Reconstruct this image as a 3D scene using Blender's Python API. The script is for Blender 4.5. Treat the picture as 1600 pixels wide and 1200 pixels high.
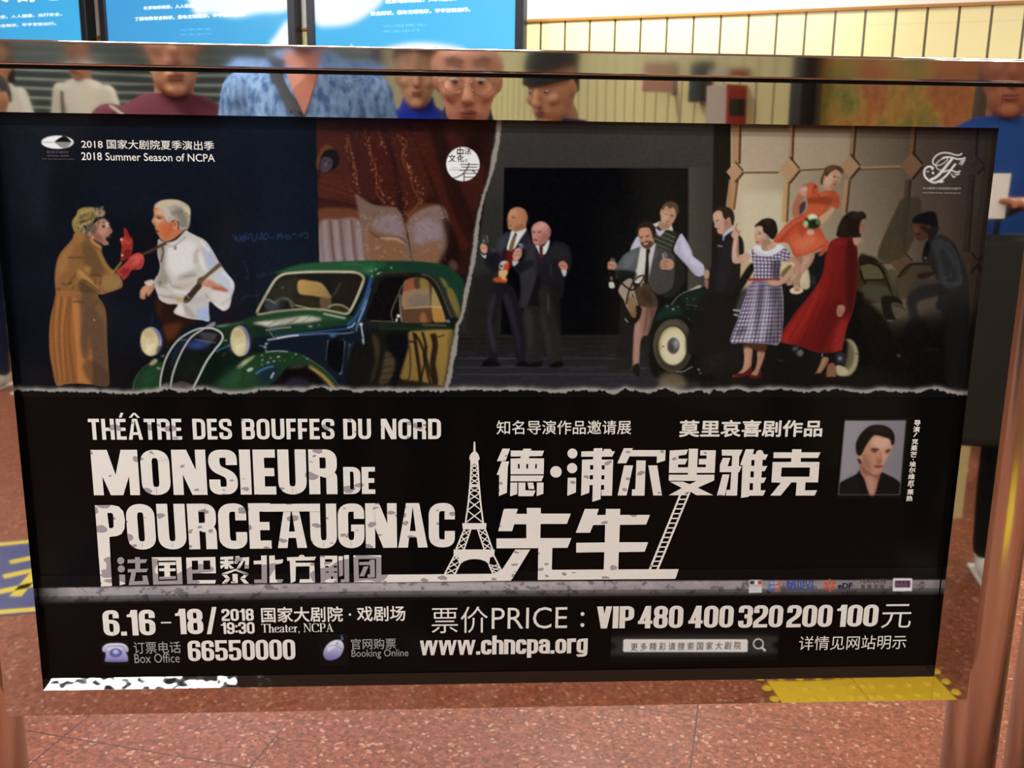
import bpy, bmesh, math, random
import numpy as np
from mathutils import Vector, Matrix
from mathutils.geometry import tessellate_polygon
S = bpy.context.scene
COL = S.collection
for o in list(bpy.data.objects): bpy.data.objects.remove(o)
# ================================================================ camera
CAM = np.array([-0.05865538, -1.18265174, 1.30889822])
FW = np.array([0.0566483, 0.97349297, -0.22159061]); FW /= np.linalg.norm(FW)
RT = np.array([0.99839353, -0.05497916, 0.01369855]); RT -= FW * (RT @ FW); RT /= np.linalg.norm(RT)
UP = np.cross(RT, FW)
FPX = 1563.648                                   # focal length in pixels of the 1600 px wide frame
cam = bpy.data.cameras.new('camera'); cam_o = bpy.data.objects.new('camera', cam); COL.objects.link(cam_o)
cam.sensor_width = 36; cam.lens = 36 * FPX / 1600; cam.clip_start = .01
M = Matrix.Identity(4)
for i in range(3): M[i][0], M[i][1], M[i][2], M[i][3] = RT[i], UP[i], -FW[i], CAM[i]
cam_o.matrix_world = M
cam.dof.use_dof = True; cam.dof.focus_distance = 1.2; cam.dof.aperture_fstop = 17
S.camera = cam_o
# ================================================================ world, exposure
w = bpy.data.worlds.new('world'); S.world = w; w.use_nodes = True
w.node_tree.nodes['Background'].inputs[0].default_value = (.9, .92, 1, 1); w.node_tree.nodes['Background'].inputs[1].default_value = .05
S.view_settings.view_transform = 'Standard'; S.view_settings.look = 'None'; S.view_settings.gamma = 1
S.view_settings.exposure = 0.0
# ceiling lamps of the station: place and power; each lamp's light is made in its builder
LAMPS = [(-1.6, 4.3, 60), (.75, 4.1, 66), (4.2, 2.2, 60), (-4.6, 3.6, 60), (-.45, .12, 30), (2.0, 1.5, 34), (-1.5, -1.36, 58), (2.4, -2.2, 42), (-3.6, -2.0, 36), (-3.6, -4.6, 44), (-.6, -4.6, 44), (3.4, -4.2, 40), (-4.6, -7.2, 40), (-1.2, -7.2, 44)]
CEIL = 3.05
LAMP_YAW = math.radians(-4)
# ================================================================ helpers
def link(o): COL.objects.link(o); return o
def tag(o, label=None, cat=None, group=None, kind=None):
    if label: o['label'] = label
    if cat: o['category'] = cat
    if group: o['group'] = group
    if kind: o['kind'] = kind
    return o
def empty(name, loc, rz=0, **k):
    o = bpy.data.objects.new(name, None); o.location = loc; o.rotation_euler = (0, 0, rz); o.empty_display_size = .1
    return tag(link(o), **k)
def mesh(name, verts, faces, m, parent=None, smooth=False, **k):
    me = bpy.data.meshes.new(name); me.from_pydata([tuple(v) for v in verts], [], [tuple(f) for f in faces])
    if m: me.materials.append(m)
    if smooth: me.polygons.foreach_set('use_smooth', [True] * len(me.polygons))
    o = link(bpy.data.objects.new(name, me)); o.parent = parent
    return tag(o, **k)
def bobj(name, bm, m, parent=None, smooth=False, **k):
    me = bpy.data.meshes.new(name); bmesh.ops.recalc_face_normals(bm, faces=bm.faces); bm.to_mesh(me); bm.free()
    if m: me.materials.append(m)
    if smooth: me.polygons.foreach_set('use_smooth', [True] * len(me.polygons))
    o = link(bpy.data.objects.new(name, me)); o.parent = parent
    return tag(o, **k)
def add_box(bm, c, s, bev=0, rot=None, seg=3):
    r = bmesh.ops.create_cube(bm, size=1); v = r['verts']
    T = Matrix.Translation(c) @ (rot or Matrix.Identity(4)) @ Matrix.Diagonal((*s, 1))
    bmesh.ops.transform(bm, matrix=T, verts=v)
    if bev:
        e = list({e for q in v for e in q.link_edges})
        bmesh.ops.bevel(bm, geom=e, offset=bev, segments=seg, profile=.5, affect='EDGES')
def box(name, c, s, m, parent=None, bev=0, rot=None, **k):
    bm = bmesh.new(); add_box(bm, c, s, bev, rot); return bobj(name, bm, m, parent, False, **k)
def add_lathe(bm, prof, c=(0, 0, 0), seg=40):
    rings = [[bm.verts.new((c[0] + r * math.cos(2 * math.pi * i / seg), c[1] + r * math.sin(2 * math.pi * i / seg), c[2] + z)) for i in range(seg)] for r, z in prof]
    for a, b in zip(rings, rings[1:]):
        for i in range(seg): bm.faces.new((a[i], a[(i + 1) % seg], b[(i + 1) % seg], b[i]))
    bm.faces.new(rings[0]); bm.faces.new(rings[-1])
def add_tube(bm, pts, r, seg=10):
    pts = [Vector(p) for p in pts]; n = len(pts); rings = []
    for i, p in enumerate(pts):
        d = (pts[min(i + 1, n - 1)] - pts[max(i - 1, 0)]).normalized(); a = d.orthogonal().normalized() if i == 0 else (a - d * a.dot(d)).normalized()
        b = d.cross(a); rr = r[i] if isinstance(r, (list, tuple)) else r
        rings.append([bm.verts.new(p + (a * math.cos(2 * math.pi * k / seg) + b * math.sin(2 * math.pi * k / seg)) * rr) for k in range(seg)])
    for u, v in zip(rings, rings[1:]):
        for k in range(seg): bm.faces.new((u[k], u[(k + 1) % seg], v[(k + 1) % seg], v[k]))
    bm.faces.new(rings[0]); bm.faces.new(rings[-1])
def lin(h): 
    c = np.array([int(h[i:i + 2], 16) for i in (0, 2, 4)]) / 255.
    return np.where(c <= .04045, c / 12.92, ((c + .055) / 1.055) ** 2.4)
MATS = {}
def mat(name, col, rough=.5, metal=0, spec=.5, emit=None, es=0, coat=0):
    if name in MATS: return MATS[name]
    m = bpy.data.materials.new(name); m.use_nodes = True; MATS[name] = m
    b = m.node_tree.nodes['Principled BSDF']; c = lin(col) if isinstance(col, str) else col
    b.inputs['Base Color'].default_value = (*c, 1); b.inputs['Roughness'].default_value = rough; b.inputs['Metallic'].default_value = metal; b.inputs['Specular IOR Level'].default_value = spec
    if coat: b.inputs['Coat Weight'].default_value = coat; b.inputs['Coat Roughness'].default_value = .05
    if emit: b.inputs['Emission Color'].default_value = (*lin(emit), 1); b.inputs['Emission Strength'].default_value = es
    return m
class N:                                          # tiny node-graph helper
    def __init__(s, m): s.t = m.node_tree; s.b = s.t.nodes['Principled BSDF']
    def n(s, kind, **k):
        q = s.t.nodes.new(kind)
        for a, v in k.items():
            if a.startswith('_'): setattr(q, a[1:], v)
            elif a.startswith('i'): s.put(q.inputs[int(a[1:])], v)
        return q
    def put(s, inp, v):
        if isinstance(v, bpy.types.NodeSocket): s.t.links.new(v, inp)
        elif v is not None: inp.default_value = v
    def math(s, op, a, b=None, c=None):
        q = s.n('ShaderNodeMath', _operation=op)
        for i, v in enumerate((a, b, c)): s.put(q.inputs[i], v)
        return q.outputs[0]
    def ramp(s, f, stops, interp='LINEAR'):
        q = s.n('ShaderNodeValToRGB', i0=f); r = q.color_ramp; r.interpolation = interp
        while len(r.elements) < len(stops): r.elements.new(.5)
        for e, (p, c) in zip(r.elements, stops): e.position = p; e.color = (*(lin(c) if isinstance(c, str) else (c, c, c)), 1)
        return q.outputs[0]
    def mix(s, f, a, b, bt='MIX'):
        q = s.n('ShaderNodeMix', _data_type='RGBA', _blend_type=bt); s.put(q.inputs[0], f)
        for i, v in ((6, a), (7, b)): s.put(q.inputs[i], (*lin(v), 1) if isinstance(v, str) else v)
        return q.outputs[2]
    def coord(s, which='Object', scale=(1, 1, 1), rot=(0, 0, 0)):
        t = s.n('ShaderNodeTexCoord'); p = s.n('ShaderNodeMapping', i0=t.outputs[which]); p.inputs['Scale'].default_value = scale; p.inputs['Rotation'].default_value = rot
        return p.outputs[0]
    def noise(s, v, scale, detail=3, rough=.5): q = s.n('ShaderNodeTexNoise', i0=v); q.inputs['Scale'].default_value = scale; q.inputs['Detail'].default_value = detail; q.inputs['Roughness'].default_value = rough; return q.outputs[0]
    def bump(s, h, st, dist=.01): q = s.n('ShaderNodeBump'); q.inputs['Strength'].default_value = st; q.inputs['Distance'].default_value = dist; s.put(q.inputs['Height'], h); s.t.links.new(q.outputs[0], s.b.inputs['Normal'])
def ray(x, y): return FW + RT * (x - 800) / FPX - UP * (y - 600) / FPX
# ================================================================ materials
def m_floor():
    m = mat('red_granite', 'a4685a', .4, spec=.25); g = N(m); v = g.coord('Object', rot=(0, 0, math.radians(17)))
    vo = g.n('ShaderNodeTexVoronoi', i0=v); vo.inputs['Scale'].default_value = 125
    sp = g.n('ShaderNodeSeparateColor', i0=vo.outputs['Color']).outputs[0]
    c = g.ramp(sp, [(0, '52281c'), (.25, '7c3e29'), (.6, '965036'), (.86, 'a8684e'), (.955, 'cca084'), (1, 'e8d4c0')], 'CONSTANT')
    c2 = g.ramp(g.noise(v, 60, 4), [(.3, '6c3423'), (.7, 'a05e42')]); c = g.mix(.4, c, c2)
    c = g.mix(g.math('MULTIPLY', g.noise(v, 2.2), .3), c, '9a624e')
    x = g.n('ShaderNodeSeparateXYZ', i0=v)
    def line(o, off): f = g.math('FRACT', g.math('ADD', g.math('DIVIDE', o, SLAB), off)); return g.math('LESS_THAN', g.math('ABSOLUTE', g.math('SUBTRACT', f, .5)), .0042)
    k = g.math('MAXIMUM', line(x.outputs[0], FLOOR_OFF[0]), line(x.outputs[1], FLOOR_OFF[1]))
    k = g.math('MULTIPLY', k, g.ramp(g.noise(v, 1.3, 2), [(.42, .12), (.56, .95)])); c = g.mix(k, c, '4a2e26'); g.put(g.b.inputs['Base Color'], c); g.put(g.b.inputs['Roughness'], g.math('ADD', g.math('MULTIPLY', g.noise(v, 7), .2), .36))
    return m
_s = math.radians(17)
def frot(x, y): return (x * math.cos(_s) - y * math.sin(_s), x * math.sin(_s) + y * math.cos(_s))
_a, _b = frot(.498, .879), frot(-.94, .92)
SLAB = .467
FLOOR_OFF = (.5 - (_a[0] / SLAB) % 1, .5 - (_b[1] / SLAB) % 1)
def m_tiles(name, base, off):
    m = mat(name, base, .22, spec=.5); g = N(m); t = g.n('ShaderNodeTexCoord'); x = g.n('ShaderNodeSeparateXYZ', i0=t.outputs['Object'])
    fx = g.math('FRACT', g.math('ADD', g.math('DIVIDE', x.outputs[0], .1515), off)); kx = g.math('LESS_THAN', g.math('ABSOLUTE', g.math('SUBTRACT', fx, .5)), .042)
    fz = g.math('FRACT', g.math('DIVIDE', x.outputs[2], .60)); kz = g.math('LESS_THAN', g.math('ABSOLUTE', g.math('SUBTRACT', fz, .35)), .004)
    c = g.mix(g.noise(t.outputs['Object'], 1.7), base, 'e6d9a0')
    c = g.mix(g.math('MAXIMUM', g.math('MULTIPLY', kz, .12), kx), c, '5a4a30'); g.put(g.b.inputs['Base Color'], c)
    g.bump(g.math('SUBTRACT', 1, kx), .3, .004); return m
def m_steel(name, col, rough, wav=.02, brushed=None):
    m = mat(name, col, rough, 1); g = N(m); v = g.coord('Object')
    h = g.noise(v, 5, 1)
    g.bump(h, wav, .01)
    if brushed:
        q = g.noise(g.coord('Object', brushed), 60, 3); g.put(g.b.inputs['Roughness'], g.math('ADD', g.math('MULTIPLY', q, .14), rough - .05))
    return m
STEEL = m_steel('polished_steel', 'd6d0c6', .025, .035)
RAIL = m_steel('brushed_rail_steel', 'd2d0cc', .05, .02)
POST = m_steel('post_steel', 'dcd6ca', .2, .0008)
BLACK = mat('black_plastic', '0c0c0c', .5)
WHITE_PAINT = mat('white_plaster', 'e8e2d8', .75)

class Canvas:
    def __init__(s, x0, y0, x1, y1, col):
        s.x0, s.y0 = x0, y0
        s.w, s.h = int(x1 - x0), int(y1 - y0)
        s.a = np.empty((s.h, s.w, 3), np.float32); s.a[:] = hexc(col)
        s.ox, s.oy, s.sc = 0., 0., 1.
        s.clip = None
    def at(s, ox, oy, sc):
        s.ox, s.oy, s.sc = ox, oy, sc
    def pts(s, t):
        v = np.array([float(q) for q in t.split()]).reshape(-1, 2) if isinstance(t, str) else np.array(t, float)
        return v / s.sc + np.array([s.ox - s.x0, s.oy - s.y0])
    def put(s, m, bx, by, col, a, clip):
        h, w = m.shape
        X0, Y0 = max(bx, 0), max(by, 0); X1, Y1 = min(bx + w, s.w), min(by + h, s.h)
        if X1 <= X0 or Y1 <= Y0: return
        m = m[Y0 - by:Y1 - by, X0 - bx:X1 - bx] * a
        if clip and s.clip is not None: m = m * s.clip[Y0:Y1, X0:X1]
        if isinstance(col, tuple):
            c0, c1, gx0, gy0, gx1, gy1 = col
            g0 = s.pts([[gx0, gy0]])[0]; g1 = s.pts([[gx1, gy1]])[0]; d = g1 - g0
            yy, xx = np.mgrid[Y0:Y1, X0:X1]
            t = np.clip(((xx - g0[0]) * d[0] + (yy - g0[1]) * d[1]) / max(d @ d, 1e-6), 0, 1)[..., None]
            c = hexc(c0) * (1 - t) + hexc(c1) * t
        else: c = hexc(col)
        s.a[Y0:Y1, X0:X1] += (c - s.a[Y0:Y1, X0:X1]) * m[..., None]
    def raster(s, v, f):
        if .9 < f < 9: f = .9 + (f - .9) * .5
        pad = int(f * 2.5) + 2
        bx, by = int(np.floor(v[:, 0].min())) - pad, int(np.floor(v[:, 1].min())) - pad
        w, h = int(np.ceil(v[:, 0].max())) + pad - bx, int(np.ceil(v[:, 1].max())) + pad - by
        A = 4
        m = np.zeros((h * A, w * A), np.float32)
        x = (v[:, 0] - bx) * A; y = (v[:, 1] - by) * A
        x2, y2 = np.roll(x, -1), np.roll(y, -1)
        for r in range(max(int(y.min()), 0), min(int(y.max()) + 1, h * A)):
            yc = r + .5
            k = (y <= yc) != (y2 <= yc)
            if not k.any(): continue
            xs = np.sort(x[k] + (yc - y[k]) / (y2[k] - y[k]) * (x2[k] - x[k]))
            for i in range(0, len(xs) - 1, 2):
                i0, i1 = max(int(xs[i] + .5), 0), int(xs[i + 1] + .5)
                m[r, i0:i1] = 1
        m = m.reshape(h, A, w, A).mean((1, 3))
        return (blur(m, f) if f > .3 else m), bx, by
    def P(s, col, t, f=.5, a=1., sm=1, c=0, k=0):
        v = s.pts(t)
        if sm: v = catmull(v, True)
        m, bx, by = s.raster(v, f)
        s.put(m, bx, by, col, a, c)
        if k:
            s.clip = np.zeros((s.h, s.w), np.float32)
            X0, Y0 = max(bx, 0), max(by, 0); X1, Y1 = min(bx + m.shape[1], s.w), min(by + m.shape[0], s.h)
            s.clip[Y0:Y1, X0:X1] = m[Y0 - by:Y1 - by, X0 - bx:X1 - bx]
    def L(s, col, t, w, f=.5, a=1., sm=1, c=0, tp=0):
        v = s.pts(t)
        if sm and len(v) > 2: v = catmull(v, False)
        d = np.gradient(v, axis=0); d /= np.maximum(np.hypot(d[:, 0], d[:, 1]), 1e-6)[:, None]
        n = np.stack([-d[:, 1], d[:, 0]], 1)
        q = np.linspace(0, 1, len(v))
        ww = (w / 2 * ((1 - q) if tp == 1 else np.sin(np.pi * np.clip(q, .04, .96)) if tp == 2 else np.ones(len(v))))[:, None]
        m, bx, by = s.raster(np.concatenate([v + n * ww, (v - n * ww)[::-1]]), f)
        s.put(m, bx, by, col, a, c)
    def E(s, col, cx, cy, rx, ry, rot=0, f=.5, a=1., c=0, k=0):
        t = np.linspace(0, 2 * np.pi, 28, endpoint=False); r = np.radians(rot)
        x, y = rx * np.cos(t), ry * np.sin(t)
        s.P(col, np.stack([cx + x * np.cos(r) - y * np.sin(r), cy + x * np.sin(r) + y * np.cos(r)], 1), f, a, 0, c, k)
def hexc(h): return np.array([int(h[i:i + 2], 16) for i in (0, 2, 4)], np.float32)
def blur(m, f):
    r = int(f * 2.5) + 1
    k = np.exp(-.5 * (np.arange(-r, r + 1) / f) ** 2); k /= k.sum()
    p = np.pad(m, ((r, r), (0, 0))); m = sum(k[i] * p[i:i + m.shape[0]] for i in range(2 * r + 1))
    p = np.pad(m, ((0, 0), (r, r))); return sum(k[i] * p[:, i:i + m.shape[1]] for i in range(2 * r + 1))
def catmull(v, closed, n=5):
    if len(v) < 3: return v
    if closed: P0, P1, P2, P3 = np.roll(v, 1, 0), v, np.roll(v, -1, 0), np.roll(v, -2, 0)
    else:
        e = np.concatenate([[2 * v[0] - v[1]], v, [2 * v[-1] - v[-2]]]); P0, P1, P2, P3 = e[:-3], e[1:-2], e[2:-1], e[3:]
    out = []
    for i in range(n):
        t = i / n
        out.append(.5 * (2 * P1 + (P2 - P0) * t + (2 * P0 - 5 * P1 + 4 * P2 - P3) * t * t + (3 * P1 - P0 - 3 * P2 + P3) * t ** 3))
    o = np.stack(out, 1).reshape(-1, 2)
    return o if closed else np.concatenate([o, v[-1:]])
def vnoise(h, w, sx, sy, seed):
    r = np.random.RandomState(seed); gh, gw = int(h / sy) + 3, int(w / sx) + 3
    g = r.rand(gh, gw).astype(np.float32)
    y, x = np.arange(h) / sy, np.arange(w) / sx
    iy, ix = y.astype(int), x.astype(int); fy, fx = (y - iy)[:, None], (x - ix)[None]
    fy, fx = fy * fy * (3 - 2 * fy), fx * fx * (3 - 2 * fx)
    a, b = g[iy][:, ix], g[iy][:, ix + 1]; c, d = g[iy + 1][:, ix], g[iy + 1][:, ix + 1]
    return (a * (1 - fx) + b * fx) * (1 - fy) + (c * (1 - fx) + d * fx) * fy
TEAR = [(-40, 611), (25, 609), (60, 611), (120, 611), (200, 615), (240, 613), (262, 607), (280, 613), (300, 610), (320, 606), (335, 613), (365, 616), (400, 611), (410, 609), (455, 610), (475, 611), (500, 605), (515, 610), (540, 609), (560, 613), (575, 610), (600, 610), (640, 612), (655, 609), (690, 611), (740, 608), (770, 611), (820, 609), (870, 614), (900, 610), (940, 610), (960, 615), (975, 607), (1010, 614), (1030, 609), (1040, 607), (1060, 614), (1080, 612), (1095, 610), (1107, 615), (1115, 608), (1130, 612), (1150, 607), (1170, 612), (1190, 610), (1220, 607), (1240, 611), (1260, 613), (1290, 609), (1310, 608), (1335, 614), (1355, 614), (1375, 608), (1400, 612), (1430, 613), (1450, 608), (1465, 608), (1480, 613), (1500, 616), (1640, 617)]
SPLIT_L = '776 160 776 194 774 220 768 248 764 274 754 304 746 334 741 364 738 392 732.5 427 726 452 722.5 477 718.7 496 712.5 506 709 530 705 550 702.5 565 699 586 694 607 692 620'
SPLIT_R = '784 160 784 194 781 220 776 250 768 278 758 306 751 334 748 364 745.5 390 740 420 733 455 728 480 723 498 717 510 713 555 709 565 706 590 700 607 698 620'
def paint_stage():
    C = Canvas(-60, 165, 1600, 640, '10141c')
    P, L, E, at = C.P, C.L, C.E, C.at
    # ---- left backdrop: dark blue board, chalk scribbles
    n = vnoise(C.h, C.w, 90, 70, 3)[..., None]
    C.a += (n - .5) * np.array([6, 8, 12], np.float32)
    at(0, 0, 1)
    P('0f1622', '150 180 500 180 500 420 380 470 300 430 330 330 250 300 170 320', 30, .6)
    P('1c2028', '25 190 110 190 75 260 60 340 20 330', 16, .55); P('22262f', '66 262 80 258 74 300 78 352 95 358 50 360 52 320', 9, .4)  # paler patches: reflection on the glossy film, painted into the print
    P('120f10', '60 560 420 560 420 620 20 620', 25, .6, 0)
    at(340, 340, 8.57)
    for t in ('190 250 215 230 240 300 245 215 250 320', '255 250 275 320 300 300 300 230', '310 250 330 320 345 230 370 320 385 200', '380 250 410 290 430 220 460 230 470 300 510 310 530 210', '540 260 580 290 590 200 620 300', '620 250 650 205 680 250 640 290 610 280', '700 270 760 265', '800 290 810 220 830 260 850 210 870 290', '890 260 930 230 930 290 980 280 950 230', '990 240 1030 210 1060 250', '1080 240 1120 250 1110 200', '1130 240 1180 195 1210 230 1200 270 1160 275'):
        L('2c4688', t, 1.1, .5, .8)
    for t in ('345 575 400 700 410 820 375 800 365 760', '520 740 530 800 560 770 570 810', '590 740 600 800 630 740 650 790', '690 720 720 780', '310 1115 350 1075 400 1050 560 1045', '520 1000 540 1180'):
        L('3a4260', t, .9, .5, .7)
    at(0, 0, 1)
    # ---- curtain
    P('2e1410', '493 160 790 160 770 270 745 370 735 430 499 412', .6, 1, 0, 0, 1)
    at(480, 190, 5)
    def F(col, t, f=2., a=.8): P(col, t, f, a, 1, 1)
    F('4c2016', '60 40 290 40 330 300 375 560 240 420 80 400 60 200', 5, .9); F('5a2618', '110 420 250 420 380 560 380 640 90 590', 3, .8)
    F('3a1712', '80 590 390 620 400 690 85 660', 3); F('7a4426', '85 680 400 690 420 790 240 760 90 800', 4)
    P(('8a6e66', '8f7f84', 90, 820, 110, 1100), '90 800 240 760 410 780 470 1100 95 1105', 2.5, .95, 1, 1)
    for x in (170, 250, 340, 420): F('5e3c30', '%d 790 %d 790 %d 1000 %d 1100 %d 1100' % (x, x + 18, x + 40, x + 55, x + 30), 1.6, .7)
    for x in (120, 205, 300, 385): F('a28c88', '%d 800 %d 800 %d 1000 %d 1100 %d 1100' % (x, x + 35, x + 50, x + 68, x + 28), 2, .6)
    F('451c14', '290 60 430 60 520 300 560 600 380 560 340 300', 4, .8); F('481a12', '440 60 600 60 680 300 720 640 560 620 520 300', 4, .8)
    F('4c1d14', '610 60 810 60 900 300 960 560 760 740 720 560 680 300', 4, .8); F('2c120e', '590 60 630 60 720 430 760 720 700 640 660 330', 3, .6)
    F('4a1a12', '820 40 960 60 1080 400 1200 640 1300 900 1200 1000 1100 800 960 440', 4, .8)
    F('4a1c14', '1070 40 1150 60 1300 300 1390 380 1330 700 1220 560 1140 330', 5, .6); F('22100c', '960 60 1060 60 1180 500 1320 840 1290 980 1160 760 1020 330', 4, .7)
    F('1c0e0b', '1300 60 1440 60 1400 200 1330 330 1250 160', 6, .7); F('6a3a22', '760 720 900 640 1050 650 1020 690 880 700 780 790', 2, .7)
    P(('7a5f50', '80604e', 400, 600, 560, 1080), '372 566 420 590 520 650 700 680 770 820 800 960 820 1100 470 1100 430 860 400 700', 2, .95, 1, 1)
    F('8d7c86', '540 760 690 730 760 900 640 880 520 830', 5, .7); F('8a5a34', '470 850 560 900 700 930 790 1080 480 1090', 4, .75)
    F('5a3628', '470 840 560 890 720 900 780 960 700 930 560 920', 1.5, .7); F('c0a07a', '560 905 700 905 770 960 690 930 600 925', 1.2, .7)
    P(('8a6c62', '7e604e', 900, 660, 960, 1080), '775 790 880 690 1050 660 1110 800 1100 1000 1030 1110 820 1110 790 880', 2.5, .95, 1, 1)
    F('94808c', '850 800 1000 760 1060 880 960 960 840 940', 6, .7); F('8a5d3c', '830 1020 960 930 1040 960 1010 1100 840 1100', 4, .7)
    F('1e0f0c', '1060 740 1170 900 1180 1110 1030 1110 1090 960', 5, .85)
    F('7a5646', '1110 1090 1160 1090 1170 1160 1120 1150', 3, .6)
    rs = np.random.RandomState(5)
    for x0, y0, x1, y1, k in ((310, 110, 400, 560, 26), (450, 60, 600, 630, 34), (555, 100, 610, 240, 8), (720, 110, 800, 420, 16), (760, 560, 790, 760, 10), (800, 330, 910, 640, 22), (640, 590, 700, 700, 7)):
        for i in range(k):
            t = (i + rs.rand() * .8) / k; cx = x0 + (x1 - x0) * t + rs.randn() * 13; cy = y0 + (y1 - y0) * t
            a = rs.rand() * 6
            L(rs.choice(['a8623a', '8e4f2c', 'b07a50', '7c4a30']), [[cx, cy], [cx + 11 * np.cos(a), cy + 14 * np.sin(a)], [cx + 20 * np.cos(a + .8), cy + 22 * np.sin(a + .8)]], 1.3, .5, .75, 1, 1)
    for t in ('480 200 500 270 540 380 540 480 545 560 600 630', '725 110 780 170 740 260 770 370', '810 440 830 520 870 610 840 680 780 740', '320 120 350 260 390 420 380 500'):
        L('9a5a34', t, 1.5, .6, .6, 1, 1)
    for t in ('600 60 680 330 730 560 790 880 820 1100', '800 40 900 300 1010 560 1100 800', '780 880 800 960 825 1100'): L('20100c', t, 2.2, 1.2, .5, 1, 1)
    L('b89880', '770 790 800 900 822 1090', 1.2, .5, .6, 1, 1)
    for i in range(70):
        cx, cy = rs.uniform(400, 1050), rs.uniform(720, 1090)
        L(rs.choice(['a88a78', '6a4838', '9a7850']), [[cx, cy], [cx + rs.randn() * 14, cy + rs.rand() * 40]], .9, .6, .4, 0, 1)
    P('26100c', '60 20 1500 20 1500 110 1100 90 300 100 60 90', 8, .55, 0, 1)
    for i in range(240):
        cx, cy = rs.uniform(300, 1000), rs.uniform(70, 640); a = rs.rand() * 6.3; L(rs.choice(['6e3420', '5c2a1c', '7c4a30', '381410', '84502f']), [[cx, cy], [cx + 13 * np.cos(a), cy + 16 * np.sin(a)], [cx + 22 * np.cos(a + 1), cy + 26 * np.sin(a + 1)]], 1.4, .7, .4, 1, 1, 1)
    for i in range(150):
        cx, cy = rs.uniform(400, 1080), rs.uniform(690, 1090); a = rs.rand() * 6.3; L(rs.choice(['a8988e', '5a4640', 'b89c74', '70584e', '8a7a80']), [[cx, cy], [cx + 16 * np.cos(a), cy + 12 * np.sin(a)], [cx + 26 * np.cos(a + 1.2), cy + 22 * np.sin(a + 1.2)]], 1.1, .6, .45, 1, 1)
    for x in range(90, 470, 14): L(rs.choice(['6a5048', 'a49490', '8a7468']), '%d 800 %d 950 %d 1100' % (x, x + 10, x + 26), .9, .7, .35, 1, 1)
    for t in ('70 470 200 500 380 570', '70 520 240 560 390 610', '100 430 250 440 360 500', '80 600 250 620 390 660'): L('2c120e', t, 2.5, 1.4, .45, 1, 1); L('7a3c26', ' '.join(str(float(q) - (9 if i % 2 else 0)) for i, q in enumerate(t.split())), 1.6, 1, .4, 1, 1)
    # face peeping through
    P('6e3e20', '70 340 75 300 110 210 160 180 200 210 140 230 100 320 90 380', 1.5, .8); P('171214', '110 270 150 225 220 225 250 280 240 340 180 390 110 395 95 370', 1, 1)
    P('4a3c48', '110 300 140 275 190 290 200 330 170 385 115 395 100 360', 1.2, .95); P('2a2028', '125 305 150 300 150 312 128 316', .7, .8); P('2a2028', '170 315 195 318 190 328 170 326', .7, .8)
    P('6a5460', '140 320 155 318 152 350 138 352', .8, .7)
    # white round badge ground
    E('f4f1ec', 1216, 332, 131, 134, 0, .4)
    L('c8706a', '1110 377 1195 377', .6, .3, .8, 0); L('8a8a8a', '1130 363 1190 363', .9, .4, .6, 0)
    # ---- dark stage behind the tear
    at(0, 0, 1)
    P('181714', '780 160 1142 160 1142 640 690 640 700 600 715 510 730 470 748 370', .5, 1, 0, 0, 1)
    P(('3b3833', '2e2c29', 0, 190, 0, 520), '780 160 1118 160 1112 535 736 535 720 510 750 370', 1, 1, 0, 1)
    P('2c2b26', '735 380 790 300 790 540 715 540', 14, .8, 1, 1)
    P('07070a', '788 261 1075 262 1073 525 782 523', .7, 1, 0, 1)
    P('11100f', '990 300 1072 300 1072 440 960 460', 18, .8, 1, 1); L('57544c', '788 261 1075 262', 1, .5, .7, 0)
    P(('4b443d', '3a3531', 1075, 0, 1118, 0), '1077 262 1118 262 1112 535 1074 535', 1, 1, 0, 1)
    P('1a1613', '736 430 786 420 784 525 726 525', 8, .6, 0, 1)
    P('18130f', '1116 160 1142 160 1134 400 1110 560 1112 400', .8, 1, 0)
    P(('1a1816', '2b2a2f', 0, 523, 0, 600), '700 523 1145 523 1145 640 690 640', 1.5, 1, 0, 1)
    for y, c in ((526, '3a2f26'), (533, '2e2722'), (541, '2a2724'), (560, '3c3b42'), (574, '44424a'), (585, '4a4850')): L(c, '712 %d 1000 %d' % (y, y), 2, 1.2, .6, 0, 1)
    rs = np.random.RandomState(8)
    for i in range(60):
        x, y = rs.uniform(700, 1130), rs.uniform(545, 604); L(rs.choice(['56545e', '26242a', '4a474e']), '%f %f %f %f' % (x, y, x + rs.uniform(8, 40), y + rs.randn() * .6), 1, .8, .5, 0, 1)
    # ---- panelled wall on the right
    P('8a7460', '1142 160 1640 160 1640 640 1142 640', .5, 1, 0, 0, 1)
    P(('ccb894', '40342a', 1180, 400, 1500, 330), '1142 160 1640 160 1640 640 1142 640', .5, 1, 0)
    P('b59c80', '1150 190 1330 190 1330 262 1150 268', 8, .6, 0, 1); P('d8caa4', '1160 300 1225 300 1225 440 1150 440', 8, .7, 0, 1)
    P('4a3c30', '1432 190 1640 190 1640 640 1415 640', 14, .55, 0, 1); P('332a22', '1500 190 1640 190 1640 640 1490 640', 12, .7, 0, 1)
    P('2c231c', '1140 190 1640 190 1640 209 1140 204', 5, .5, 0, 1)
    at(1100, 190, 3.636)
    def wood(t, wd, c0, c1): L(c0, t, wd * 1.35, .6, .95, 0); L(c1, ' '.join(str(float(q) + (wd * 2. if i % 2 == 0 else 0)) for i, q in enumerate(t.split())), 3.4, .6, .95, 0)
    wood('185 20 180 240', 11, 'b0855c', '4a2f1a'); wood('170 330 148 500', 11, 'b5885c', '7a5230')
    wood('500 20 492 220', 5, 'a88660', '4c3018'); wood('852 20 838 210', 6, '8c6a48', '3c2514'); wood('1195 20 1180 200', 6, '6a4c34', '2e1d12'); wood('1545 20 1535 200', 6, '3a2c22', '221812')
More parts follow.
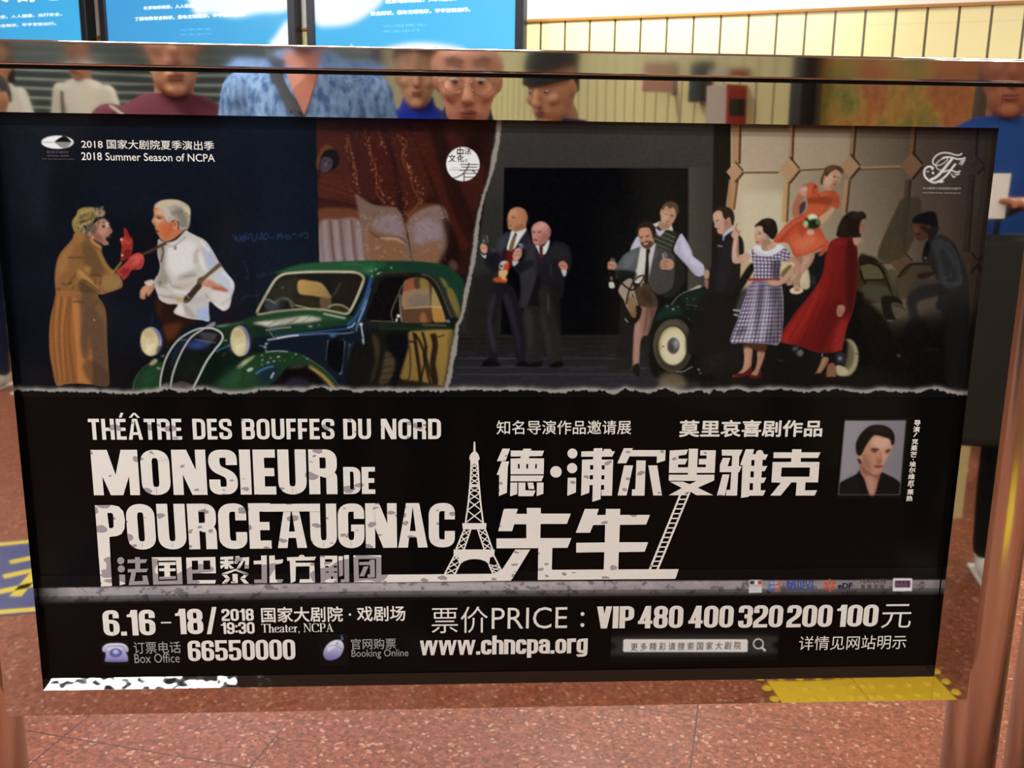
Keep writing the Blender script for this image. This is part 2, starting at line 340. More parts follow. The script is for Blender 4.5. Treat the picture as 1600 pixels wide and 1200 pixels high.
    wood('470 340 458 570', 7, 'c29a62', '6a4a28'); wood('815 330 795 520', 7, 'aa8058', '4c3420'); wood('1160 330 1120 760', 7, '4c3a28', '2c2016'); wood('1520 300 1490 740', 7, '33271e', '241a14')
    for t in ('205 290 425 288', '535 277 690 268', '870 272 1120 262'): L('543618', t, 2.8, .5, .95, 0); L('c2a27c', ' '.join(str(float(q) - (7 if i % 2 else 0)) for i, q in enumerate(t.split())), 3, .7, .5, 0)
    for t in ('1000 805 1080 800', '1190 810 1300 815'): L('2e2418', t, 3, .7, .8, 0)
    def diamond(cx, cy, r, c, d):
        P(c, '%f %f %f %f %f %f %f %f' % (cx - r, cy, cx, cy - r * 1.12, cx + r, cy, cx, cy + r * 1.2), .5, 1, 0)
        L(d, '%f %f %f %f' % (cx + 6, cy - r * 1.25, cx + r + 4, cy - 6), 2.6, .5, .95, 0); L(d, '%f %f %f %f' % (cx + r + 4, cy + 6, cx + 6, cy + r * 1.3), 3.6, .6, .95, 0)
    diamond(172, 286, 46, 'bd8f68', '4a3018'); diamond(482, 274, 58, 'b98d66', '4a2f18'); diamond(826, 254, 56, 'a57c58', '3a2412'); diamond(1178, 248, 62, '775438', '2a1a0e'); diamond(1118, 800, 62, '5a4430', '2a2016'); diamond(1512, 800, 45, '3c2c20', '241812'); diamond(1548, 250, 40, '35271e', '241812')
    # shadow on wall by the far right figure
    P('3c3422', '985 770 1100 480 1130 440 1228 440 1225 560 1140 760', 1.2, .85); P('4a3f28', '1040 790 1110 640 1130 760', 3, .5)
    # second car body behind the women (dark, at right)
    at(1310, 310, 6.957)
    P('2a2418', '220 640 330 620 420 660 520 770 580 900 640 1100 200 1100', 1.5, .9); P('5a5234', '245 730 330 705 430 740 490 870 290 890', 1.3, .95); P('1e1810', '225 640 300 628 400 660 420 700 330 690 240 720', 1, .9)
    L('191309', '240 720 340 700 440 740 500 830 560 980 580 1060', 3.4, .7, 1); L('191309', '290 890 500 885', 3, .7, 1); L('191309', '240 780 260 860 300 930', 3, .7, 1)
    P('4a4430', '520 800 640 800 640 1100 600 1040', 2, .8); P('3a3222', '640 860 760 730 1000 700 1060 800 900 1000 640 1100', 3, .7); L('1c160e', '650 860 720 770 800 715 1010 712', 3, .7, 1)
    P('4e4838', '300 930 480 950 560 1010 640 1180 480 1250 380 1140 200 1050', 4, .75)
    at(1310, 450, 6.957)
    P('0f0d0b', '100 250 260 120 460 260 620 520 760 400 900 380 1050 480 1400 480 1400 1120 0 1120', 6, .95); P('0e0d0c', '200 330 1340 330 1340 1120 150 1120', 12, .9, 0)
    P('181310', '470 100 560 85 650 110 700 180 620 340 520 360 475 230', 1.5, .95); P('5a5440', '580 165 660 170 750 240 640 330 590 260', 1.2, .9); L('2a2418', '600 190 680 200 730 250', 2, .7, .8)
    P('9a9484', '520 350 560 345 605 355 560 368', 1, .5); E('6a7078', 655, 735, 22, 12, 20, 1.2, .7); E('48464a', 860, 545, 20, 8, -60, 1.2, .6); L('34343a', '960 665 1090 670', 3, 1, .8, 0)
    # ---- far right man with cap
    at(1310, 310, 6.957)
    P('262423', '985 480 1080 400 1180 420 1270 500 1330 640 1400 800 1420 1040 1410 1500 1400 2000 1180 2000 1160 1500 1130 1250 1060 1180 1090 1000 1010 760 940 640 950 560', 1.2, 1)
    P('35383a', '1010 500 1090 430 1160 470 1250 600 1330 800 1340 930 1180 980 1100 900 1080 720', 2.5, .85); P('24211f', '1110 540 1200 640 1300 860 1200 930 1120 700', 4, .6)
    for t in ('1110 920 1330 930', '1120 880 1240 830', '1180 470 1270 600 1320 760'): L('4a4e50', t, 2, 1, .6)
    P('15110f', '800 260 840 190 960 145 1040 145 1070 200 1080 330 1000 300 870 275', .8, 1); P('4a2c1e', '805 285 880 280 990 300 1020 370 960 440 880 460 830 420 815 350', .9, 1)
    P('6a3a26', '810 300 870 300 880 340 850 390 830 370', 1.2, .8); P('1e120e', '880 300 960 300 980 380 900 330', 1.5, .7); L('20100c', '835 385 900 390', 1.5, .6, .9); P('231a18', '980 330 1080 300 1080 370 990 470', 1.2, 1)
    P('141010', '940 500 985 450 990 560 950 690 910 650', 1, 1); E('8a8878', 945, 650, 18, 18, 0, 1, .6)
    P('3b352c', '760 1000 840 900 960 860 1080 880 1150 940 1130 1010 900 1100 840 1200 770 1180', 2, .8); P('222120', '740 1100 860 970 1120 930 1180 1030 960 1090 850 1140 880 1300 940 1500 830 1520 780 1300', 3, .9); P('0f0e0d', '1000 1300 1500 1200 1520 2050 960 2050', 14, .85, 0); P('0f0e0d', '760 1330 960 1300 980 1600 780 1600', 8, .8, 0); P('1c1a19', '1180 1150 1390 1150 1390 2000 1220 2000', 8, .55)
    P('4a3a2c', '870 790 1000 800 1060 830 1020 880 900 880', 1.4, .8); P('1e1612', '850 830 960 800 1060 800 1020 840 900 880', 1.2, .8)
    # ---- women / car bonnet right
    at(1200, 460, 8)
    P('0c0c0c', '-150 -40 1100 -60 1150 300 1300 1140 -200 1140', 4, .95); P('141210', '-300 900 1300 900 1300 1180 -300 1180', 6, .8)
    P('131518', '170 -100 520 -30 420 200 200 420 180 200', 3, .9); L('8a92b0', '330 22 400 30 500 25', 1.6, .6, .9); L('e8ecf4', '430 24 500 22', 1.4, .5, .9)
    E('6e6a52', 985, 790, 150, 238, 4, .8); E('a49672', 985, 790, 138, 224, 4, .9); E('5a5038', 960, 770, 120, 190, 4, 3, .8); P('13110e', '780 560 960 560 1000 640 960 900 860 1010 780 1010', 3, 1)
    P('bfb189', '850 890 940 900 1010 970 960 1010 900 1020 850 980', 1.3, .95); E('2a2a2e', 905, 790, 70, 80, 0, 2, 1); E('8a94a8', 900, 800, 22, 26, 0, 1.6, .9); E('14110c', 1105, 742, 12, 6, 0, .5)
    E('7a7e78', 400, 730, 40, 45, 0, 2, .8); E('5a5e60', 340, 680, 40, 28, -20, 1.6, .8); L('1a1a18', '330 720 420 670', 2, .6, .9); L('48463c', '120 820 200 835', 2, 1, .6)
    # ---- woman in the orange dress on the car
    at(1200, 320, 8)
    P('15181a', '480 820 560 640 640 590 740 600 740 1000 540 1050', 1.5, 1); P('1a1714', '170 1000 520 1020 500 1200 180 1200', 1.5, 1); P('323c40', '545 870 590 920 580 1010 555 990', 1.6, .7)
    P('d9c69c', '410 850 500 800 520 1030 400 1040', 1, .9)
    P('b5876a', '430 680 560 610 580 660 520 770 440 860 400 950 390 1040 340 1050 310 980 370 860 430 760', .7, 1); P('a8765a', '350 640 430 650 420 740 330 820 240 1010 240 950 300 800', .8, 1)
    P('cda084', '440 690 500 640 520 680 450 800 410 860', 1.6, .7); P('dcc8a4', '270 1075 310 1035 400 1035 440 1080 380 1115 300 1110', .6, 1); P('b08464', '330 1040 390 1040 400 1075 340 1080', .8, 1); P('cbb28c', '240 980 300 960 300 1000 250 1010', .8, .8)
    P('c64c2e', '480 100 420 120 330 170 250 230 180 300 70 440 110 480 250 480 330 640 400 645 560 595 690 530 640 600 640 640 700 610 760 480 720 430 700 380 660 300 620 240 640 170 640 110', .7, 1, 1, 0, 1)
    P('d8623c', '250 420 440 330 660 400 720 470 560 590 380 630 280 520', 4, .8, 1, 1); P('a83e24', '140 400 300 250 440 200 430 230 300 310 180 470', 2.5, .7, 1, 1); P('dd6a42', '90 430 220 290 380 180 440 170 300 260 170 400', 2, .7, 1, 1)
    P('ab3c22', '390 250 450 220 470 300 430 420 400 380', 3, .6, 1, 1); P('e07a50', '340 450 520 380 600 440 480 560 380 560', 5, .55, 1, 1); P('9c3820', '560 590 690 530 670 500 640 540', 1.5, .6, 1, 1); L('a23c20', '250 430 280 520 330 630', 2, 1, .6, 1, 1)
    P('8a3a28', '640 600 690 540 640 640', 1, .8)
    at(1200, 250, 10)
    P('c04e2c', '600 390 660 355 730 370 780 420 800 520 850 500 1000 470 1060 500 1120 600 1110 740 1050 760 990 720 900 800 800 890 560 950 560 880 620 720 600 560', .7, 1, 1, 0, 1)
    P('8e3a20', '630 600 1000 580 1000 680 900 700 630 680', 2, .8, 1, 1); P('d65c34', '640 700 900 710 800 860 560 920', 3, .7, 1, 1); P('d8643c', '610 400 680 370 690 470 640 580', 2, .7, 1, 1); P('7a2c1c', '720 400 770 400 740 450 720 430', 1, .8, 1, 1); P('a5482a', '1010 500 1100 560 1100 720 1000 650', 2.5, .7, 1, 1)
    L('8a3218', '720 430 700 520', 1.6, .8, .7, 1, 1); L('8a3218', '790 530 820 600 900 560', 1.6, .8, .7, 1, 1); P('d0603a', '790 520 880 500 960 520 900 560 830 570', 1.5, .7, 1, 1)
    P('b36a4c', '380 740 430 600 500 480 560 380 620 400 600 560 520 660 500 780 490 870 420 900 385 850', .9, 1); P('c99880', '480 500 540 420 610 420 600 560 540 560', 1.4, .8); P('3a2a34', '500 700 580 640 580 760 500 860 490 780', 1.5, .9); P('d8b8a0', '520 440 600 430 600 480 530 490', 1, .6)
    P('c79a72', '1040 770 990 740 900 820 800 900 800 990 840 1010 960 880', .8, 1); P('94603e', '980 740 900 800 820 860 850 840 960 780', 1.4, .7)
    P('c08e72', '870 230 950 180 1080 150 1140 250 1110 350 1030 430 950 470 850 430 840 380', .8, 1); P('d2a488', '900 250 1000 200 1010 320 960 400 880 380', 2, .7); P('9a6248', '1040 330 1110 330 1030 430 960 440', 1.6, .6)
    P('4f3424', '825 370 825 300 870 190 900 120 1000 80 1120 100 1175 160 1165 220 1120 180 1060 150 980 190 920 260 880 240 850 390', .8, 1); P('76523a', '920 120 1000 95 1080 120 980 150 910 200', 1.5, .6)
    E('3c2218', 1045, 262, 22, 12, -15, .7, .9); E('3c2218', 1110, 275, 12, 10, 0, .7, .9); P('7a2c22', '1020 370 1080 350 1050 395', .8, .9); L('ece0d4', '1028 372 1072 356', .8, .4, .8); L('8a563e', '1085 280 1100 320 1070 330', 1, .5, .6); L('6a4430', '870 260 890 280 880 310', 1, .6, .6)
    E('2b3c1e', 690, 980, 130, 95, 10, 1.2); E('c9d0a2', 700, 900, 78, 55, 0, 1); E('b4bf90', 590, 1000, 40, 55, 0, 1.2); E('1c2c14', 720, 990, 80, 70, 0, 1.5); E('e2e4c8', 690, 880, 45, 30, 0, 1.2, .9); E('7c9058', 780, 970, 30, 40, 0, 1.5, .8); E('cbd4b0', 640, 880, 28, 20, 0, 1, .7); E('d0a082', 665, 1130, 60, 48, 0, 1)
    # ---- red coat woman
    at(1200, 320, 8)
    P('701616', '770 480 830 430 900 410 1000 400 1070 430 1110 520 1120 640 1120 900 1100 1140 1060 1340 1000 1500 960 1640 930 1800 920 1820 780 1850 640 1850 560 1830 420 1780 130 1710 120 1680 330 1360 480 1180 600 1020 680 860 720 640', .6, 1, 1, 0, 1)
    P('8c1c18', '760 500 880 430 960 480 860 620 800 900 700 1200 400 1700 140 1690 480 1180 680 860', 5, .85, 1, 1); P('a8261f', '160 1680 500 1210 640 1020 600 1200 380 1600 260 1720', 4, .7, 1, 1); P('44100f', '1000 440 1110 520 1120 900 1060 1340 980 1300 960 800', 5, .9, 1, 1)
    P('5e1212', '700 1400 860 1180 960 1200 980 1420 820 1500 700 1800 580 1820', 6, .8, 1, 1); P('9c2620', '880 1480 980 1420 940 1800 800 1830 830 1640', 4, .8, 1, 1); P('96201c', '840 620 960 560 900 900 800 1180 820 900', 5, .6, 1, 1)
    for t in ('640 1200 420 1740', '700 1240 520 1800', '560 1160 260 1700', '800 1500 640 1840'): L('5a1010', t, 3, 2, .5, 0, 1)
    P('611414', '820 560 960 520 1000 700 980 1000 940 1300 860 1310 800 1180 800 900', 4, .4, 1, 1)
    P('b98a72', '1060 430 1100 405 1160 420 1150 470 1090 510', .7, 1); L('8a7660', '1180 440 1165 560', .8, .4, .9, 0); L('8a7660', '1145 562 1185 562', .9, .4, .9, 0); P('9a8468', '1150 420 1190 430 1190 470 1160 475', .8, .8)
    P('9c6450', '1130 250 1180 190 1200 230 1215 310 1180 330 1160 380 1120 400 1090 320', .7, 1); P('1e1512', '870 400 860 340 900 220 960 130 1050 80 1110 90 1180 85 1225 130 1220 170 1180 180 1150 240 1140 340 1160 400 1000 410', .8, 1)
    P('33251e', '1060 100 1160 100 1200 140 1120 170 1040 160', 2.5, .7); P('2c201a', '900 240 980 180 960 330 890 350', 3, .6); E('4a2a20', 1168, 262, 12, 7, 0, .6, .8)
    at(1200, 460, 8)
    P('a8765e', '875 140 950 140 960 200 910 280 860 250', .8, 1); L('7a4c3a', '900 180 880 260', 1, .6, .7); L('7a4c3a', '930 190 915 270', 1, .6, .7)
    P('9a6a4a', '690 790 760 800 720 900 640 1000 590 1000 650 880', .8, 1); P('8c5c42', '760 870 830 870 850 1030 740 1040 735 950', .9, 1); P('b98a66', '680 800 720 805 680 900 630 980', 1.4, .6); L('c8c0b0', '680 740 672 780', 1.4, .6, .9, 0)
    P('120e0e', '550 1090 600 990 680 1010 690 1120 660 1180 580 1160', .8, 1); P('120e0e', '715 1070 740 1035 850 1035 960 1080 950 1120 740 1120', .8, 1)
    at(0, 0, 1); P('141211', '1100 480 1165 450 1200 480 1200 640 1090 640', 5, .97, 0)
    # ---- leaning man with sweater vest (behind)
    at(940, 300, 10)
    P('c2c0d2', '450 920 500 780 570 690 640 780 640 900 540 960', .8, 1); P('1c1e1c', '830 700 1010 590 1100 600 1220 640 1200 720 1140 840 1130 930 1180 1000 1280 1100 1300 1400 1080 1650 900 1500', 1, 1)
    P('232822', '820 640 850 560 900 650 960 670 1010 590 1210 660 1160 780 1100 930 1050 900 820 820', .7, 1, 1, 0, 1)
    for i in range(9): L('8c9070' if i % 2 == 0 else '4c5040', '%f %f %f %f' % (800, 560 + i * 38, 1240, 730 + i * 38 + 20), 1.2, .4, .85, 0, 1)
    P('121614', '1180 640 1230 660 1160 800 1110 930 1090 900 1140 780', .8, 1)
    P('bdbad0', '1235 655 1290 700 1400 900 1430 1000 1540 1090 1600 1160 1600 1290 1480 1310 1340 1160 1200 1010 1130 920 1150 820', .7, 1, 1, 0, 1); P('d4d2e2', '1240 680 1330 860 1420 1020 1560 1150 1500 1180 1300 1000', 3, .7, 1, 1); P('8a88a4', '1150 900 1280 1060 1420 1200 1500 1290 1400 1240 1200 1030', 3, .6, 1, 1); L('9a98b4', '1220 760 1200 960', 2, 1, .6, 1, 1); L('9a98b4', '1400 1010 1330 1090', 2, 1, .6, 1, 1)
    P('c2bcd2', '840 560 900 600 940 600 1000 570 960 650 900 690 860 640', .7, 1); P('ccc8c0', '780 510 860 480 910 455 890 520 850 550', .7, 1); P('c8c4c0', '1050 560 1080 510 1110 560 1110 610 1040 590 950 610 1000 570', .7, 1)
    P('bd8d6c', '920 290 960 250 1000 210 1150 250 1165 370 1140 440 1100 500 1050 560 960 600 890 540 910 470 925 440', .7, 1); P('d4a988', '950 330 1030 300 1040 420 1000 480 950 430', 2, .7); P('9c6a4c', '960 500 1060 490 1020 570 930 570 910 520', 1.8, .6)
    P('5c4030', '945 240 980 180 1060 145 1160 170 1205 260 1195 340 1165 360 1150 280 1120 240 1060 260 1010 210 960 280', .8, 1); E('5a3426', 1010, 345, 26, 7, 15, .6, .8); E('5a3426', 1100, 372, 28, 12, 15, .8, .9); L('7a4634', '1000 455 1060 465', 1.3, .6, .8); E('c8987a', 928, 330, 14, 40, 10, .7, .9); L('c89c7c', '1040 380 1030 430', 2.2, .8, .7)
    # ---- small green car, wheel
    at(940, 400, 8)
    P('0b1512', '960 500 1150 410 1300 380 1420 420 1420 900 1350 1500 660 1000 680 750 800 600 870 610', 1, 1); P('14302a', '690 760 800 620 960 620 1000 720 850 800 720 900', 4, .8); P('12261e', '1000 500 1180 430 1360 440 1360 600 1050 600', 4, .8); P('0a0c0b', '650 900 760 790 920 760 1080 800 1180 1000 1200 1350 1380 1460 1350 1560 650 1500', 3, .9)
    L('9a9c94', '870 610 960 500 1070 440 1160 410', 1.3, .6, .8); P('b4b4a8', '1090 430 1200 370 1250 370 1230 400 1140 420', .8, .95); L('6a7264', '1050 610 1200 630 1330 700', 1.2, .6, .7)
    for x, y, r in ((820, 628, 16), (895, 665, 20), (958, 636, 11), (1068, 535, 10), (1072, 575, 7), (1185, 628, 10), (1078, 660, 8), (1175, 668, 9), (1090, 790, 9), (1130, 820, 9), (1155, 538, 9), (1300, 640, 8)): E('a8aca4', x, y, r, r * .6, -10, .6, .8)
    at(940, 470, 8)
    E('453d30', 890, 560, 248, 332, 0, .7); E('5a5244', 880, 545, 225, 300, 0, 2.5, .7); E('2e281f', 900, 590, 215, 285, 0, 2.5, .7); L('7a7466', '920 230 1010 260 1080 350 1120 470', 1.6, 1, .7)
    E('8a7a48', 888, 565, 180, 242, 0, .7); E('d5c998', 893, 563, 170, 236, 0, .8); E('dcd4ae', 905, 590, 140, 195, 0, 3, .8); L('a8925c', '740 620 735 500 790 390 860 345 930 340', 2, .8, .8)
    E('55504e', 897, 562, 76, 102, 0, .8); E('9a9492', 925, 540, 34, 60, 0, 2.2, .8); E('3c3838', 870, 590, 36, 50, 0, 2.4, .7); E('c8c4bc', 935, 525, 12, 30, 0, 1.4, .6); E('2a2418', 768, 573, 14, 7, 10, .4)
    L('b8b8b0', '930 885 1020 885 1100 840 1140 825', 1.4, .6, .8); E('b8b8b0', 1215, 860, 20, 12, 30, .8, .8); E('9a9a94', 1235, 905, 22, 10, 0, 1, .7)
    P('a88f66', '720 960 820 900 960 910 1060 1000 1000 1100 760 1100', 6, .55)
    # ---- smiling man in grey jacket with saddle
    at(940, 300, 10)
    P('55595c', '440 920 560 870 620 860 620 960 560 1180 500 1330 400 1300 330 1330 200 1340 240 1150 330 1010', .9, 1); P('6c7072', '350 1000 450 960 560 920 500 1100 400 1200 330 1180', 4, .7)
    P('44403f', '830 820 900 860 1060 930 1140 1040 1140 1240 1100 1500 900 1600 760 1500 720 1340 760 1100 800 930', .9, 1); P('3a3c3e', '1020 960 1110 1000 1120 1250 1030 1400', 3, .7); P('5a5454', '820 900 880 960 800 1120 760 1300 740 1200', 2, .6)
    P('c8c6bb', '600 900 640 850 740 880 840 800 830 900 780 1120 740 1310 700 1420 500 1400 560 1150', .7, 1); P('e0ded2', '620 900 690 900 680 1100 600 1300 560 1250', 3, .5); P('1c1710', '700 900 740 880 760 920 735 1000 740 1200 730 1420 750 1480 660 1480 680 1200 695 1000', .6, 1)
    P('bc8266', '570 590 650 550 760 560 800 680 820 800 760 870 700 890 640 850 600 780 580 700', .7, 1); P('d29a7c', '600 610 700 580 740 680 690 700 600 690', 2, .6); P('2c1c16', '548 640 560 540 630 480 720 455 800 500 838 580 832 680 806 730 785 640 745 560 650 548 592 568 572 650', .8, 1)
    P('4a2c20', '610 790 700 760 780 770 810 800 760 870 700 890 640 850', 1, .85); P('e8d4c4', '660 810 720 795 720 812 670 826', .6, .9); E('341c14', 622, 705, 30, 10, -5, .7, .9); E('341c14', 715, 688, 32, 11, -15, .7, .9); P('c8906e', '640 720 680 700 690 780 640 790', 1.2, .7); P('c08a6a', '720 720 770 710 780 750 730 760', 1.4, .6)
    P('bb8264', '95 1110 130 1080 200 1090 240 1130 220 1200 160 1230 100 1210', .7, 1); L('7a4430', '110 1140 200 1150', 1.2, .6, .7); L('b0b4b0', '150 1030 160 1110', 1.5, .6, .7, 0); E('9aa09c', 185, 1075, 34, 45, 0, 1, .45)
    P('bf8c6c', '910 1120 950 1050 1020 1040 1100 1060 1130 1140 1090 1210 1000 1210 930 1200', .7, 1); L('7a4a34', '920 1120 1020 1130', 1.4, .6, .8); L('7a4a34', '925 1160 1030 1170', 1.4, .6, .8); L('7a4a34', '960 1080 1050 1090', 1.4, .6, .8); E('8a94a0', 985, 1000, 44, 60, 5, 1, .5); L('d0d4d8', '950 960 970 1040', 1, .5, .7, 0)
    at(940, 400, 8)
    P('0d110e', '70 200 90 170 160 180 180 250 160 400 80 400 75 300', .9, 1); P('c8c8b8', '95 330 150 330 160 395 100 398', .6, 1); P('d88a5c', '110 260 130 260 135 300 115 300', .8, .8); P('141512', '180 180 420 200 400 300 220 400 200 280', 2, .9)
    P('1b1a1a', '240 560 320 640 420 700 400 900 380 1380 200 1400 180 1250 220 900', 2, .9); P('26231f', '170 1280 300 1280 280 1400 60 1420', 2, .8)
    P('9a6e5c', '480 620 560 600 690 610 640 800 580 980 520 1000 480 1100 470 1350 470 1400 390 1400 400 1000 420 850 480 760', .9, 1); P('b68878', '420 860 480 820 480 1000 460 1300 410 1340 410 1050', 2, .7); P('5c3c30', '560 640 600 640 560 900 520 980 540 800', 2, .6); P('452c22', '600 620 690 620 640 820 590 960 560 1000 600 800', 2, .6); P('1a1412', '390 1380 460 1340 480 1400 470 1500 440 1500 400 1460', .8, .95)
    P('4a3829', '380 400 560 340 620 420 680 500 700 620 560 640 460 600', 1.2, 1); P('2e2118', '560 420 640 520 620 600 540 560 480 460', 3, .6)
    P('a3917d', '210 440 250 350 320 290 380 290 400 400 420 480 450 600 380 700 320 660 280 560', .8, 1); P('8d6a40', '320 540 380 500 430 560 440 720 420 780 360 740 330 660', 1.4, .9); P('1c130d', '430 620 490 640 500 700 460 800 420 840 360 820 300 760 280 690 330 740 420 780 440 700', .9, 1)
    for t in ('530 240 460 260 400 320 360 400 330 480 310 600', '250 340 340 410 400 420 500 320 530 250', '380 480 430 540 450 620', '300 650 340 720 350 800'): L('20150e', t, 2.6, .7, .95)
    for t in ('510 260 450 320', '500 340 490 380', '400 480 440 580 450 620', '290 780 330 830'): L('c0b49e', t, 2, .7, .8)
    P('c8a078', '1270 200 1320 170 1370 200 1360 260 1300 290', .9, .9); P('c08464', '1290 290 1370 340 1370 400 1300 400', 1, .7); P('20180f', '1330 160 1370 170 1370 230', 1, .6)
    at(940, 470, 8)
    # ---- suit trouser bulk in front of the car
    P('1a1518', '1400 -60 1600 -60 1640 600 1560 900 1330 920 1240 880 1300 500 1350 200', 3, .9); P('2a2028', '1330 540 1440 560 1490 700 1430 840 1360 800', 5, .5)
    # ---- man in dark suit (back to us)
    at(1090, 310, 10)
    P('191619', '390 580 560 500 640 560 700 640 725 760 720 900 700 1200 660 1500 640 2000 560 2500 180 2500 230 1900 170 1500 200 1100 330 850', .9, 1); P('28222c', '400 700 540 600 560 900 480 1300 330 1500 300 1100', 5, .6); P('231b22', '200 1700 430 1800 480 2200 350 2500 250 2400', 6, .5)
    P('c79a80', '245 240 300 190 380 200 420 300 480 300 520 320 550 420 480 500 400 560 330 550 305 510 300 470 260 440 265 400 240 330', .7, 1); P('dab296', '260 250 340 210 370 300 330 360 270 330', 2, .6); P('a86a58', '430 330 540 390 480 500 410 540 420 420', 2, .6); P('a04a3e', '430 350 460 340 460 420 430 430', 1.2, .5)
    P('2e1e18', '240 230 270 170 350 125 450 130 540 180 575 280 565 400 540 420 515 340 500 290 440 330 400 280 380 200 310 185', .7, 1); E('b8806c', 485, 330, 26, 40, 10, .8, .9); E('3a241c', 305, 345, 28, 7, -15, .6, .85); L('7a3c30', '300 470 340 480', 1.2, .5, .8)
    P('c2c4d4', '395 570 470 490 550 450 560 490 480 550 400 600', .6, 1); P('b0b4c8', '400 600 425 590 410 650 385 660', .8, .9); E('c8ccc4', 345, 745, 55, 14, 5, 1.2, .45); E('d8dcd0', 340, 740, 10, 8, 0, .6, .9); E('d8dcd0', 375, 748, 10, 6, 0, .6, .8)
    # ---- gingham dress woman
    at(1060, 400, 8)
    P('c8a97e', '780 60 920 80 900 270 770 290', .8, 1, 0); P('16130f', '900 100 960 140 860 320 760 460 690 480 760 300', 1, 1); P('d5c392', '1280 100 1480 60 1420 200 1270 300', .8, 1, 0); P('6a5430', '1290 200 1340 150 1390 110 1420 130 1350 220 1290 280', 1.5, .9)
    P('58565a', '680 640 820 420 930 330 860 560 760 720', 4, .6)
    P('151211', '660 480 760 460 700 760 640 1080 620 1180 100 1200 300 500', 3, .9)
    for t in ('680 675 780 685', '690 730 750 745'): L('c6c8c4', t, 2.6, .7, .9, 0)
    P('d8d0da', '950 310 1230 320 1300 420 1310 800 1260 1090 1120 1100 800 1085 650 1070 740 800 850 480', .6, 1, 1, 0, 1)
    for i in range(17):
        y = 322 + i * 50; L('3a2a50', '%f %f %f %f %f %f' % (620, y + 30 - i * 1.2, 980, y + 6, 1330, y - 4), 3.1, .35, .52, 1, 1)
    for i in range(15):
        x = 930 + (i - 1) * 26; xb = 640 + (i - 1) * 50; L('3a2a50', '%f 300 %f 700 %f 1100' % (x, (x + xb) * .5 + 8, xb), 3., .35, .52, 1, 1)
    P('d6ccd8', '960 330 1000 330 960 700 900 1080 830 1080 900 700', 4, .4, 1, 1); P('d6ccd8', '1090 380 1130 380 1110 700 1060 1080 1010 1080 1050 700', 4, .35, 1, 1); P('2c2230', '1000 420 1070 400 1020 800 960 1080 960 900', 4, .45, 1, 1); P('30242c', '1150 400 1280 380 1320 800 1260 1100 1080 1100 1180 700', 6, .5, 1, 1); P('342838', '750 900 860 900 800 980 720 1000', 4, .5, 1, 1); L('ece4ec', '1235 560 1215 700 1195 1000', 1, .7, .4, 1, 1)
    P('d6ced8', '930 30 1000 0 1240 0 1290 60 1270 180 1255 310 955 300 950 180', .6, 1, 1, 0, 1)
    for i in range(7): L('3a2a50', '900 %f 1300 %f' % (10 + i * 46, 24 + i * 44), 2.8, .35, .55, 0, 1)
    for i in range(8): L('3a2a50', '%f 0 %f 310' % (930 + i * 47, 944 + i * 42), 2.8, .35, .55, 0, 1)
    P('2a1f28', '1170 60 1290 80 1260 310 1180 300', 5, .6, 1, 1); P('a23428', '865 290 930 275 1080 285 1250 285 1250 315 1080 312 870 310', .6, 1)
    P('c08a70', '1110 310 1180 300 1280 300 1400 180 1460 100 1340 50 1360 10 1450 20 1540 130 1520 180 1400 260 1300 350 1200 378 1120 350', .6, 1); P('d8a88c', '1120 315 1200 310 1290 310 1420 190 1440 200 1300 340 1200 360', 1.6, .6)
    at(1090, 310, 10)
    P('d2c8d4', '770 840 880 780 920 880 840 930', .6, 1, 1, 0, 1); P('d2c8d4', '1270 800 1340 760 1460 890 1380 990 1290 930', .6, 1, 1, 0, 1)
    for i in range(5): L('3a2a50', '%f 760 %f 1000' % (1270 + i * 56, 1240 + i * 56), 2.8, .35, .55, 0, 1); L('3a2a50', '1250 %f 1480 %f' % (780 + i * 56, 820 + i * 56), 2.8, .35, .55, 0, 1)
    P('d6ced8', '850 790 920 880 1080 910 1240 860 1290 820 1290 950 860 960', .6, 1, 1, 0, 1)
    for i in range(9): L('3a2a50', '%f 800 %f 980' % (860 + i * 56, 870 + i * 54), 2.8, .35, .55, 0, 1)
    for i in range(4): L('3a2a50', '840 %f 1300 %f' % (800 + i * 56, 830 + i * 54), 2.8, .35, .55, 0, 1)
    P('c9a084', '535 900 545 760 560 640 525 590 530 545 570 480 590 430 620 420 630 480 680 500 670 560 640 590 640 660 640 800 650 880 700 870 780 850 830 920 740 990 620 1020 550 1000', .7, 1); P('dcb89c', '545 900 560 680 600 660 600 850 580 960', 1.6, .7); P('8a5c44', '640 660 650 880 700 880 620 910 610 760', 1.6, .6); L('7a4c3a', '590 440 610 520', 1.2, .5, .7); L('7a4c3a', '620 500 650 560', 1.2, .5, .7); L('4a3428', '615 395 612 420', 1.2, .4, .9, 0)
    P('c99c80', '910 450 1000 420 1060 500 1120 560 1130 640 1190 700 1230 740 1150 800 1010 820 990 770 1000 730 940 730 905 690 905 640 890 610 905 520', .7, 1); P('dcb698', '930 460 1000 460 1000 560 960 620 920 560', 2, .7); P('9a6850', '1010 640 1110 640 1150 700 1040 760 1000 720', 2, .6); P('a87458', '1000 740 1100 780 1040 815 1000 790', 1.5, .6)
    P('1f1512', '895 430 930 390 1010 330 1120 310 1200 345 1240 430 1245 540 1180 640 1110 600 1080 560 1030 520 1010 440 940 430 905 450', .7, 1); P('38281f', '1020 340 1130 330 1180 380 1060 400', 2.5, .6); E('2a1a14', 968, 556, 22, 7, -10, .6, .9); E('2a1a14', 912, 556, 8, 6, 0, .5, .9); L('4a2a20', '940 528 995 532', 1.2, .5, .7); P('8a2c28', '912 680 950 672 962 690 925 696', .6, .9); L('7a4634', '905 625 925 632', 1, .5, .8); E('8878b8', 1090, 600, 26, 24, 0, .8, .9)
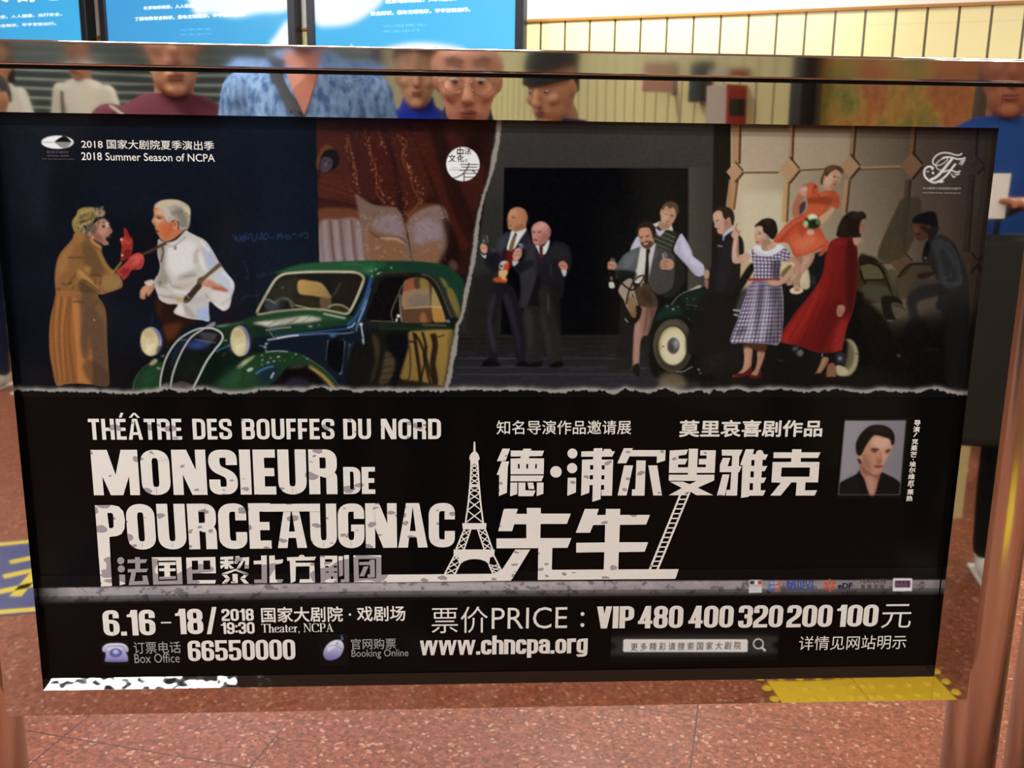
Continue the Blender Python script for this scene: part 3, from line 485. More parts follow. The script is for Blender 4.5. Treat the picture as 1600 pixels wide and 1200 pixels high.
    P('dfe2e8', '890 750 950 735 990 760 1010 810 1090 830 1190 790 1260 720 1330 750 1340 780 1240 850 1120 900 980 890 900 820', .6, 1); P('b4b8c4', '910 790 1000 860 1120 870 1260 810 1120 895 970 885', 2, .6)
    at(1060, 470, 8)
    P('b98268', '820 580 920 590 920 700 905 820 850 880 780 915 740 910 800 850 825 720', .7, 1); P('b07c62', '990 630 1080 635 1060 740 1020 850 990 930 940 940 900 925 960 850 985 740', .7, 1); P('5a3222', '815 540 1090 540 1080 640 990 630 930 600 820 590', 1.4, .85); P('d0a084', '840 600 880 600 870 780 820 870', 1.6, .5)
    P('5c1614', '665 940 740 905 820 910 910 820 915 900 800 950 720 965', .7, 1); P('5c1614', '870 930 900 920 980 935 1020 860 1040 920 1000 965 900 970', .7, 1); E('d0b0a0', 692, 942, 10, 6, 0, .7, .8)
    # ---- two bald men
    at(740, 310, 10)
    P('26252e', '460 560 580 510 640 560 520 800 460 1100 430 1250 400 1480 270 1520 300 1300 375 1080 375 1000 290 1050 200 1000 140 930 200 870 290 800 370 680', 1, .95); P('16161c', '180 900 380 850 400 1000 340 1150 200 1050 170 960', 3, .9); P('44444f', '360 700 460 580 560 560 480 780 400 860', 4, .7); P('4a4a54', '270 790 340 780 350 830 280 840', 2.5, .6)
    P('27242a', '800 470 860 540 900 680 860 760 700 820 720 700', 1.2, 1); P('5a1714', '520 780 640 780 680 860 640 1000 560 1100 440 1250 460 1000', 1.2, 1); P('2a1013', '470 800 520 790 480 1000 400 1150 430 950', 2.5, .8)
    P('d8d8d4', '600 500 700 490 810 460 820 500 740 620 640 780 540 810 520 770 560 620', .7, 1); P('6e5032', '640 560 670 560 640 700 600 820 550 810 590 660', .7, 1); P('8a6a3c', '600 660 640 640 610 780 580 800', 1.4, .7); P('40301e', '640 540 670 545 665 590 640 590', .8, .9)
    P('b87c56', '550 220 600 160 700 135 800 180 840 280 820 400 810 470 700 510 640 520 590 490 545 480 530 390 525 330', .7, 1); P('d09a6e', '560 230 640 170 680 240 640 320 560 320', 2.2, .7); P('8a5238', '640 440 780 400 810 460 700 510 650 515', 2, .6); P('a06444', '760 180 840 280 830 400 780 320', 2.5, .6); E('b07248', 768, 365, 26, 44, 5, .9, .9); E('4a2818', 620, 300, 36, 9, 10, .8, .85); L('7a3e2a', '540 425 600 430', 1.5, .6, .9); L('6a3a26', '535 350 560 365', 1.2, .6, .7); L('7a4a30', '590 270 660 275', 1.2, .6, .7)
    P('d09474', '105 740 140 700 190 720 215 780 200 850 140 850 110 800', .7, 1); L('8a5038', '120 770 190 775', 1.2, .5, .6); P('c8ccd0', '115 850 150 890 200 880 180 940 130 900', .7, .9); P('3a443e', '140 580 210 580 225 680 200 720 150 700', 1, .8); L('98a49c', '210 580 222 690', .9, .5, .8, 0); E('a8b4a4', 160, 665, 20, 12, 0, .8, .8)
    P('bdbdb6', '430 990 520 980 540 1040 480 1110 400 1090', .8, 1); P('cc3c1e', '470 1040 550 1000 550 1090 520 1160 470 1130', .8, .9); P('d8a868', '390 1200 420 1120 530 1130 500 1220 420 1260', 1, 1); E('2a2420', 435, 1062, 22, 24, 0, .7, .9); L('e4e2da', '430 1100 470 1060', 1, .5, .8, 0)
    P('1c1a1e', '900 720 1000 700 1120 900 1250 680 1400 700 1500 780 1530 1050 1430 1250 1360 1560 1100 1500 1000 1700 820 1680 760 1300 640 1100 600 1050 800 940', 1, 1)
    P('3a3840', '800 740 960 700 980 900 960 1200 840 1260 760 1080 800 900', 5, .75); P('16151a', '640 1050 860 960 960 1000 840 1120 700 1140', 3, .8); P('2a2826', '1150 760 1350 720 1480 800 1460 1000 1300 960 1200 900', 5, .6); P('4a4644', '1200 980 1215 980 1215 1200 1195 1200', 1.6, .6, 0)
    P('d4d6d0', '965 730 1030 740 1100 740 1170 640 1185 700 1130 860 1040 880 1000 820', .7, 1); P('5a1c1e', '1030 750 1080 745 1080 830 1085 920 1050 940 1030 830', .7, 1); P('262226', '960 740 1040 880 1080 930 1180 800 1200 1000 1000 1000', 1, .7)
    P('c07e72', '905 480 950 400 1050 358 1150 400 1200 480 1200 560 1160 640 1100 710 1000 735 930 690 915 620', .7, 1); P('d8a094', '930 460 1040 375 1130 410 1080 480 960 500', 3, .7); P('9a5448', '1080 540 1170 560 1150 650 1050 720 1000 720 1040 640', 2.5, .6); E('a8604f', 1165, 585, 20, 40, 10, 1, .8); P('7a5a48', '1150 480 1205 490 1200 560 1170 550', 1.6, .6)
    E('54281f', 945, 530, 26, 9, 15, .7, .85); E('54281f', 1030, 525, 34, 10, -10, .8, .8); L('7a3c32', '920 510 960 515', 1.4, .6, .7); L('c88a78', '975 540 965 600', 2.2, .9, .7); P('602822', '935 640 1000 640 990 660 940 660', .8, .85); L('8a4a40', '1020 590 1040 650', 1.4, .8, .6)
    P('c98e76', '620 860 650 790 700 770 750 800 750 890 700 960 640 980 610 920', .8, 1); L('8a5442', '640 840 740 830', 1.3, .6, .7); L('8a5442', '640 890 740 880', 1.3, .6, .7); P('ccced2', '605 960 640 980 700 970 690 1010 620 1060', .8, .9); E('8a94a4', 745, 745, 36, 45, 15, 1, .6); E('d4dae0', 720, 720, 18, 14, 0, .8, .8)
    P('c07c66', '1325 1030 1360 985 1420 985 1470 1050 1450 1130 1400 1140 1350 1090', .8, 1); L('8a4c3c', '1360 1040 1430 1060', 1.4, .6, .8); P('d0d2d4', '1370 1120 1450 1130 1440 1200 1410 1220 1380 1160', .8, .9)
    at(740, 420, 8)
    P('c84a22', '240 130 330 100 420 120 400 180 300 175', .9, .95); P('d6b070', '310 30 420 30 400 110 410 140 350 130 350 80', .9, .95)
    P('1a181d', '240 200 460 200 560 400 640 700 640 1180 560 1190 520 1060 460 700 360 380 300 600 240 800 300 1180 130 1190 200 1090 160 720 190 480', 1.2, .95); P('33323a', '220 350 280 340 230 560 200 660 180 600', 3, .8); P('2c2930', '380 300 470 400 580 900 560 1050 500 760 420 520', 3, .7); P('3c3a44', '170 630 220 650 240 800 280 1050 230 1000 180 800', 3, .6)
    P('312e35', '590 60 760 30 780 140 740 330 660 475 575 470 590 250', 2, .9); P('120f12', '780 140 830 100 820 480 700 500 680 470', 1.5, .9); P('232120', '620 510 820 480 900 700 840 1180 690 1190 660 900', 1.6, .95); P('25231f', '820 260 1050 260 1090 900 1100 1190 960 1190 900 800 840 520', 1.8, .95)
    P('35332f', '830 440 880 560 960 900 960 1150 920 1000 860 700', 4, .6); P('3a3936', '640 540 720 540 740 800 700 1100 670 900', 5, .6); P('5c5a54', '920 320 945 320 945 540 925 540', 1.8, .5); P('0f0d0e', '940 200 1110 240 1100 800 1000 500', 6, .5); E('8a8680', 100, 1190, 14, 6, 0, 1, .8)
    P('0e0c0d', '100 1190 200 1120 310 1180 310 1215 110 1220', 1, .95); P('0e0c0d', '540 1190 640 1160 680 1215 540 1220', 1, .95); P('0e0c0d', '660 1200 840 1160 840 1220 660 1225', 1, .95); P('0e0c0d', '950 1200 1100 1150 1110 1225 960 1235', 1, .95)
    # ---- trench coat figure (left)
    at(70, 310, 8)
    P('8a5a30', '370 440 350 500 300 560 210 660 160 760 130 900 125 1050 135 1190 110 1330 80 1450 60 1600 55 1760 65 1960 100 2150 147 2335 250 2322 400 2312 590 2325 700 2345 800 2330 800 2200 778 1800 770 1480 740 1340 660 1210 740 1195 880 1150 965 1110 970 1050 940 980 880 925 790 830 715 680 712 600 640 550 580 480 500 430', .6, 1, 1, 0, 1)
    P('a8703a', '170 780 300 600 380 560 300 760 300 900 420 960 560 1090 720 1190 640 1180 440 1010 280 900 180 1000 140 1100', 4, .7, 1, 1); P('5c4428', '480 520 560 560 640 650 700 760 740 930 600 1000 540 900 480 760 470 600', 5, .75, 1, 1); P('4c3822', '440 1020 620 1100 700 1180 460 1190', 4, .8, 1, 1); P('9a7240', '640 640 700 690 780 840 860 930 780 900 700 780', 2, .8, 1, 1)
    P('b5843f', '560 960 480 860 580 860 560 940 600 1060', 2.5, .7, 1, 1); P('9c7a44', '760 960 920 960 960 1060 900 1130 760 1160 700 1050', 4, .7, 1, 1); P('c48c48', '430 880 560 1000 730 1190 700 1195 540 1060 420 950', 2, .7, 1, 1); L('3c2a1a', '470 1010 560 1060 700 1180', 2, 1, .8, 1, 1)
    for t in ('390 940 340 1010 300 1080', '300 1060 360 1080 340 1140', '560 960 650 960 720 980', '700 1010 690 1080', '640 1020 620 1080', '220 1060 260 1080 340 1060', '130 1130 200 1140', '280 740 480 740'): L('4a3018', t, 2, 1, .7, 1, 1)
    for t in ('150 1190 280 1170 460 1190', '400 960 440 1000 300 1120'): L('a87038', t, 3, 1.4, .6, 1, 1)
    P(('a5622e', '9a5c2c', 100, 1300, 150, 2300), '135 1200 330 1200 420 1400 440 1900 470 2320 147 2335 65 1960 60 1600', 4, .8, 1, 1); P('5c4330', '460 1220 640 1220 760 1440 770 1700 800 2330 600 2330 560 1700 520 2020 450 1900 460 1500', 5, .85, 1, 1); P('c07838', '360 1290 430 1330 440 1800 480 1990 540 2040 580 1860 590 2320 430 2310 400 1900 370 1600', 3, .75, 1, 1)
    for x0, x1, x2 in ((130, 110, 170), (210, 180, 230), (300, 240, 280), (330, 300, 370)): L('6a4022', '%d 1230 %d 1700 %d 2300' % (x0, x1, x2), 4, 2, .6, 1, 1)
    for x0, x1, x2 in ((170, 130, 190), (260, 215, 250), (350, 395, 440)): L('c07a3e', '%d 1240 %d 1700 %d 2300' % (x0, x1, x2), 3.5, 1.8, .5, 1, 1)
    P('5a3820', '340 1300 380 1280 470 1290 520 1330 470 1310 390 1300', .9, .9, 1, 1); P('4a3524', '470 2100 600 2020 800 2190 800 2340 600 2330', 4, .6, 1, 1); P('8a5c30', '640 1380 700 1340 770 1560 750 1540', 2, .6, 1, 1); E('d8c090', 618, 1520, 10, 9, 0, .6, .9)
    P('7a5230', '500 430 580 480 700 590 690 630 640 620 560 560 510 510', .8, 1, 1, 1); P('b8803e', '560 490 640 550 705 600 690 625 600 570', 1, .9, 1, 1); P('a06c38', '370 450 480 450 480 540 400 560 350 520', 2.5, .7, 1, 1)
    P('a5705c', '540 440 600 330 680 270 740 250 800 300 820 360 845 400 830 440 800 450 820 470 795 500 760 510 800 560 790 580 740 585 700 560 600 500', .7, 1); P('c08a72', '680 330 740 320 780 400 740 460 690 440', 2, .7); P('7c4a3c', '600 400 700 470 740 550 690 550 600 490', 2, .6); P('2a1310', '760 495 800 470 820 470 800 510 770 510', .6, .95); L('241814', '720 345 790 330 810 330', 1.6, .5, .9); E('e0d8b0', 775, 330, 22, 26, 0, .7, .7); E('3a261e', 735, 355, 20, 14, 0, .7, .8); L('6a4236', '800 360 830 400 800 420', 1, .5, .6)
    P('8f7638', '340 290 400 200 410 150 480 115 580 110 640 130 740 150 750 190 700 230 640 240 600 300 560 330 480 350 520 400 490 450 400 450 360 400', .7, 1, 1, 0, 1)
    P('b39a52', '360 280 430 170 540 120 600 140 480 200 400 270', 3, .7, 1, 1); P('8c7c5c', '600 120 700 130 745 180 680 230 610 190', 2, .8); P('55442c', '420 250 480 200 560 200 480 240 430 290 560 270', 2, .6, 1, 1); L('2c2216', '430 300 520 280 580 250 600 180', 2.4, 1, .7); L('b8a68c', '420 370 520 310 580 270', 2.2, .7, .8)
    rs = np.random.RandomState(2)
    for i in range(60):
        x, y = rs.uniform(400, 740), rs.uniform(120, 450)
        if (x - 400) * .75 + 120 > y + 230 or y > 700 - x * .5: continue
        a = rs.rand() * 6.3; L(rs.choice(['8a7a5c', '4c3c28', '5c4a30', '7a6640']), [[x, y], [x + 14 * np.cos(a), y + 12 * np.sin(a)], [x + 22 * np.cos(a + 1), y + 20 * np.sin(a + 1)]], 1.2, .4, .75)
    for i in range(46):
        x, y = (rs.uniform(410, 590), rs.uniform(340, 445)) if i % 2 else (rs.uniform(610, 740), rs.uniform(115, 235))
        a = rs.rand() * 6.3; L(rs.choice(['b0a48e', '3c3226', '8c8270', '5a5040']), [[x, y], [x + 16 * np.cos(a), y + 14 * np.sin(a)], [x + 20 * np.cos(a + 1.2), y + 22 * np.sin(a + 1.2)]], 1.5, .4, .75)
    P('5a4c3c', '530 350 600 320 650 360 630 430 560 440', 1.6, .8); E('a8705c', 555, 440, 22, 30, 30, .8, .9); E('d8b868', 600, 492, 12, 14, 0, .6, .9)
    P('a02a20', '940 500 990 480 985 400 1000 370 1030 400 1060 470 1100 520 1095 640 1080 700 1060 740 960 780 950 720 960 600', .7, 1, 1, 0, 1); P('6a1614', '1010 640 1080 650 1060 740 970 770', 2, .7, 1, 1); P('c24434', '960 510 1000 490 990 580 960 560', 1.6, .8, 1, 1); L('d86a58', '1000 530 1040 560 1080 530', 1.8, .8, .6, 1, 1); E('e8dcd0', 958, 515, 14, 14, 0, .7, .9); E('e0cfc4', 968, 712, 14, 14, 0, .7, .9); L('6a1614', '1010 400 1040 470', 1.4, .6, .6, 1, 1)
    P('b83a32', '890 910 950 860 1020 790 1080 720 1160 680 1230 705 1240 800 1200 880 1130 890 1080 900 1040 970 980 1020 960 980 920 960', .7, 1, 1, 0, 1); P('d85a50', '1080 740 1160 700 1220 730 1200 800 1110 820', 3, .7, 1, 1); P('7c1c1c', '960 880 1050 880 1060 930 980 1000', 2.5, .6, 1, 1)
    for t in ('920 930 1000 900 1010 860', '980 960 1040 900 1050 850', '1100 880 1180 840 1210 760', '1080 800 1120 760'): L('7a1a1a', t, 1.6, .8, .7, 1, 1)
    L('b8883c', '960 790 900 870 850 920 830 930', 2.6, .8, .9)
    P('5a3424', '1225 690 1380 610 1500 550 1520 575 1400 640 1235 710', .6, 1, 0); L('8a5c44', '1230 695 1400 615 1500 560', 1.2, .5, .7)
    # ---- white shirt man
    at(200, 300, 8)
    P('2a150e', '350 1330 500 1300 800 1360 880 1600 700 1700 560 1900 460 1950 440 1700 350 1500', 2, .95); P('6a3418', '440 1680 560 1640 680 1640 600 1800 500 1850', 4, .7); P('4a2212', '360 1340 440 1350 400 1560 360 1500', 3, .6)
    P('c6bdb2', '385 590 460 630 600 600 720 480 760 500 860 550 970 610 1050 720 1140 880 1240 1020 1320 1120 1330 1200 1300 1300 1280 1400 1260 1450 1210 1485 1170 1480 1100 1430 1020 1370 1010 1500 1015 1615 920 1600 800 1590 680 1560 570 1505 620 1410 500 1400 400 1350 365 1270 330 1170 330 1100 380 1020 400 920 370 780 370 660', .6, 1, 1, 0, 1)
    P('8a7f6c', '370 620 470 640 480 780 460 960 520 1100 420 1180 340 1150 390 1000 400 900 370 740', 4, .75, 1, 1); P('e2dcd6', '500 700 720 600 860 640 860 860 760 1000 600 1060 500 940', 7, .8, 1, 1); P('a8b0cc', '920 720 990 690 1060 760 1130 890 1010 960 960 820', 4, .8, 1, 1); P('bcc4da', '1050 1080 1200 980 1320 1120 1320 1220 1250 1300 1130 1140', 5, .75, 1, 1); P('9cb4d8', '860 1480 1000 1440 1015 1610 860 1590', 4, .9, 1, 1)
    P('a0968e', '620 1060 760 1000 860 1010 800 1060 660 1100', 4, .7, 1, 1); P('b89c90', '560 1160 760 1150 840 1120 760 1190 600 1190', 3, .7, 1, 1); P('b4a090', '820 760 880 700 900 800 860 900 820 880', 3, .7, 1, 1); P('e8e4e2', '900 740 960 900 980 1000 920 940 880 820', 3, .7, 1, 1)
    P('9a8a7e', '680 1380 760 1440 840 1560 800 1580 700 1480', 3, .6, 1, 1); P('ece6de', '590 1460 680 1400 700 1540 620 1520', 3, .6, 1, 1); P('a8a8b8', '740 1330 900 1300 1000 1330 900 1390 780 1400', 4, .5, 1, 1); P('d6c0b4', '760 1180 940 1180 990 1280 860 1300 760 1280', 4, .5, 1, 1)
    for t in ('380 1280 560 1330 700 1350', '520 1100 560 1180 680 1200', '700 1060 860 1040', '960 1270 1010 1330', '480 640 560 680 720 560', '1130 1150 1250 1230', '380 1180 500 1200'): L('85786e', t, 2, 1.2, .6, 1, 1)
    for t in ('1180 1000 1280 1100 1300 1200', '560 1240 720 1260 840 1230', '900 600 1010 740', '1080 1400 1200 1460'): L('f0eeec', t, 3, 1.6, .6, 1, 1)
    P('dcd8d0', '1030 1280 1120 1220 1280 1290 1260 1440 1180 1470', 4, .7, 1, 1); E('5a5248', 590, 700, 16, 28, 10, 1, .8); E('605a52', 400, 1135, 12, 26, 0, 1.2, .7); L('3c3026', '430 680 440 760 410 880', 2.2, .6, .9)
    P('5a4936', '1130 890 1170 920 1100 980 980 1080 940 1160 860 1260 760 1380 690 1360 840 1180 880 1080 960 1040', .7, 1); L('7a664a', '1140 910 990 1030 900 1130', 1.4, .7, .6); P('38281e', '850 1160 920 1180 780 1330 720 1360 690 1330 760 1260', .9, .9); L('d8ccc0', '730 1290 770 1330', 1, .5, .9, 0); P('b89a64', '590 1330 620 1310 690 1330 680 1370 620 1370', .9, .9); P('9a7c54', '600 1320 420 1310 580 1290', 1.2, .5)
    P('4a2e20', '190 770 370 670 470 625 490 650 360 715 210 785', .6, 1, 0)
    P('c4774e', '330 190 330 290 320 320 300 375 320 410 335 420 340 460 350 480 355 510 380 540 400 580 460 620 560 590 640 530 700 470 620 460 600 360 540 370 480 200', .7, 1); P('dca882', '340 240 440 200 450 320 380 400 340 380', 3, .8); P('ca5a30', '420 410 560 380 560 520 500 590 440 560 400 480', 4, .75); P('c86a40', '560 480 700 460 620 540 500 610', 2.5, .7); P('a0401e', '540 400 600 400 600 460 560 480', 2, .5)
    E('cf8a5e', 590, 415, 36, 58, 5, .8); E('9a4a28', 582, 405, 16, 32, 5, 1.2, .8); P('8a4428', '345 285 440 310 430 335 360 320', 1.5, .75); E('3a2018', 385, 328, 28, 9, 10, .8, .85); P('5a2018', '350 475 390 490 370 510 352 500', .8, .9); L('a05030', '320 385 350 400', 1.6, .7, .7); L('e8b890', '315 330 305 375', 1.6, .6, .7)
    P('b8a892', '330 190 345 150 420 105 560 92 680 120 770 190 780 300 770 400 740 465 640 460 640 380 590 350 530 370 510 380 470 340 440 250 400 210', .8, 1, 1, 0, 1); P('d0b890', '340 180 440 110 600 100 660 140 500 170 400 210', 3, .8, 1, 1); P('6a6258', '540 200 660 200 740 300 750 440 660 440 620 330 540 280', 5, .7, 1, 1); P('c8c0b4', '440 200 520 220 540 330 490 350 450 280', 3, .6, 1, 1); P('d8be94', '690 160 780 220 770 300 700 220', 3, .7, 1, 1)
    rs = np.random.RandomState(4)
    for i in range(42):
        x, y = rs.uniform(470, 760), rs.uniform(140, 430); L(rs.choice(['8a8074', '4a443c', 'd0c8ba', 'a89c8a']), [[x, y], [x + 20, y + rs.randn() * 8], [x + 34, y + 14 + rs.rand() * 12]], 1.1, .5, .6, 1, 1)
    P('c07e58', '240 1150 320 1160 330 1200 260 1300 240 1290 230 1260 215 1330 190 1340 150 1320 160 1220', .7, 1); P('d8a07c', '170 1220 260 1170 250 1240 180 1290', 2, .6); P('d0c4b0', '205 1125 290 1095 330 1120 310 1160 240 1170', .8, .95); L('8a4c30', '230 1250 210 1320', 1.6, .7, .7)
    P('d08c70', '920 1170 960 1100 1020 1090 1090 1130 1130 1160 1200 1200 1250 1250 1150 1230 1080 1220 1010 1190', .7, 1); P('b05a44', '1060 1170 1200 1200 1250 1250 1120 1230 1050 1210', 2, .8); L('9a5440', '1000 1130 1060 1160', 1.4, .7, .6); L('9a5440', '960 1150 1010 1180', 1.4, .7, .6)
    keep = C.a.copy()
    # ---- the green vintage car
    at(200, 470, 8)
    P('0c1a12', '60 1120 90 960 180 850 260 780 400 680 480 600 600 480 760 390 960 330 1080 320 1300 280 1600 230 1700 500 1700 1200 50 1200', .8, 1)
    P('1f3f22', '70 1120 110 950 220 840 300 790 400 760 440 780 400 1000 390 1120', 3, .9); P('264e2a', '150 1000 260 880 380 850 340 1000 220 1080', 8, .6); L('5a7a58', '60 1120 90 980 170 860 260 790', 1.4, .8, .8); P('c8bc98', '265 790 320 730 370 735 350 780 290 810', 1.4, .8); E('b8b090', 385, 845, 32, 12, 20, 1, .8); E('a8a490', 435, 690, 22, 12, -20, .9, .7)
    P('18301e', '1100 330 1300 285 1600 240 1620 420 1500 600 1350 660 1180 560 1170 430', 4, .9); P('4a6a44', '1090 320 1290 285 1580 235 1400 290 1180 330', 2, .8); P('8a8a98', '970 330 1030 280 1085 262 1090 300 1050 335', .8, .95); P('d4ccb4', '1530 280 1600 265 1600 300 1560 300', 1.6, .8); P('a8b0bc', '1090 315 1200 300 1280 285 1180 320', 1.5, .7)
    P('101c16', '1000 1080 1200 700 1300 640 1350 760 1180 1000 1080 1110', 6, .9); P('21462a', '1080 1100 1200 940 1400 800 1600 700 1640 1100', 8, .9); P('3c7040', '1200 1080 1300 900 1460 800 1400 1000 1260 1100', 10, .5); P('b8b494', '1360 830 1460 740 1580 690 1600 720 1480 800 1400 840', 2.5, .75); E('9cb0a0', 1530, 860, 50, 14, 8, 1.5, .7); L('3a6cae', '1100 640 1190 590 1280 550', 2, .8, .9); L('c8c8b4', '1200 500 1240 490', 1.4, .6, .8, 0); E('6a5c48', 1200, 670, 36, 10, -60, 1.4, .6)
    P('141414', '430 1060 440 850 520 640 620 500 740 420 920 350 1060 345 1150 420 1140 500 1040 640 900 880 810 1080 600 1110', .8, 1, 1, 0, 1); P('1a2a3c', '640 520 760 430 800 440 640 640 540 840 560 640', 4, .8, 1, 1); P('2a3c78', '730 590 800 500 960 500 1020 560 900 600', 5, .9, 1, 1); P('344a9a', '800 560 860 520 930 540 900 590', 5, .6, 1, 1); P('16251a', '640 760 900 700 900 900 700 1000 600 940', 10, .6, 1, 1); P('302c34', '880 420 1000 380 1100 420 1120 500 900 460', 5, .8, 1, 1)
    for i in range(16): L('6a6a74' if i % 3 else '8c8c94', '%f %f %f %f' % (900 + i * 6 - 40 * (i % 2), 395 + i * 9, 1120 - i * 6, 420 + i * 9), .9, .6, .4, 0, 1)
    for i in range(22): L('b8b4c0', '%f %f %f %f' % (560 + i * 12, 1000 + abs(i - 9) * 4, 556 + i * 12, 1060 + abs(i - 9) * 3), .7, .4, .45, 0, 1)
    L('9aa0b4', '830 480 960 505 1100 525', 1.4, .8, .6, 1, 1); L('7aa0b4', '620 500 680 490 740 490', 1.6, .7, .6)
    for t, w in (('400 1110 410 960 460 760 540 600 640 480 760 400 880 350 960 340', 2.6), ('530 1090 560 920 640 700 740 520 820 430 960 340', 2.6), ('960 340 1060 345 1150 390 1185 450 1160 520 1080 620 980 760 880 960 810 1100', 3.2)): L('9ca49c', t, w, .6, 1); L('e8e4d8', t, w * .45, .5, .75)
    P('8a7a68', '420 1060 500 1020 540 1090 420 1100', 2, .6); P('6a5450', '580 1050 700 1030 800 1060 780 1110 580 1110', 3, .6)
    for cx, cy, rx, ry in ((272, 515, 118, 178), (1385, 510, 105, 188)):
        E('2a2630', cx + 52, cy - 10, rx, ry * .95, -6, 1); E('6a6aa0', cx + 36, cy - 12, rx, ry * .98, -6, .9); E('b0b0c8', cx + 22, cy - 8, rx, ry, -6, .9); E('3a3a8a', cx + 48, cy - 60, rx * .7, ry * .6, -6, 2, .5); E('9a8a64', cx, cy, rx, ry, -6, .6); E('d8c890', cx - 2, cy + 2, rx * .93, ry * .95, -6, .8)
        E('b89c70', cx - 10, cy - 100, rx * .7, ry * .3, 10, 4, .6); E('efe6c0', cx - 25, cy + 60, rx * .55, ry * .4, 0, 5, .7); E('c4a870', cx + 20, cy + 10, rx * .5, ry * .15, 0, 4, .6); E('f4ecd0', cx + 40, cy + 35, rx * .3, ry * .12, 0, 3, .6); E('a89868', cx - 70, cy + 40, rx * .2, ry * .5, 0, 4, .4)
    P('241410', '360 600 420 560 440 640 380 700', 2.5, .6); L('4a3c30', '312 180 300 250 288 330', 1, .5, .6)
    at(380, 390, 8)
    P('173a22', '-40 500 20 490 160 480 -300 700', 2, .1)
    P('183c24', '420 300 520 240 640 200 800 175 1000 160 1300 148 1600 140 2100 145 2400 170 2560 210 2700 320 2760 420 2760 560 2720 700 2700 900 2600 1700 1380 1700 1380 860 1560 300', .8, 1)
    P(('265a34', '12342e', 1500, 200, 2560, 300), '440 290 700 190 1000 162 1500 145 1800 170 1600 290 1400 300 1000 270 560 300', 2.5, .85); P('18342a', '1900 160 2300 180 2560 260 2720 420 2740 560 2600 420 2400 300 2000 250', 4, .8); P('3a7a48', '1500 230 1640 200 1620 300 1540 340', 6, .6); L('86b088', '780 262 900 262', 1.2, .6, .5); L('8aa890', '1240 190 1400 180 1500 200', 1.2, 1, .35)
    P('191712', '170 790 300 560 420 380 540 310 800 285 1200 285 1400 290 1490 340 1480 420 1300 800 1000 760 700 750 400 770', .8, 1, 1, 0, 1); P('3b3626', '300 560 420 400 640 330 690 330 660 600 500 620 400 640', 8, .6, 1, 1); P('3c3418', '700 570 900 600 960 740 660 700', 6, .6, 1, 1); P('2b1c12', '1140 330 1470 340 1340 700 1160 620', 8, .6, 1, 1)
    P(('c69b48', '96794a', 700, 400, 1090, 640), '695 385 860 392 980 420 1060 520 1095 610 960 594 850 575 695 545', 1, .95, 1, 1); P('7a6038', '960 598 1095 612 1080 740 975 742', 1.6, .75, 1, 1); L('6a6040', '1220 410 1160 520 1100 600', 1.8, .8, .7, 1, 1); P('3c4450', '270 640 400 640 460 750 300 770', 2.5, .8, 1, 1)
    P('6a6450', '390 650 470 600 560 600 650 690 600 730 560 640 480 640 440 700', 1.5, .8, 1, 1); P('2c2a28', '420 660 500 620 520 700 480 740', 2.5, .8, 1, 1); L('a89c7a', '240 620 330 630 400 680', 2, .8, .7, 1, 1); L('aca07a', '1060 720 1140 690 1240 700 1340 760', 3, .8, .9, 1, 1); P('3c3c1c', '1080 720 1240 715 1330 770 1240 790', 2, .8, 1, 1); E('7a7460', 492, 476, 14, 14, 0, 1, .6, 1)
    L('a8a078', '170 800 190 740 300 540 400 380 500 310 640 290 900 278 1200 278 1400 285 1490 330 1500 400 1420 600 1340 760 1280 805 1150 780 960 750 700 750 400 780 220 810 170 800', 4.2, .7, 1); L('d6cfae', '300 540 400 380 500 312 640 290 900 278 1200 276 1400 284', 1.8, .6, .7); L('dcd8b8', '1490 400 1420 600 1340 760', 1.6, .6, .6); L('c4be98', '650 695 760 720 900 755 960 770', 1.8, .6, .9); E('c8ccb0', 960, 775, 26, 18, 0, .9, .8)
    P('1c3a22', '0 880 200 830 500 780 800 760 1000 770 1300 830 1400 830 1340 930 1200 960 600 1050 400 1080 150 1080 100 1000', 2, .95); P('2c5a30', '100 860 500 790 900 770 1240 850 1100 900 700 880 300 890', 6, .6)
    P('d4c4b4', '120 920 400 880 600 850 800 830 980 860 900 900 600 930 300 970 250 950', 2.5, .8); P('f0e2d4', '150 920 300 900 440 910 300 960', 3, .7); P('e8e0c8', '640 880 760 840 900 860 760 900', 4, .5); L('3c5a38', '280 970 420 890', 2.4, 1, .5, 0); L('3c5a38', '540 940 700 850', 2.4, 1, .5, 0); L('3c5a38', '720 920 840 840', 2.4, 1, .4, 0)
    P('14241c', '90 960 280 960 300 1080 160 1080', 4, .7); L('c8d2b8', '1000 800 1140 830 1280 860', 3, 1.2, .8); E('b4ccb0', 840, 960, 30, 14, 0, 1.5, .7); E('a8c0a0', 950, 945, 18, 8, 0, 1.5, .6); L('d8d0e0', '280 1010 420 985 600 970', 1.8, .8, .7)
    P('121a26', '150 1100 380 1090 800 1060 1300 1020 1400 1000 1480 900 1560 500 1640 500 1700 1200 1500 1680 1300 1760 1160 1640 1000 1500 760 1400 400 1280 160 1200', 1.2, 1)
    P('14304c', '1280 960 1440 820 1560 430 1620 330 1600 500 1480 900 1400 990', 3, .9); L('2c5aa8', '1600 340 1540 560 1440 800 1300 950', 4, 1.6, .8); L('2a60a0', '380 1090 800 1040 1100 1010 1300 990', 3, 1.2, .8); L('b8c0e0', '1600 480 1520 720 1440 900', 1.6, .7, .8); L('7c94d8', '1540 620 1480 760', 2, .9, .8); L('c8d4e8', '1300 980 1360 960 1400 910', 2, .8, .9)
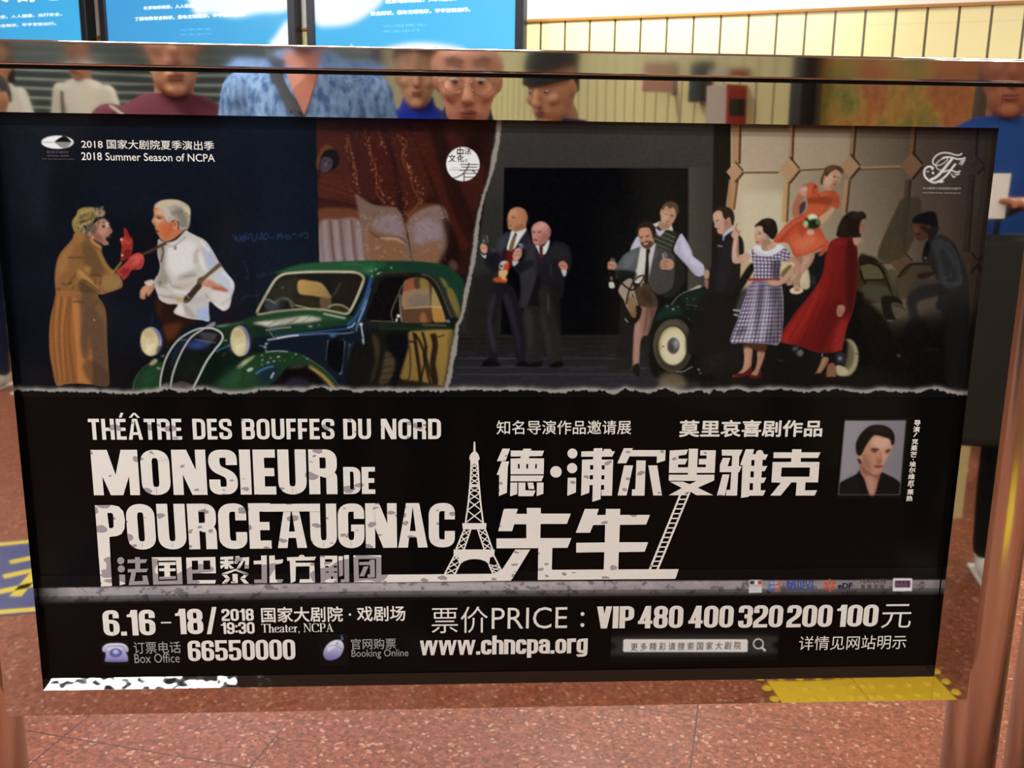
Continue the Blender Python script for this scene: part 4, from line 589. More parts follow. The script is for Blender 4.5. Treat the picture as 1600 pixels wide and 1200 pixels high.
    L('b8b0c0', '300 1130 430 1110 600 1080 700 1070', 2.6, .8, .95); L('e4dcdc', '420 1108 560 1082 690 1070', 1.6, .6, .9); L('8a9cb8', '700 1070 1000 1050 1240 1050 1380 1030', 1.8, .8, .8); L('485a8a', '330 1010 420 1000', 2, 1, .7, 0); E('4a90c0', 1120, 1075, 44, 22, 0, 2, .7); L('a8a8b0', '330 1020 380 1100', 1.2, .5, .7, 0)
    L('70808a', '1075 1130 1260 1125', 1.2, .5, .7, 0); L('8a8a84', '1060 1130 1045 1280 1035 1380', 1.4, .5, .8); L('7a8088', '1275 1140 1250 1350 1230 1540', 1.6, .6, .8); E('a0a098', 1215, 1550, 18, 12, 0, .7, .7); L('343c46', '1330 1190 1310 1560', 5, 1.5, .8); L('4a5058', '1370 1160 1340 1400', 1.2, .6, .6); E('7a8086', 1330, 1190, 14, 12, 0, .8, .7)
    P('0a0a0d', '1080 1140 1250 1140 1220 1520 1050 1420', 1.5, .9); P('17140f', '1400 1180 1500 1240 1500 1640 1380 1640', 6, .7)
    L('a8a49c', '1475 930 1480 1000 1500 1100 1510 1160', 2, .6, .9); E('c8beb8', 1472, 935, 22, 18, 0, .8, .9); E('9ab0c8', 1498, 1150, 10, 30, -10, .8, .9); L('6a7894', '1420 1020 1410 1030', 1.2, .5, .8, 0)
    at(380, 480, 8)
    P('1d3a20', '0 760 150 600 300 560 500 545 700 580 850 660 1000 760 1120 900 1220 1040 1000 1060 960 900 820 740 640 720 520 780 440 900 380 1060 0 1080', 1.2, 1); P('264c2a', '0 780 120 680 260 700 200 900 0 1040', 9, .7); P('12203c', '180 820 400 740 440 800 360 940 200 940', 8, .7)
    P('141013', '340 1040 440 880 560 790 700 770 840 800 960 900 1060 1040', 1.5, 1); P('2a2838', '520 940 620 890 740 890 840 960 860 1040 480 1040', 4, .8); P('0a0808', '540 790 800 770 1000 950 940 1000 800 880 620 860 480 960', 3, .7)
    L('a07a38', '820 740 920 800 1040 900 1150 1030', 6, 1.6, .85); L('c89a50', '860 770 1000 860 1140 1020', 2, .9, .6); P('5a5038', '560 770 680 710 780 740 700 760', 2.5, .6); L('60785c', '740 600 900 700 1060 820 1220 1010', 1.6, 1, .7); L('b0bcb0', '280 560 420 548 560 556', 2, .8, .8)
    L('3878c8', '155 835 220 790 300 755 380 740', 2.4, .7, .95); L('c4c0e4', '345 890 370 840 385 815', 3, .8, .9); L('b0c4d8', '230 605 245 600', 1.4, .6, .8, 0)
    for x, y, r in ((240, 660, 16), (310, 690, 20), (385, 675, 18), (440, 620, 22), (340, 635, 16), (235, 715, 12), (515, 664, 10), (460, 670, 10), (655, 588, 16), (610, 628, 8), (290, 458, 24), (275, 495, 20), (85, 780, 44), (230, 600, 10), (800, 645, 14)): E('c8d0c4', x, y, r, r * .5, -25, .8, .85)
    L('9a948c', '200 480 270 500 290 570', 2, .8, .7)
    P('c4b888', '-20 730 0 680 60 650 150 600 100 660 20 720', 2, .8)
    at(550, 390, 8)
    P('0c0b0d', '200 880 230 700 300 500 360 380 440 340 600 330 850 330 960 380 1060 520 1150 760 1190 900 1000 920 560 910', .8, 1, 1, 0, 1)
    P('8a5a3c', '640 480 700 370 980 370 980 920 640 910', 1, .9, 1, 1); P('9a7a58', '640 530 840 480 980 480 980 700 650 730', 2, .9, 1, 1); P('75695c', '720 580 960 560 970 700 740 710', 5, .8, 1, 1); P('a0502c', '650 470 700 370 780 370 780 480 650 520', 2, .8, 1, 1); P('3c3620', '780 370 850 360 850 480 790 480', 2, .8, 1, 1); P('8c7434', '860 360 960 390 960 480 860 480', 2, .9, 1, 1)
    P('5a3c28', '640 740 980 740 990 900 650 910', 3, .9, 1, 1); P('b0703c', '860 820 900 780 940 900 860 910', 2, .7, 1, 1); P('a8904e', '1000 470 1040 480 1140 720 1000 720', 1.2, .95, 1, 1); P('b9853a', '1000 730 1140 730 1180 910 1030 910 1000 800', 1.2, .95, 1, 1); P('4a3020', '960 380 1000 460 990 720 1010 900 990 920 975 600', 1.2, .8, 1, 1); L('d8b878', '650 735 800 725 980 715 1130 720', 1.6, .6, .8, 1, 1)
    L('8a7a6c', '600 560 600 700 620 910', 2.4, .6, .9); L('7a7268', '690 380 620 470 580 560 520 700 490 800 510 890', 1.4, .5, .9); E('e8e4e0', 580, 830, 22, 22, 0, .7, .95); E('d8ceb8', 558, 880, 16, 26, 10, .7, .9)
    P('1a1a14', '300 330 420 290 640 280 900 300 1020 340 1100 480 1180 680 1250 880 1180 900 1140 760 1040 520 960 400 850 350 440 345 360 390 250 560 200 720 190 660 240 480', .8, 1); L('5a5244', '860 310 960 330 1040 400 1120 540 1190 720 1240 850', 2.4, .8, .9); L('463c2c', '330 330 480 290 700 290', 2, 1, .8); L('8a8a84', '300 320 330 300 370 280', 1.6, .7, .9)
    for x, y in ((240, 265), (300, 245), (490, 228), (330, 300), (250, 330)): E('c8d8e8', x, y, 16, 8, -25, .9, .8)
    P('7a6a34', '1080 350 1150 370 1200 450 1170 480 1120 430', 2, .9); P('826c34', '1180 490 1260 500 1320 640 1370 800 1330 880 1250 760', 2, .9); P('2c2a1c', '1050 340 1100 360 1200 600 1330 880 1280 890 1160 620', 1.2, .8); P('10160f', '1220 880 1320 860 1330 980 1240 1000', 1, .95); E('8a94a0', 1200, 895, 28, 20, 20, 1, .8)
    P('1d2018', '190 890 700 920 1180 910 1240 960 1280 1000 900 980 500 980 200 960', 1.6, .9); L('8a8672', '230 890 500 900 560 905', 1.2, .6, .8); L('7a6a44', '880 940 1000 945 1180 950', 2.4, .9, .7)
    at(550, 480, 8)
    P('15140f', '200 280 700 280 1200 290 1280 300 1240 600 1180 860 1140 1010 0 1010 0 500 180 400', 2.5, .95); P(('a07f36', '8c6c30', 1100, 320, 700, 900), '700 320 880 290 1180 280 1270 310 1240 560 1180 860 1150 1000 900 960 600 900 660 640 710 480', 1.6, .95, 1, 0, 1)
    for t, w in (('1010 330 1040 480 1010 700 1040 900 1030 980', 9), ('880 310 920 480 900 620 940 800 980 960', 4), ('760 320 830 400 900 560 960 760 1020 940', 4), ('780 330 800 500 830 700 860 940', 5.5), ('930 480 920 640 870 860 850 960', 3), ('700 430 800 435', 3), ('720 480 730 700 720 860 690 920', 1.8), ('1040 380 1160 350', 2)): L('251a12', t, w, .9, .95, 1, 1)
    P('241a10', '580 900 700 910 860 930 1160 1000 900 1010 580 960', 2, .9); P('5a4828', '1200 330 1270 310 1240 560 1190 860 1190 600', 2, .5, 1, 1)
    P('4c4028', '250 340 330 400 340 600 280 860 220 960 290 700 270 500', 3, .7); P('5a4a30', '420 560 520 560 540 640 530 800 480 920 340 960 380 760', 3, .8)
    for y in (620, 740, 820, 900): L('241a10', '360 %d 540 %d' % (y + 20, y - 10), 2, .8, .8, 0)
    P('0b0c10', '440 330 620 320 700 320 680 560 600 860 540 960 480 930 560 700 440 520', 3, .9)
    L('b8b8b8', '115 220 125 280 135 370', 1.8, .6, .9); E('d0c8c4', 115, 212, 20, 16, 0, .8, .9); E('a8bccc', 140, 430, 12, 40, -10, .9, .9); L('9aa8c8', '155 0 90 150 50 300', 1.4, .6, .8)
    at(0, 0, 1)
    P('110f0d', '1480 470 1640 430 1640 640 1480 640', 10, .9, 0)
    # ---- bright wall-side lines near right edge, then the tear between the two photographs
    rs = np.random.RandomState(12)
    l, r = C.pts(SPLIT_L), C.pts(SPLIT_R)
    mx = (.5 * np.interp(np.arange(C.h), l[:, 1], l[:, 0]) + .5 * np.interp(np.arange(C.h), r[:, 1], r[:, 0]))[:, None] < np.arange(C.w)[None]; C.a[mx] = keep[mx]
    jl = np.array([[np.interp(y, l[:, 1], l[:, 0]) + rs.randn() * .35, y] for y in np.arange(-4, 452, 3.)]); jr = np.array([[np.interp(y, r[:, 1], r[:, 0]) + rs.randn() * .5, y] for y in np.arange(-4, 452, 3.)])
    off = np.array([C.x0, C.y0]); st = np.concatenate([jl, jr[::-1]]) + off
    P('8f887c', st, .5, 1, 0); P('a39c90', st + [-.8, 0], 1.2, .5, 0)
    P('2a1c14', jl.tolist() + (jl - [3, 0])[::-1].tolist() if 0 else (np.concatenate([jl, (jl - [4, 0])[::-1]]) + off), 1.5, .35, 0)
    # ---- printed marks: theatre emblem, festival monogram, badge character
    at(50, 200, 10); E('eceae6', 398, 222, 253, 103, 0, .4, 1); P('0b0a0a', '365 222 400 175 470 135 520 135 570 165 600 222', .4); P('8d8a84', '370 224 600 224 570 280 500 312 450 300 400 262', .4); L('0c0c10', '470 130 500 133 520 136', .8, .3, 1); L('77736c', '146 222 600 222', .8, .3, .9, 0); L('10141c', '600 222 640 222', .8, .3, .6, 0)
    at(1420, 220, 12)
    for t, w in (('1000 236 940 270 860 262 760 232 640 224 540 262 470 330 448 400 470 440 515 462', 2.2), ('515 462 600 450 700 380 730 320 650 330 560 380 512 440 512 490 550 535 620 552', 1.5), ('1065 318 1000 338 900 340 800 310 700 306 620 330', 2.6), ('820 330 760 400 680 500 590 610 500 690 400 735', 4.2), ('880 430 820 500 740 610 650 700 560 760 470 782 380 745 310 680 288 600 310 520 370 485 430 490 460 520', 3.2), ('640 590 720 560 800 556 900 588 970 565', 2.4)): L('e9e4da', t, w, .4, 1)
    for t in ('900 350 960 380 1055 350 1040 385 980 400', '870 400 930 425 1040 400 1020 425 960 440', '880 420 950 460 1020 440 1000 460 940 455', '800 590 860 620 960 610 930 640 870 640', '780 600 840 660 890 665 860 690 820 680', '420 500 470 520 450 545 420 535', '325 580 360 565 385 575 350 590', '430 590 470 585 475 620 440 625', '540 745 620 740 660 765 600 790 550 770'): P('e9e4da', t, .4)
    at(690, 215, 16)
    for t, w in (('465 670 912 676', 1.3), ('490 742 895 742', 1.1), ('440 812 925 812', 1.3), ('686 630 672 720 600 830 520 920 400 985 290 1015', 1.7), ('760 812 850 890 890 910', 1.6), ('560 880 560 1090', 1.5), ('560 893 830 900', 1.1), ('575 985 830 985', 1.2)): L('2a2118', t, w, .4, .95, 0)
    at(0, 0, 1)
    # ---- grain, then the lower torn edge into black
    C.a += (rs.rand(C.h, C.w, 1).astype(np.float32) - .5) * 5 + (vnoise(C.h, C.w, 3, 3, 9)[..., None] - .5) * 5
    xs = np.arange(C.w) + C.x0
    tb = np.interp(xs, [p[0] for p in TEAR], [p[1] for p in TEAR]) + (vnoise(1, C.w, 4, 1, 21)[0] - .5) * 3.4 + (vnoise(1, C.w, 1.6, 1, 22)[0] - .5) * 1.6
    tt = np.interp(xs, [p[0] for p in TEAR], [p[1] for p in TEAR]); k = np.ones(25) / 25; tt = np.convolve(np.pad(tt, 12, 'edge'), k, 'valid') + (vnoise(1, C.w, 9, 1, 23)[0] - .5) * 2
    yy = (np.arange(C.h) + C.y0)[:, None]
    g = np.clip((yy - (tt[None] - 12)) / 9., 0, 1) ** 2.2
    C.a += (hexc('aaa298') - C.a) * (g * .92)[..., None]
    b = np.clip(yy - tb[None] + .5, 0, 1)
    C.a += (hexc('121010') - C.a) * b[..., None]
    gr = C.a.mean(2, keepdims=True); C.a += (gr - C.a) * .12; C.a[:] = np.clip(C.a, 3, 255)
    return C
def paint_portrait():
    C = Canvas(1300, 650, 1420, 785, '14100e'); P, L, E = C.P, C.L, C.E
    C.at(1300, 640, 7.5)
    P('5a605c', '148 128 870 124 795 1002 70 1002', .4, 1, 0); P(('948e92', '827c80', 150, 0, 860, 0), '156 134 860 131 787 994 80 994', .4, 1, 0, 0, 1)
    P('a39da0', '160 140 420 140 260 700 110 860', 20, .5, 0, 1); P('6e6a6e', '600 560 860 500 800 860 640 720', 16, .5, 0, 1)
    P('141011', '80 870 280 760 330 700 420 720 560 740 600 740 790 850 800 1000 70 1000', .9, 1, 1, 1); P('24201f', '100 890 260 800 330 900 300 990 90 990', 8, .5, 1, 1)
    P('ad7862', '330 640 380 500 560 700 560 760 540 850 500 990 440 990 380 820 330 730', 1, 1); P('7a4c3c', '340 640 480 740 560 760 540 820 420 780 350 720', 4, .7); P('c49a84', '400 780 500 800 480 980 440 980', 4, .6)
    P('c08a70', '340 560 330 430 450 310 560 290 690 340 700 440 690 500 650 560 600 660 575 740 520 760 450 740 380 680', 1, 1); P('dcb09a', '470 330 640 320 680 420 600 470 480 430', 6, .8); P('d2a088', '590 480 640 520 620 600 580 640 570 560', 3, .7); P('8a5844', '350 520 420 560 470 700 440 740 370 660', 6, .7); P('b88068', '440 540 540 540 540 620 470 640', 5, .5)
    E('c08870', 320, 560, 34, 60, -20, 1, 1); P('8f5a46', '545 560 590 600 560 640 520 620', 2.5, .7)
    P('181110', '280 480 285 380 340 280 430 200 520 178 620 190 700 240 735 320 725 400 695 410 680 350 600 320 500 300 440 360 400 420 360 500 330 540 300 530', 1, 1, 1); P('181110', '300 570 340 600 335 640 310 610', 1, .9); P('342624', '420 230 520 200 640 220 700 300 600 270 480 260', 5, .6)
    P('2c1c18', '445 470 490 452 550 465 545 480 480 478', 1.2, .9); P('2c1c18', '620 480 670 465 690 475 660 488', 1.2, .9); E('3a2620', 495, 492, 32, 11, 5, 1.2, .9); E('3a2620', 648, 498, 26, 10, -8, 1.2, .9); E('c8b0a4', 482, 494, 8, 5, 0, .6, .6)
    P('96503f', '490 660 540 648 600 660 570 685 520 690', 1.2, .9); L('5a2c24', '490 662 540 665 600 662', 1.2, .6, .8); L('8a5040', '565 500 580 580 575 620', 2, 1, .5); E('6a3a2e', 545, 622, 16, 7, 0, 1, .6); L('9a6450', '520 735 570 735', 3, 1.5, .5)
    C.a += (np.random.RandomState(1).rand(C.h, C.w, 1).astype(np.float32) - .5) * 4
    return C
def paint_marble():
    C = Canvas(0, 890, 1600, 955, '121010'); P, L, E = C.P, C.L, C.E
    xs = np.arange(C.w)[None]; yy = (np.arange(C.h) + 890)[:, None]
    t0 = np.interp(xs, [0, 100, 600, 900, 1500, 1600], [920, 917.5, 909, 907.5, 905, 904.5]); t1 = t0 + np.interp(xs, [0, 600, 1500], [23.5, 24, 23])
    n = .5 * vnoise(C.h, C.w, 26, 9, 31) + .3 * vnoise(C.h, C.w, 8, 5, 32) + .2 * vnoise(C.h, C.w, 3, 2.5, 33)
    base = hexc('a09498') * (1 - n[..., None]) * 1.05 + hexc('d2c8c6') * n[..., None]
    d = np.clip((vnoise(C.h, C.w, 12, 7, 35) * .6 + vnoise(C.h, C.w, 4, 3, 34) * .4 - .62) * 5, 0, .7)[..., None]; base += (hexc('6e6468') - base) * d
    f = (yy - t0) / (t1 - t0); sh = np.interp(f, [0, .12, .55, .62, .72, .78, 1], [.86, .98, .92, .55, .62, .5, .3])[..., None]
    dim = np.interp(xs[0], [0, 200, 900, 1500], [.92, .96, 1., .74])[None, :, None]
    m = np.clip(yy - t0 + .5, 0, 1) * np.clip(t1 - yy + .5, 0, 1); e = np.interp(xs, [40, 110], [.2, 1])
    C.a += (base * sh * dim - C.a) * (m * e)[..., None]
    C.at(1150, 895, 5.333)
    P('e4e0dc', '110 60 215 60 215 165 107 168', .4, 1, 0); P('222a54', '116 68 155 68 150 95 116 95', .4, 1, 0); P('c04a34', '182 68 213 66 213 96 185 96', .4, 1, 0); P('b8b4ae', '107 97 215 97 214 120 107 120', .5, .7, 0)
    for y in (132, 142, 152): L('a8a49c', '122 %d 200 %d' % (y, y), .7, .3, .6, 0)
    P('5872b4', '272 62 318 62 318 158 272 158', .5, .75, 0); P('c06a6a', '320 62 368 62 368 158 320 158', .5, .8, 0); P('d4ccd4', '282 76 330 72 352 80 330 96 284 92', .5, .6); P('d8d0d4', '290 110 350 104 352 122 296 126', .5, .6); L('3c54a4', '318 62 318 158', .9, .3, .8, 0); L('8a4a5c', '276 104 366 100', .9, .4, .6, 0)
    for i in range(6):
        a = math.radians(-90 + i * 60); cx, cy = 782 + 36 * math.cos(a), 105 + 34 * math.sin(a); E('d4572c', cx, cy, 21, 12, -90 + i * 60, .5)
    P('efe9e6', '1310 45 1468 45 1466 152 1306 154', .4, 1, 0); P('5a3350', '1324 64 1454 64 1452 122 1322 122', .5, 1, 0)
    for x in (1345, 1378, 1412): L('b89aa8', '%d 112 %d 76 %d 112' % (x - 12, x, x + 12), 1, .4, .8, 0)
    return C
def paint_icon(name, r):
    C = Canvas(r[0] - 4, r[1] - 4, r[2] + 4, r[3] + 4, '121010'); P, L, E = C.P, C.L, C.E
    if name == 'telephone_icon':
        C.at(150, 990, 10.667)
        P(('d9d5e6', '8e8abc', 330, 160, 330, 470), '190 210 430 210 470 260 530 380 530 440 500 468 180 470 150 440 160 380', .6, 1, 1, 0, 1); P('f0ecf2', '200 220 420 220 440 260 180 280', 1.5, .7, 1, 1); P('7a74b0', '160 440 520 440 500 470 180 470', 1.2, .7, 1, 1)
        P(('efebf2', 'a8a2cc', 330, 150, 330, 320), '105 290 110 230 160 180 240 160 330 156 420 160 490 185 535 235 540 290 515 310 480 290 460 240 420 210 230 210 190 240 175 300 140 310', .5, 1); L('6e68a0', '190 235 230 212 420 212 462 242', 1, .5, .7)
        E('4a4e96', 330, 320, 100, 72, 0, .6); E('6c74b8', 330, 318, 82, 56, 0, 1, .9); E('c4c8ea', 330, 305, 50, 38, 0, 1.5, .9); E('f0f0fa', 322, 295, 22, 16, 0, 1.2, .8)
    elif name == 'mouse_icon':
        C.at(100, 900, 2.667)
        P(('e9e6f0', '7874ac', 1120, 270, 1110, 350), '1080 325 1090 295 1115 272 1145 266 1163 280 1165 305 1150 335 1120 350 1092 348', .5, 1, 1, 0, 1); P('f6f4fa', '1100 290 1125 276 1145 280 1125 300 1100 315', 1.5, .7, 1, 1); L('7a78a8', '1103 292 1130 290 1160 305', .9, .4, .9); L('7a78a8', '1130 290 1145 268', .9, .4, .9); L('6aa0d8', '1150 268 1162 262 1156 254 1158 246', 1.5, .5, 1); E('9aa0c8', 1138, 283, 7, 4, -50, .6, .9)
    else:
        C.at(900, 880, 2.667)
        P('3a3734', '180 305 800 300 815 340 790 380 180 385 170 345', 4.5, .95); P('f0ece4', '203 317 711 317 716 322 715 366 711 370 201 370 196 366 197 322', .35, 1, 0)
        t = np.linspace(0, 2 * np.pi, 40); L('e4e0d8', np.stack([760 + 20 * np.cos(t), 336 + 20 * np.sin(t)], 1), 2.1, .3, 1, 0); L('e4e0d8', '773 350 790 366', 3.4, .4, 1, 0)
    return C
# ================================================================ the station: floor, ceiling, walls
def st(name, c, s, m, **k): return box(name, c, s, m, kind='structure', **k)
FLOOR = m_floor()
st('floor', (0, -1.2, -.05), (19, 17, .1), FLOOR)
m = mat('painted_ceiling', 'e4dccf', .8)
st('ceiling', (0, -1.2, CEIL + .05), (19, 17, .1), m)
WA, WD = Vector((.37, 5.07, 0)), Vector((.9085, -.4178, 0)); WYAW = math.atan2(WD.y, WD.x)
def on_wall(o): o.location = WA; o.rotation_euler = (0, 0, WYAW); return o
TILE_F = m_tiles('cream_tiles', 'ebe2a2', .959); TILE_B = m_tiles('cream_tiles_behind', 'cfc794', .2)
on_wall(st('wall_far', (-.6, .1, 1.045), (15, .2, 2.09), TILE_F))
on_wall(st('wall_far_upper', (-.6, .1, (2.09 + CEIL) / 2 + .004), (15, .2, CEIL - 2.098), WHITE_PAINT))
on_wall(st('trim_1', (-.6, -.006, 2.095), (15, .012, .016), mat('tan_trim', 'a8742e', .5)))
st('wall_back', (0, -9.0, CEIL / 2), (19, .2, CEIL), mat('beige_plaster', 'aca282', .7))
st('wall_left', (-8.6, -1.2, CEIL / 2), (.2, 17, CEIL), WHITE_PAINT); st('wall_right', (8.6, -1.2, CEIL / 2), (.2, 17, CEIL), WHITE_PAINT)
B0, B1 = Vector((1.75, -2.28, 0)), Vector((-.03, -8.85, 0)); BD = (B0 - B1).normalized(); BL = (B0 - B1).length; BYAW = math.atan2(BD.y, BD.x)
def on_back(o): o.location = B1; o.rotation_euler = (0, 0, BYAW); return o
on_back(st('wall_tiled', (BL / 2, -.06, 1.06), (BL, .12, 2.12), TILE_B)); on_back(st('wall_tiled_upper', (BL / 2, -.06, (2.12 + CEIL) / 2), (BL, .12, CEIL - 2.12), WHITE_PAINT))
# yellow tactile paving let into the floor
def tactile(c, yaw, nx, ny, P=.3):
    bm = bmesh.new()
    for i in range(nx):
        for j in range(ny):
            add_box(bm, ((i - (nx - 1) / 2) * P, (j - (ny - 1) / 2) * P, .002), (P - .003, P - .003, .004), 0)
            for a in range(6):
                for b in range(6):
                    q = bmesh.ops.create_cone(bm, cap_ends=True, segments=8, radius1=.0125, radius2=.009, depth=.005)
                    bmesh.ops.translate(bm, vec=((i - (nx - 1) / 2) * P - .125 + a * .05, (j - (ny - 1) / 2) * P - .125 + b * .05, .0065), verts=q['verts'])
    m = mat('tactile_yellow', 'd9b72c', .45); o = bobj('trim_tactile_paving', bm, m, None, False, kind='structure'); o.location = c; o.rotation_euler = (0, 0, yaw); return o
o = tactile((1.74, .985, 0), math.radians(-37), 2, 3); o.name = 'trim_2'
o = tactile((.975, -.9, 0), math.radians(-2), 2, 2, .225); o.name = 'trim_3'
# ================================================================ ceiling lamps
def lamp(x, y, p, lab):
    t = empty('ceiling_lamp', (x, y, CEIL), LAMP_YAW, label=lab, cat='lamp', group='fluorescent ceiling lamps')
    box('housing', (0, 0, -.035), (1.25, .26, .07), mat('lamp_housing', 'e8e8e4', .5), t, .006)
    box('diffuser', (0, 0, -.073), (1.2, .21, .008), mat('lamp_diffuser', 'ffffff', .5, emit='fffdf8', es=14), t)
    l = bpy.data.lights.new('lamp_light', 'AREA'); l.shape = 'RECTANGLE'; l.size = 1.2; l.size_y = .22; l.energy = p; l.color = (.91, .985, 1)
    o = link(bpy.data.objects.new('lamp_light', l)); o.parent = t; o.location = (0, 0, -.085)
for x, y, p in LAMPS:
    where = ('over the far cream wall' if y > 2 else 'between the sign and the far wall' if y > 0 else 'above the people reading the sign' if y > -3 else 'over the hall behind the people' if y > -6 else 'near the rear wall') + (', on the left' if x < -1 else ', on the right' if x > 1 else ', in the middle') + (' side' if abs(x) < 3.5 and abs(x) > 1 else ' edge' if abs(x) >= 3.5 else '')
    lamp(x, y, p, 'fluorescent ceiling lamp ' + where)
# ================================================================ blue advertising light boxes on the far wall
def painted_grid(name, C, to_world, nx, ny, m, parent, rect, calib=1.):
    """a printed sheet: C's picture sampled on a regular grid of rect (in C's pixels unless to_world maps otherwise)"""
    x0, y0, x1, y1 = rect; gx, gy = np.meshgrid(np.linspace(x0, x1, nx), np.linspace(y0, y1, ny))
    V, px = to_world(gx.ravel(), gy.ravel())
    fx, fy = np.clip(px[:, 0] - C.x0 - .5, 0, C.w - 1.001), np.clip(px[:, 1] - C.y0 - .5, 0, C.h - 1.001)
    ix, iy = fx.astype(int), fy.astype(int); fx, fy = (fx - ix)[:, None], (fy - iy)[:, None]
    A = C.a / 255.; A = np.where(A <= .04045, A / 12.92, ((A + .055) / 1.055) ** 2.4)
    c = (A[iy, ix] * (1 - fx) + A[iy, ix + 1] * fx) * (1 - fy) + (A[iy + 1, ix] * (1 - fx) + A[iy + 1, ix + 1] * fx) * fy
    c = np.clip(c * calib, 0, 1)
    me = bpy.data.meshes.new(name); n = nx * ny; me.vertices.add(n); me.vertices.foreach_set('co', np.ascontiguousarray(V, np.float32).ravel())
    i = np.arange((nx - 1) * (ny - 1)); q = (i // (nx - 1)) * nx + i % (nx - 1)
    F = np.stack([q, q + nx, q + nx + 1, q + 1], 1).astype(np.int32)
    me.loops.add(F.size); me.polygons.add(len(F)); me.polygons.foreach_set('loop_start', np.arange(0, F.size, 4, dtype=np.int32)); me.loops.foreach_set('vertex_index', F.ravel())
    me.update(calc_edges=True); me.validate()
    at = me.color_attributes.new('print', 'FLOAT_COLOR', 'POINT'); at.data.foreach_set('color', np.concatenate([c, np.ones((n, 1))], 1).astype(np.float32).ravel())
    me.materials.append(m); o = link(bpy.data.objects.new(name, me)); o.parent = parent; return o
def print_mat(name, rough, spec, emit=0):
    m = mat(name, 'ffffff', rough, spec=spec); g = N(m); a = g.n('ShaderNodeVertexColor'); a.layer_name = 'print'
    if emit: g.put(g.b.inputs['Base Color'], (.02, .02, .02, 1)); g.put(g.b.inputs['Emission Color'], a.outputs[0]); g.b.inputs['Emission Strength'].default_value = emit
    else: g.put(g.b.inputs['Base Color'], a.outputs[0])
    return m
def text_mesh(items, name, m, parent, **k):
    """items: (string, offset, place) with place(bounds) -> function from text xy to world"""
    V, F = [], []
    for body, bold, place in items:
        c = bpy.data.curves.new('lettering', 'FONT'); c.body = body; c.offset = -.004 if bold < 0 else 0; bold = max(bold, 0); c.resolution_u = 3; c.fill_mode = 'FRONT'
        o = bpy.data.objects.new('lettering', c); COL.objects.link(o)
        me = bpy.data.meshes.new_from_object(o.evaluated_get(bpy.context.evaluated_depsgraph_get()))
        co = np.array([v.co[:2] for v in me.vertices]); f = place(co.min(0) - bold, co.max(0) + bold)
        for j, (dx, dy) in enumerate(((0, 0), (1, 0), (-1, 0), (0, 1), (0, -1), (.7, .7), (-.7, .7), (.7, -.7), (-.7, -.7)) if bold else ((0, 0),)):
            b = len(V); V += [np.array(f(*(p + np.array([dx, dy]) * bold))) - [0, .00001 * j, 0] for p in co]; F += [[i + b for i in p.vertices] for p in me.polygons]
        bpy.data.objects.remove(o); bpy.data.curves.remove(c); bpy.data.meshes.remove(me)
    return mesh(name, V, F, m, parent, **k)
LIT = print_mat('backlit_print', .15, .5, 1.0); LIT_TEXT = mat('backlit_white_lettering', 'f4f8fc', .4, emit='f2f8ff', es=1.0); LIT_PALE = mat('backlit_pale_blue_lettering', '6aa4cc', .4, emit='3f9fd6', es=.9)
FRAME_DARK = mat('dark_metal_frame', '34343a', .35, .6)
def lightbox(s0, s1, lab, art, texts, pale):
    t = empty('advertising_lightbox', WA + WD * ((s0 + s1) / 2), WYAW, label=lab, cat='light box', group='blue advertising light boxes')
    w_ = s1 - s0; z0, z1 = .75, 2.72; bm = bmesh.new()
    add_box(bm, (0, -.05, (z0 + z1) / 2), (w_ + .05, .1, z1 - z0 + .05), .004); bobj('case', bm, mat('light_box_case', '2a2a2e', .4, .5), t)
    for x in (-w_ / 2 - .02, w_ / 2 + .02): box('side_rail', (x, -.105, (z0 + z1) / 2), (.055, .03, z1 - z0 + .09), FRAME_DARK, t, .004)
    for z in (z0 - .02, z1 + .02): box('end_rail', (0, -.105, z), (w_ - .015, .03, .05), FRAME_DARK, t, .004)
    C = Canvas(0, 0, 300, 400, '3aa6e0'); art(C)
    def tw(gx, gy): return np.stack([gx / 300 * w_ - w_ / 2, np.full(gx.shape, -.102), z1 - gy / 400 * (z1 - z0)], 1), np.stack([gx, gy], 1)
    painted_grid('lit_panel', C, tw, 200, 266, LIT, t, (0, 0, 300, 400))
    def place(x0, x1, zb, h):
        def f(lo, hi):
            k = (x1 - x0) / (hi[0] - lo[0])
            return lambda x, y: (x0 - (s0 + s1) / 2 + (x - lo[0]) * k, -.1035, zb + (y - lo[1]) / (hi[1] - lo[1]) * h)
        return f
    for b, *p in texts: text_mesh([(b, .012, place(*p))], 'lettering', LIT_TEXT, t)
    for b, *p in pale: text_mesh([(b, .0, place(*p))], 'faint_lettering', LIT_PALE, t)
def art_a(C): C.P(('3f9fdc', '3fb4ea', 0, 0, 300, 0), '0 0 300 0 300 400 0 400', .5, 1, 0)
def art_b(C):  # soft white patches are lamp glare painted into the panel's colour
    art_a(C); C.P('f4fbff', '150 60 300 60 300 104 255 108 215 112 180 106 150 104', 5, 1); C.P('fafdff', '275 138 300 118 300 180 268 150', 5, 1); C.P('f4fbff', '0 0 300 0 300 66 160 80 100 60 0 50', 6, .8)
def art_c(C):  # white areas imitate lamps glaring on the panel, painted into its picture
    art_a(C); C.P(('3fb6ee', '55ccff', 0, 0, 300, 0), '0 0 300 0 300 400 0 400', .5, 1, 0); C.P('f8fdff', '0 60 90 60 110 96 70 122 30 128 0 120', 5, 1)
    C.P('ffffff', '85 161 150 150 215 156 230 166 170 172 90 172', 4, 1); C.P('ffffff', '50 171 58 148 66 171', .6, 1, 0)
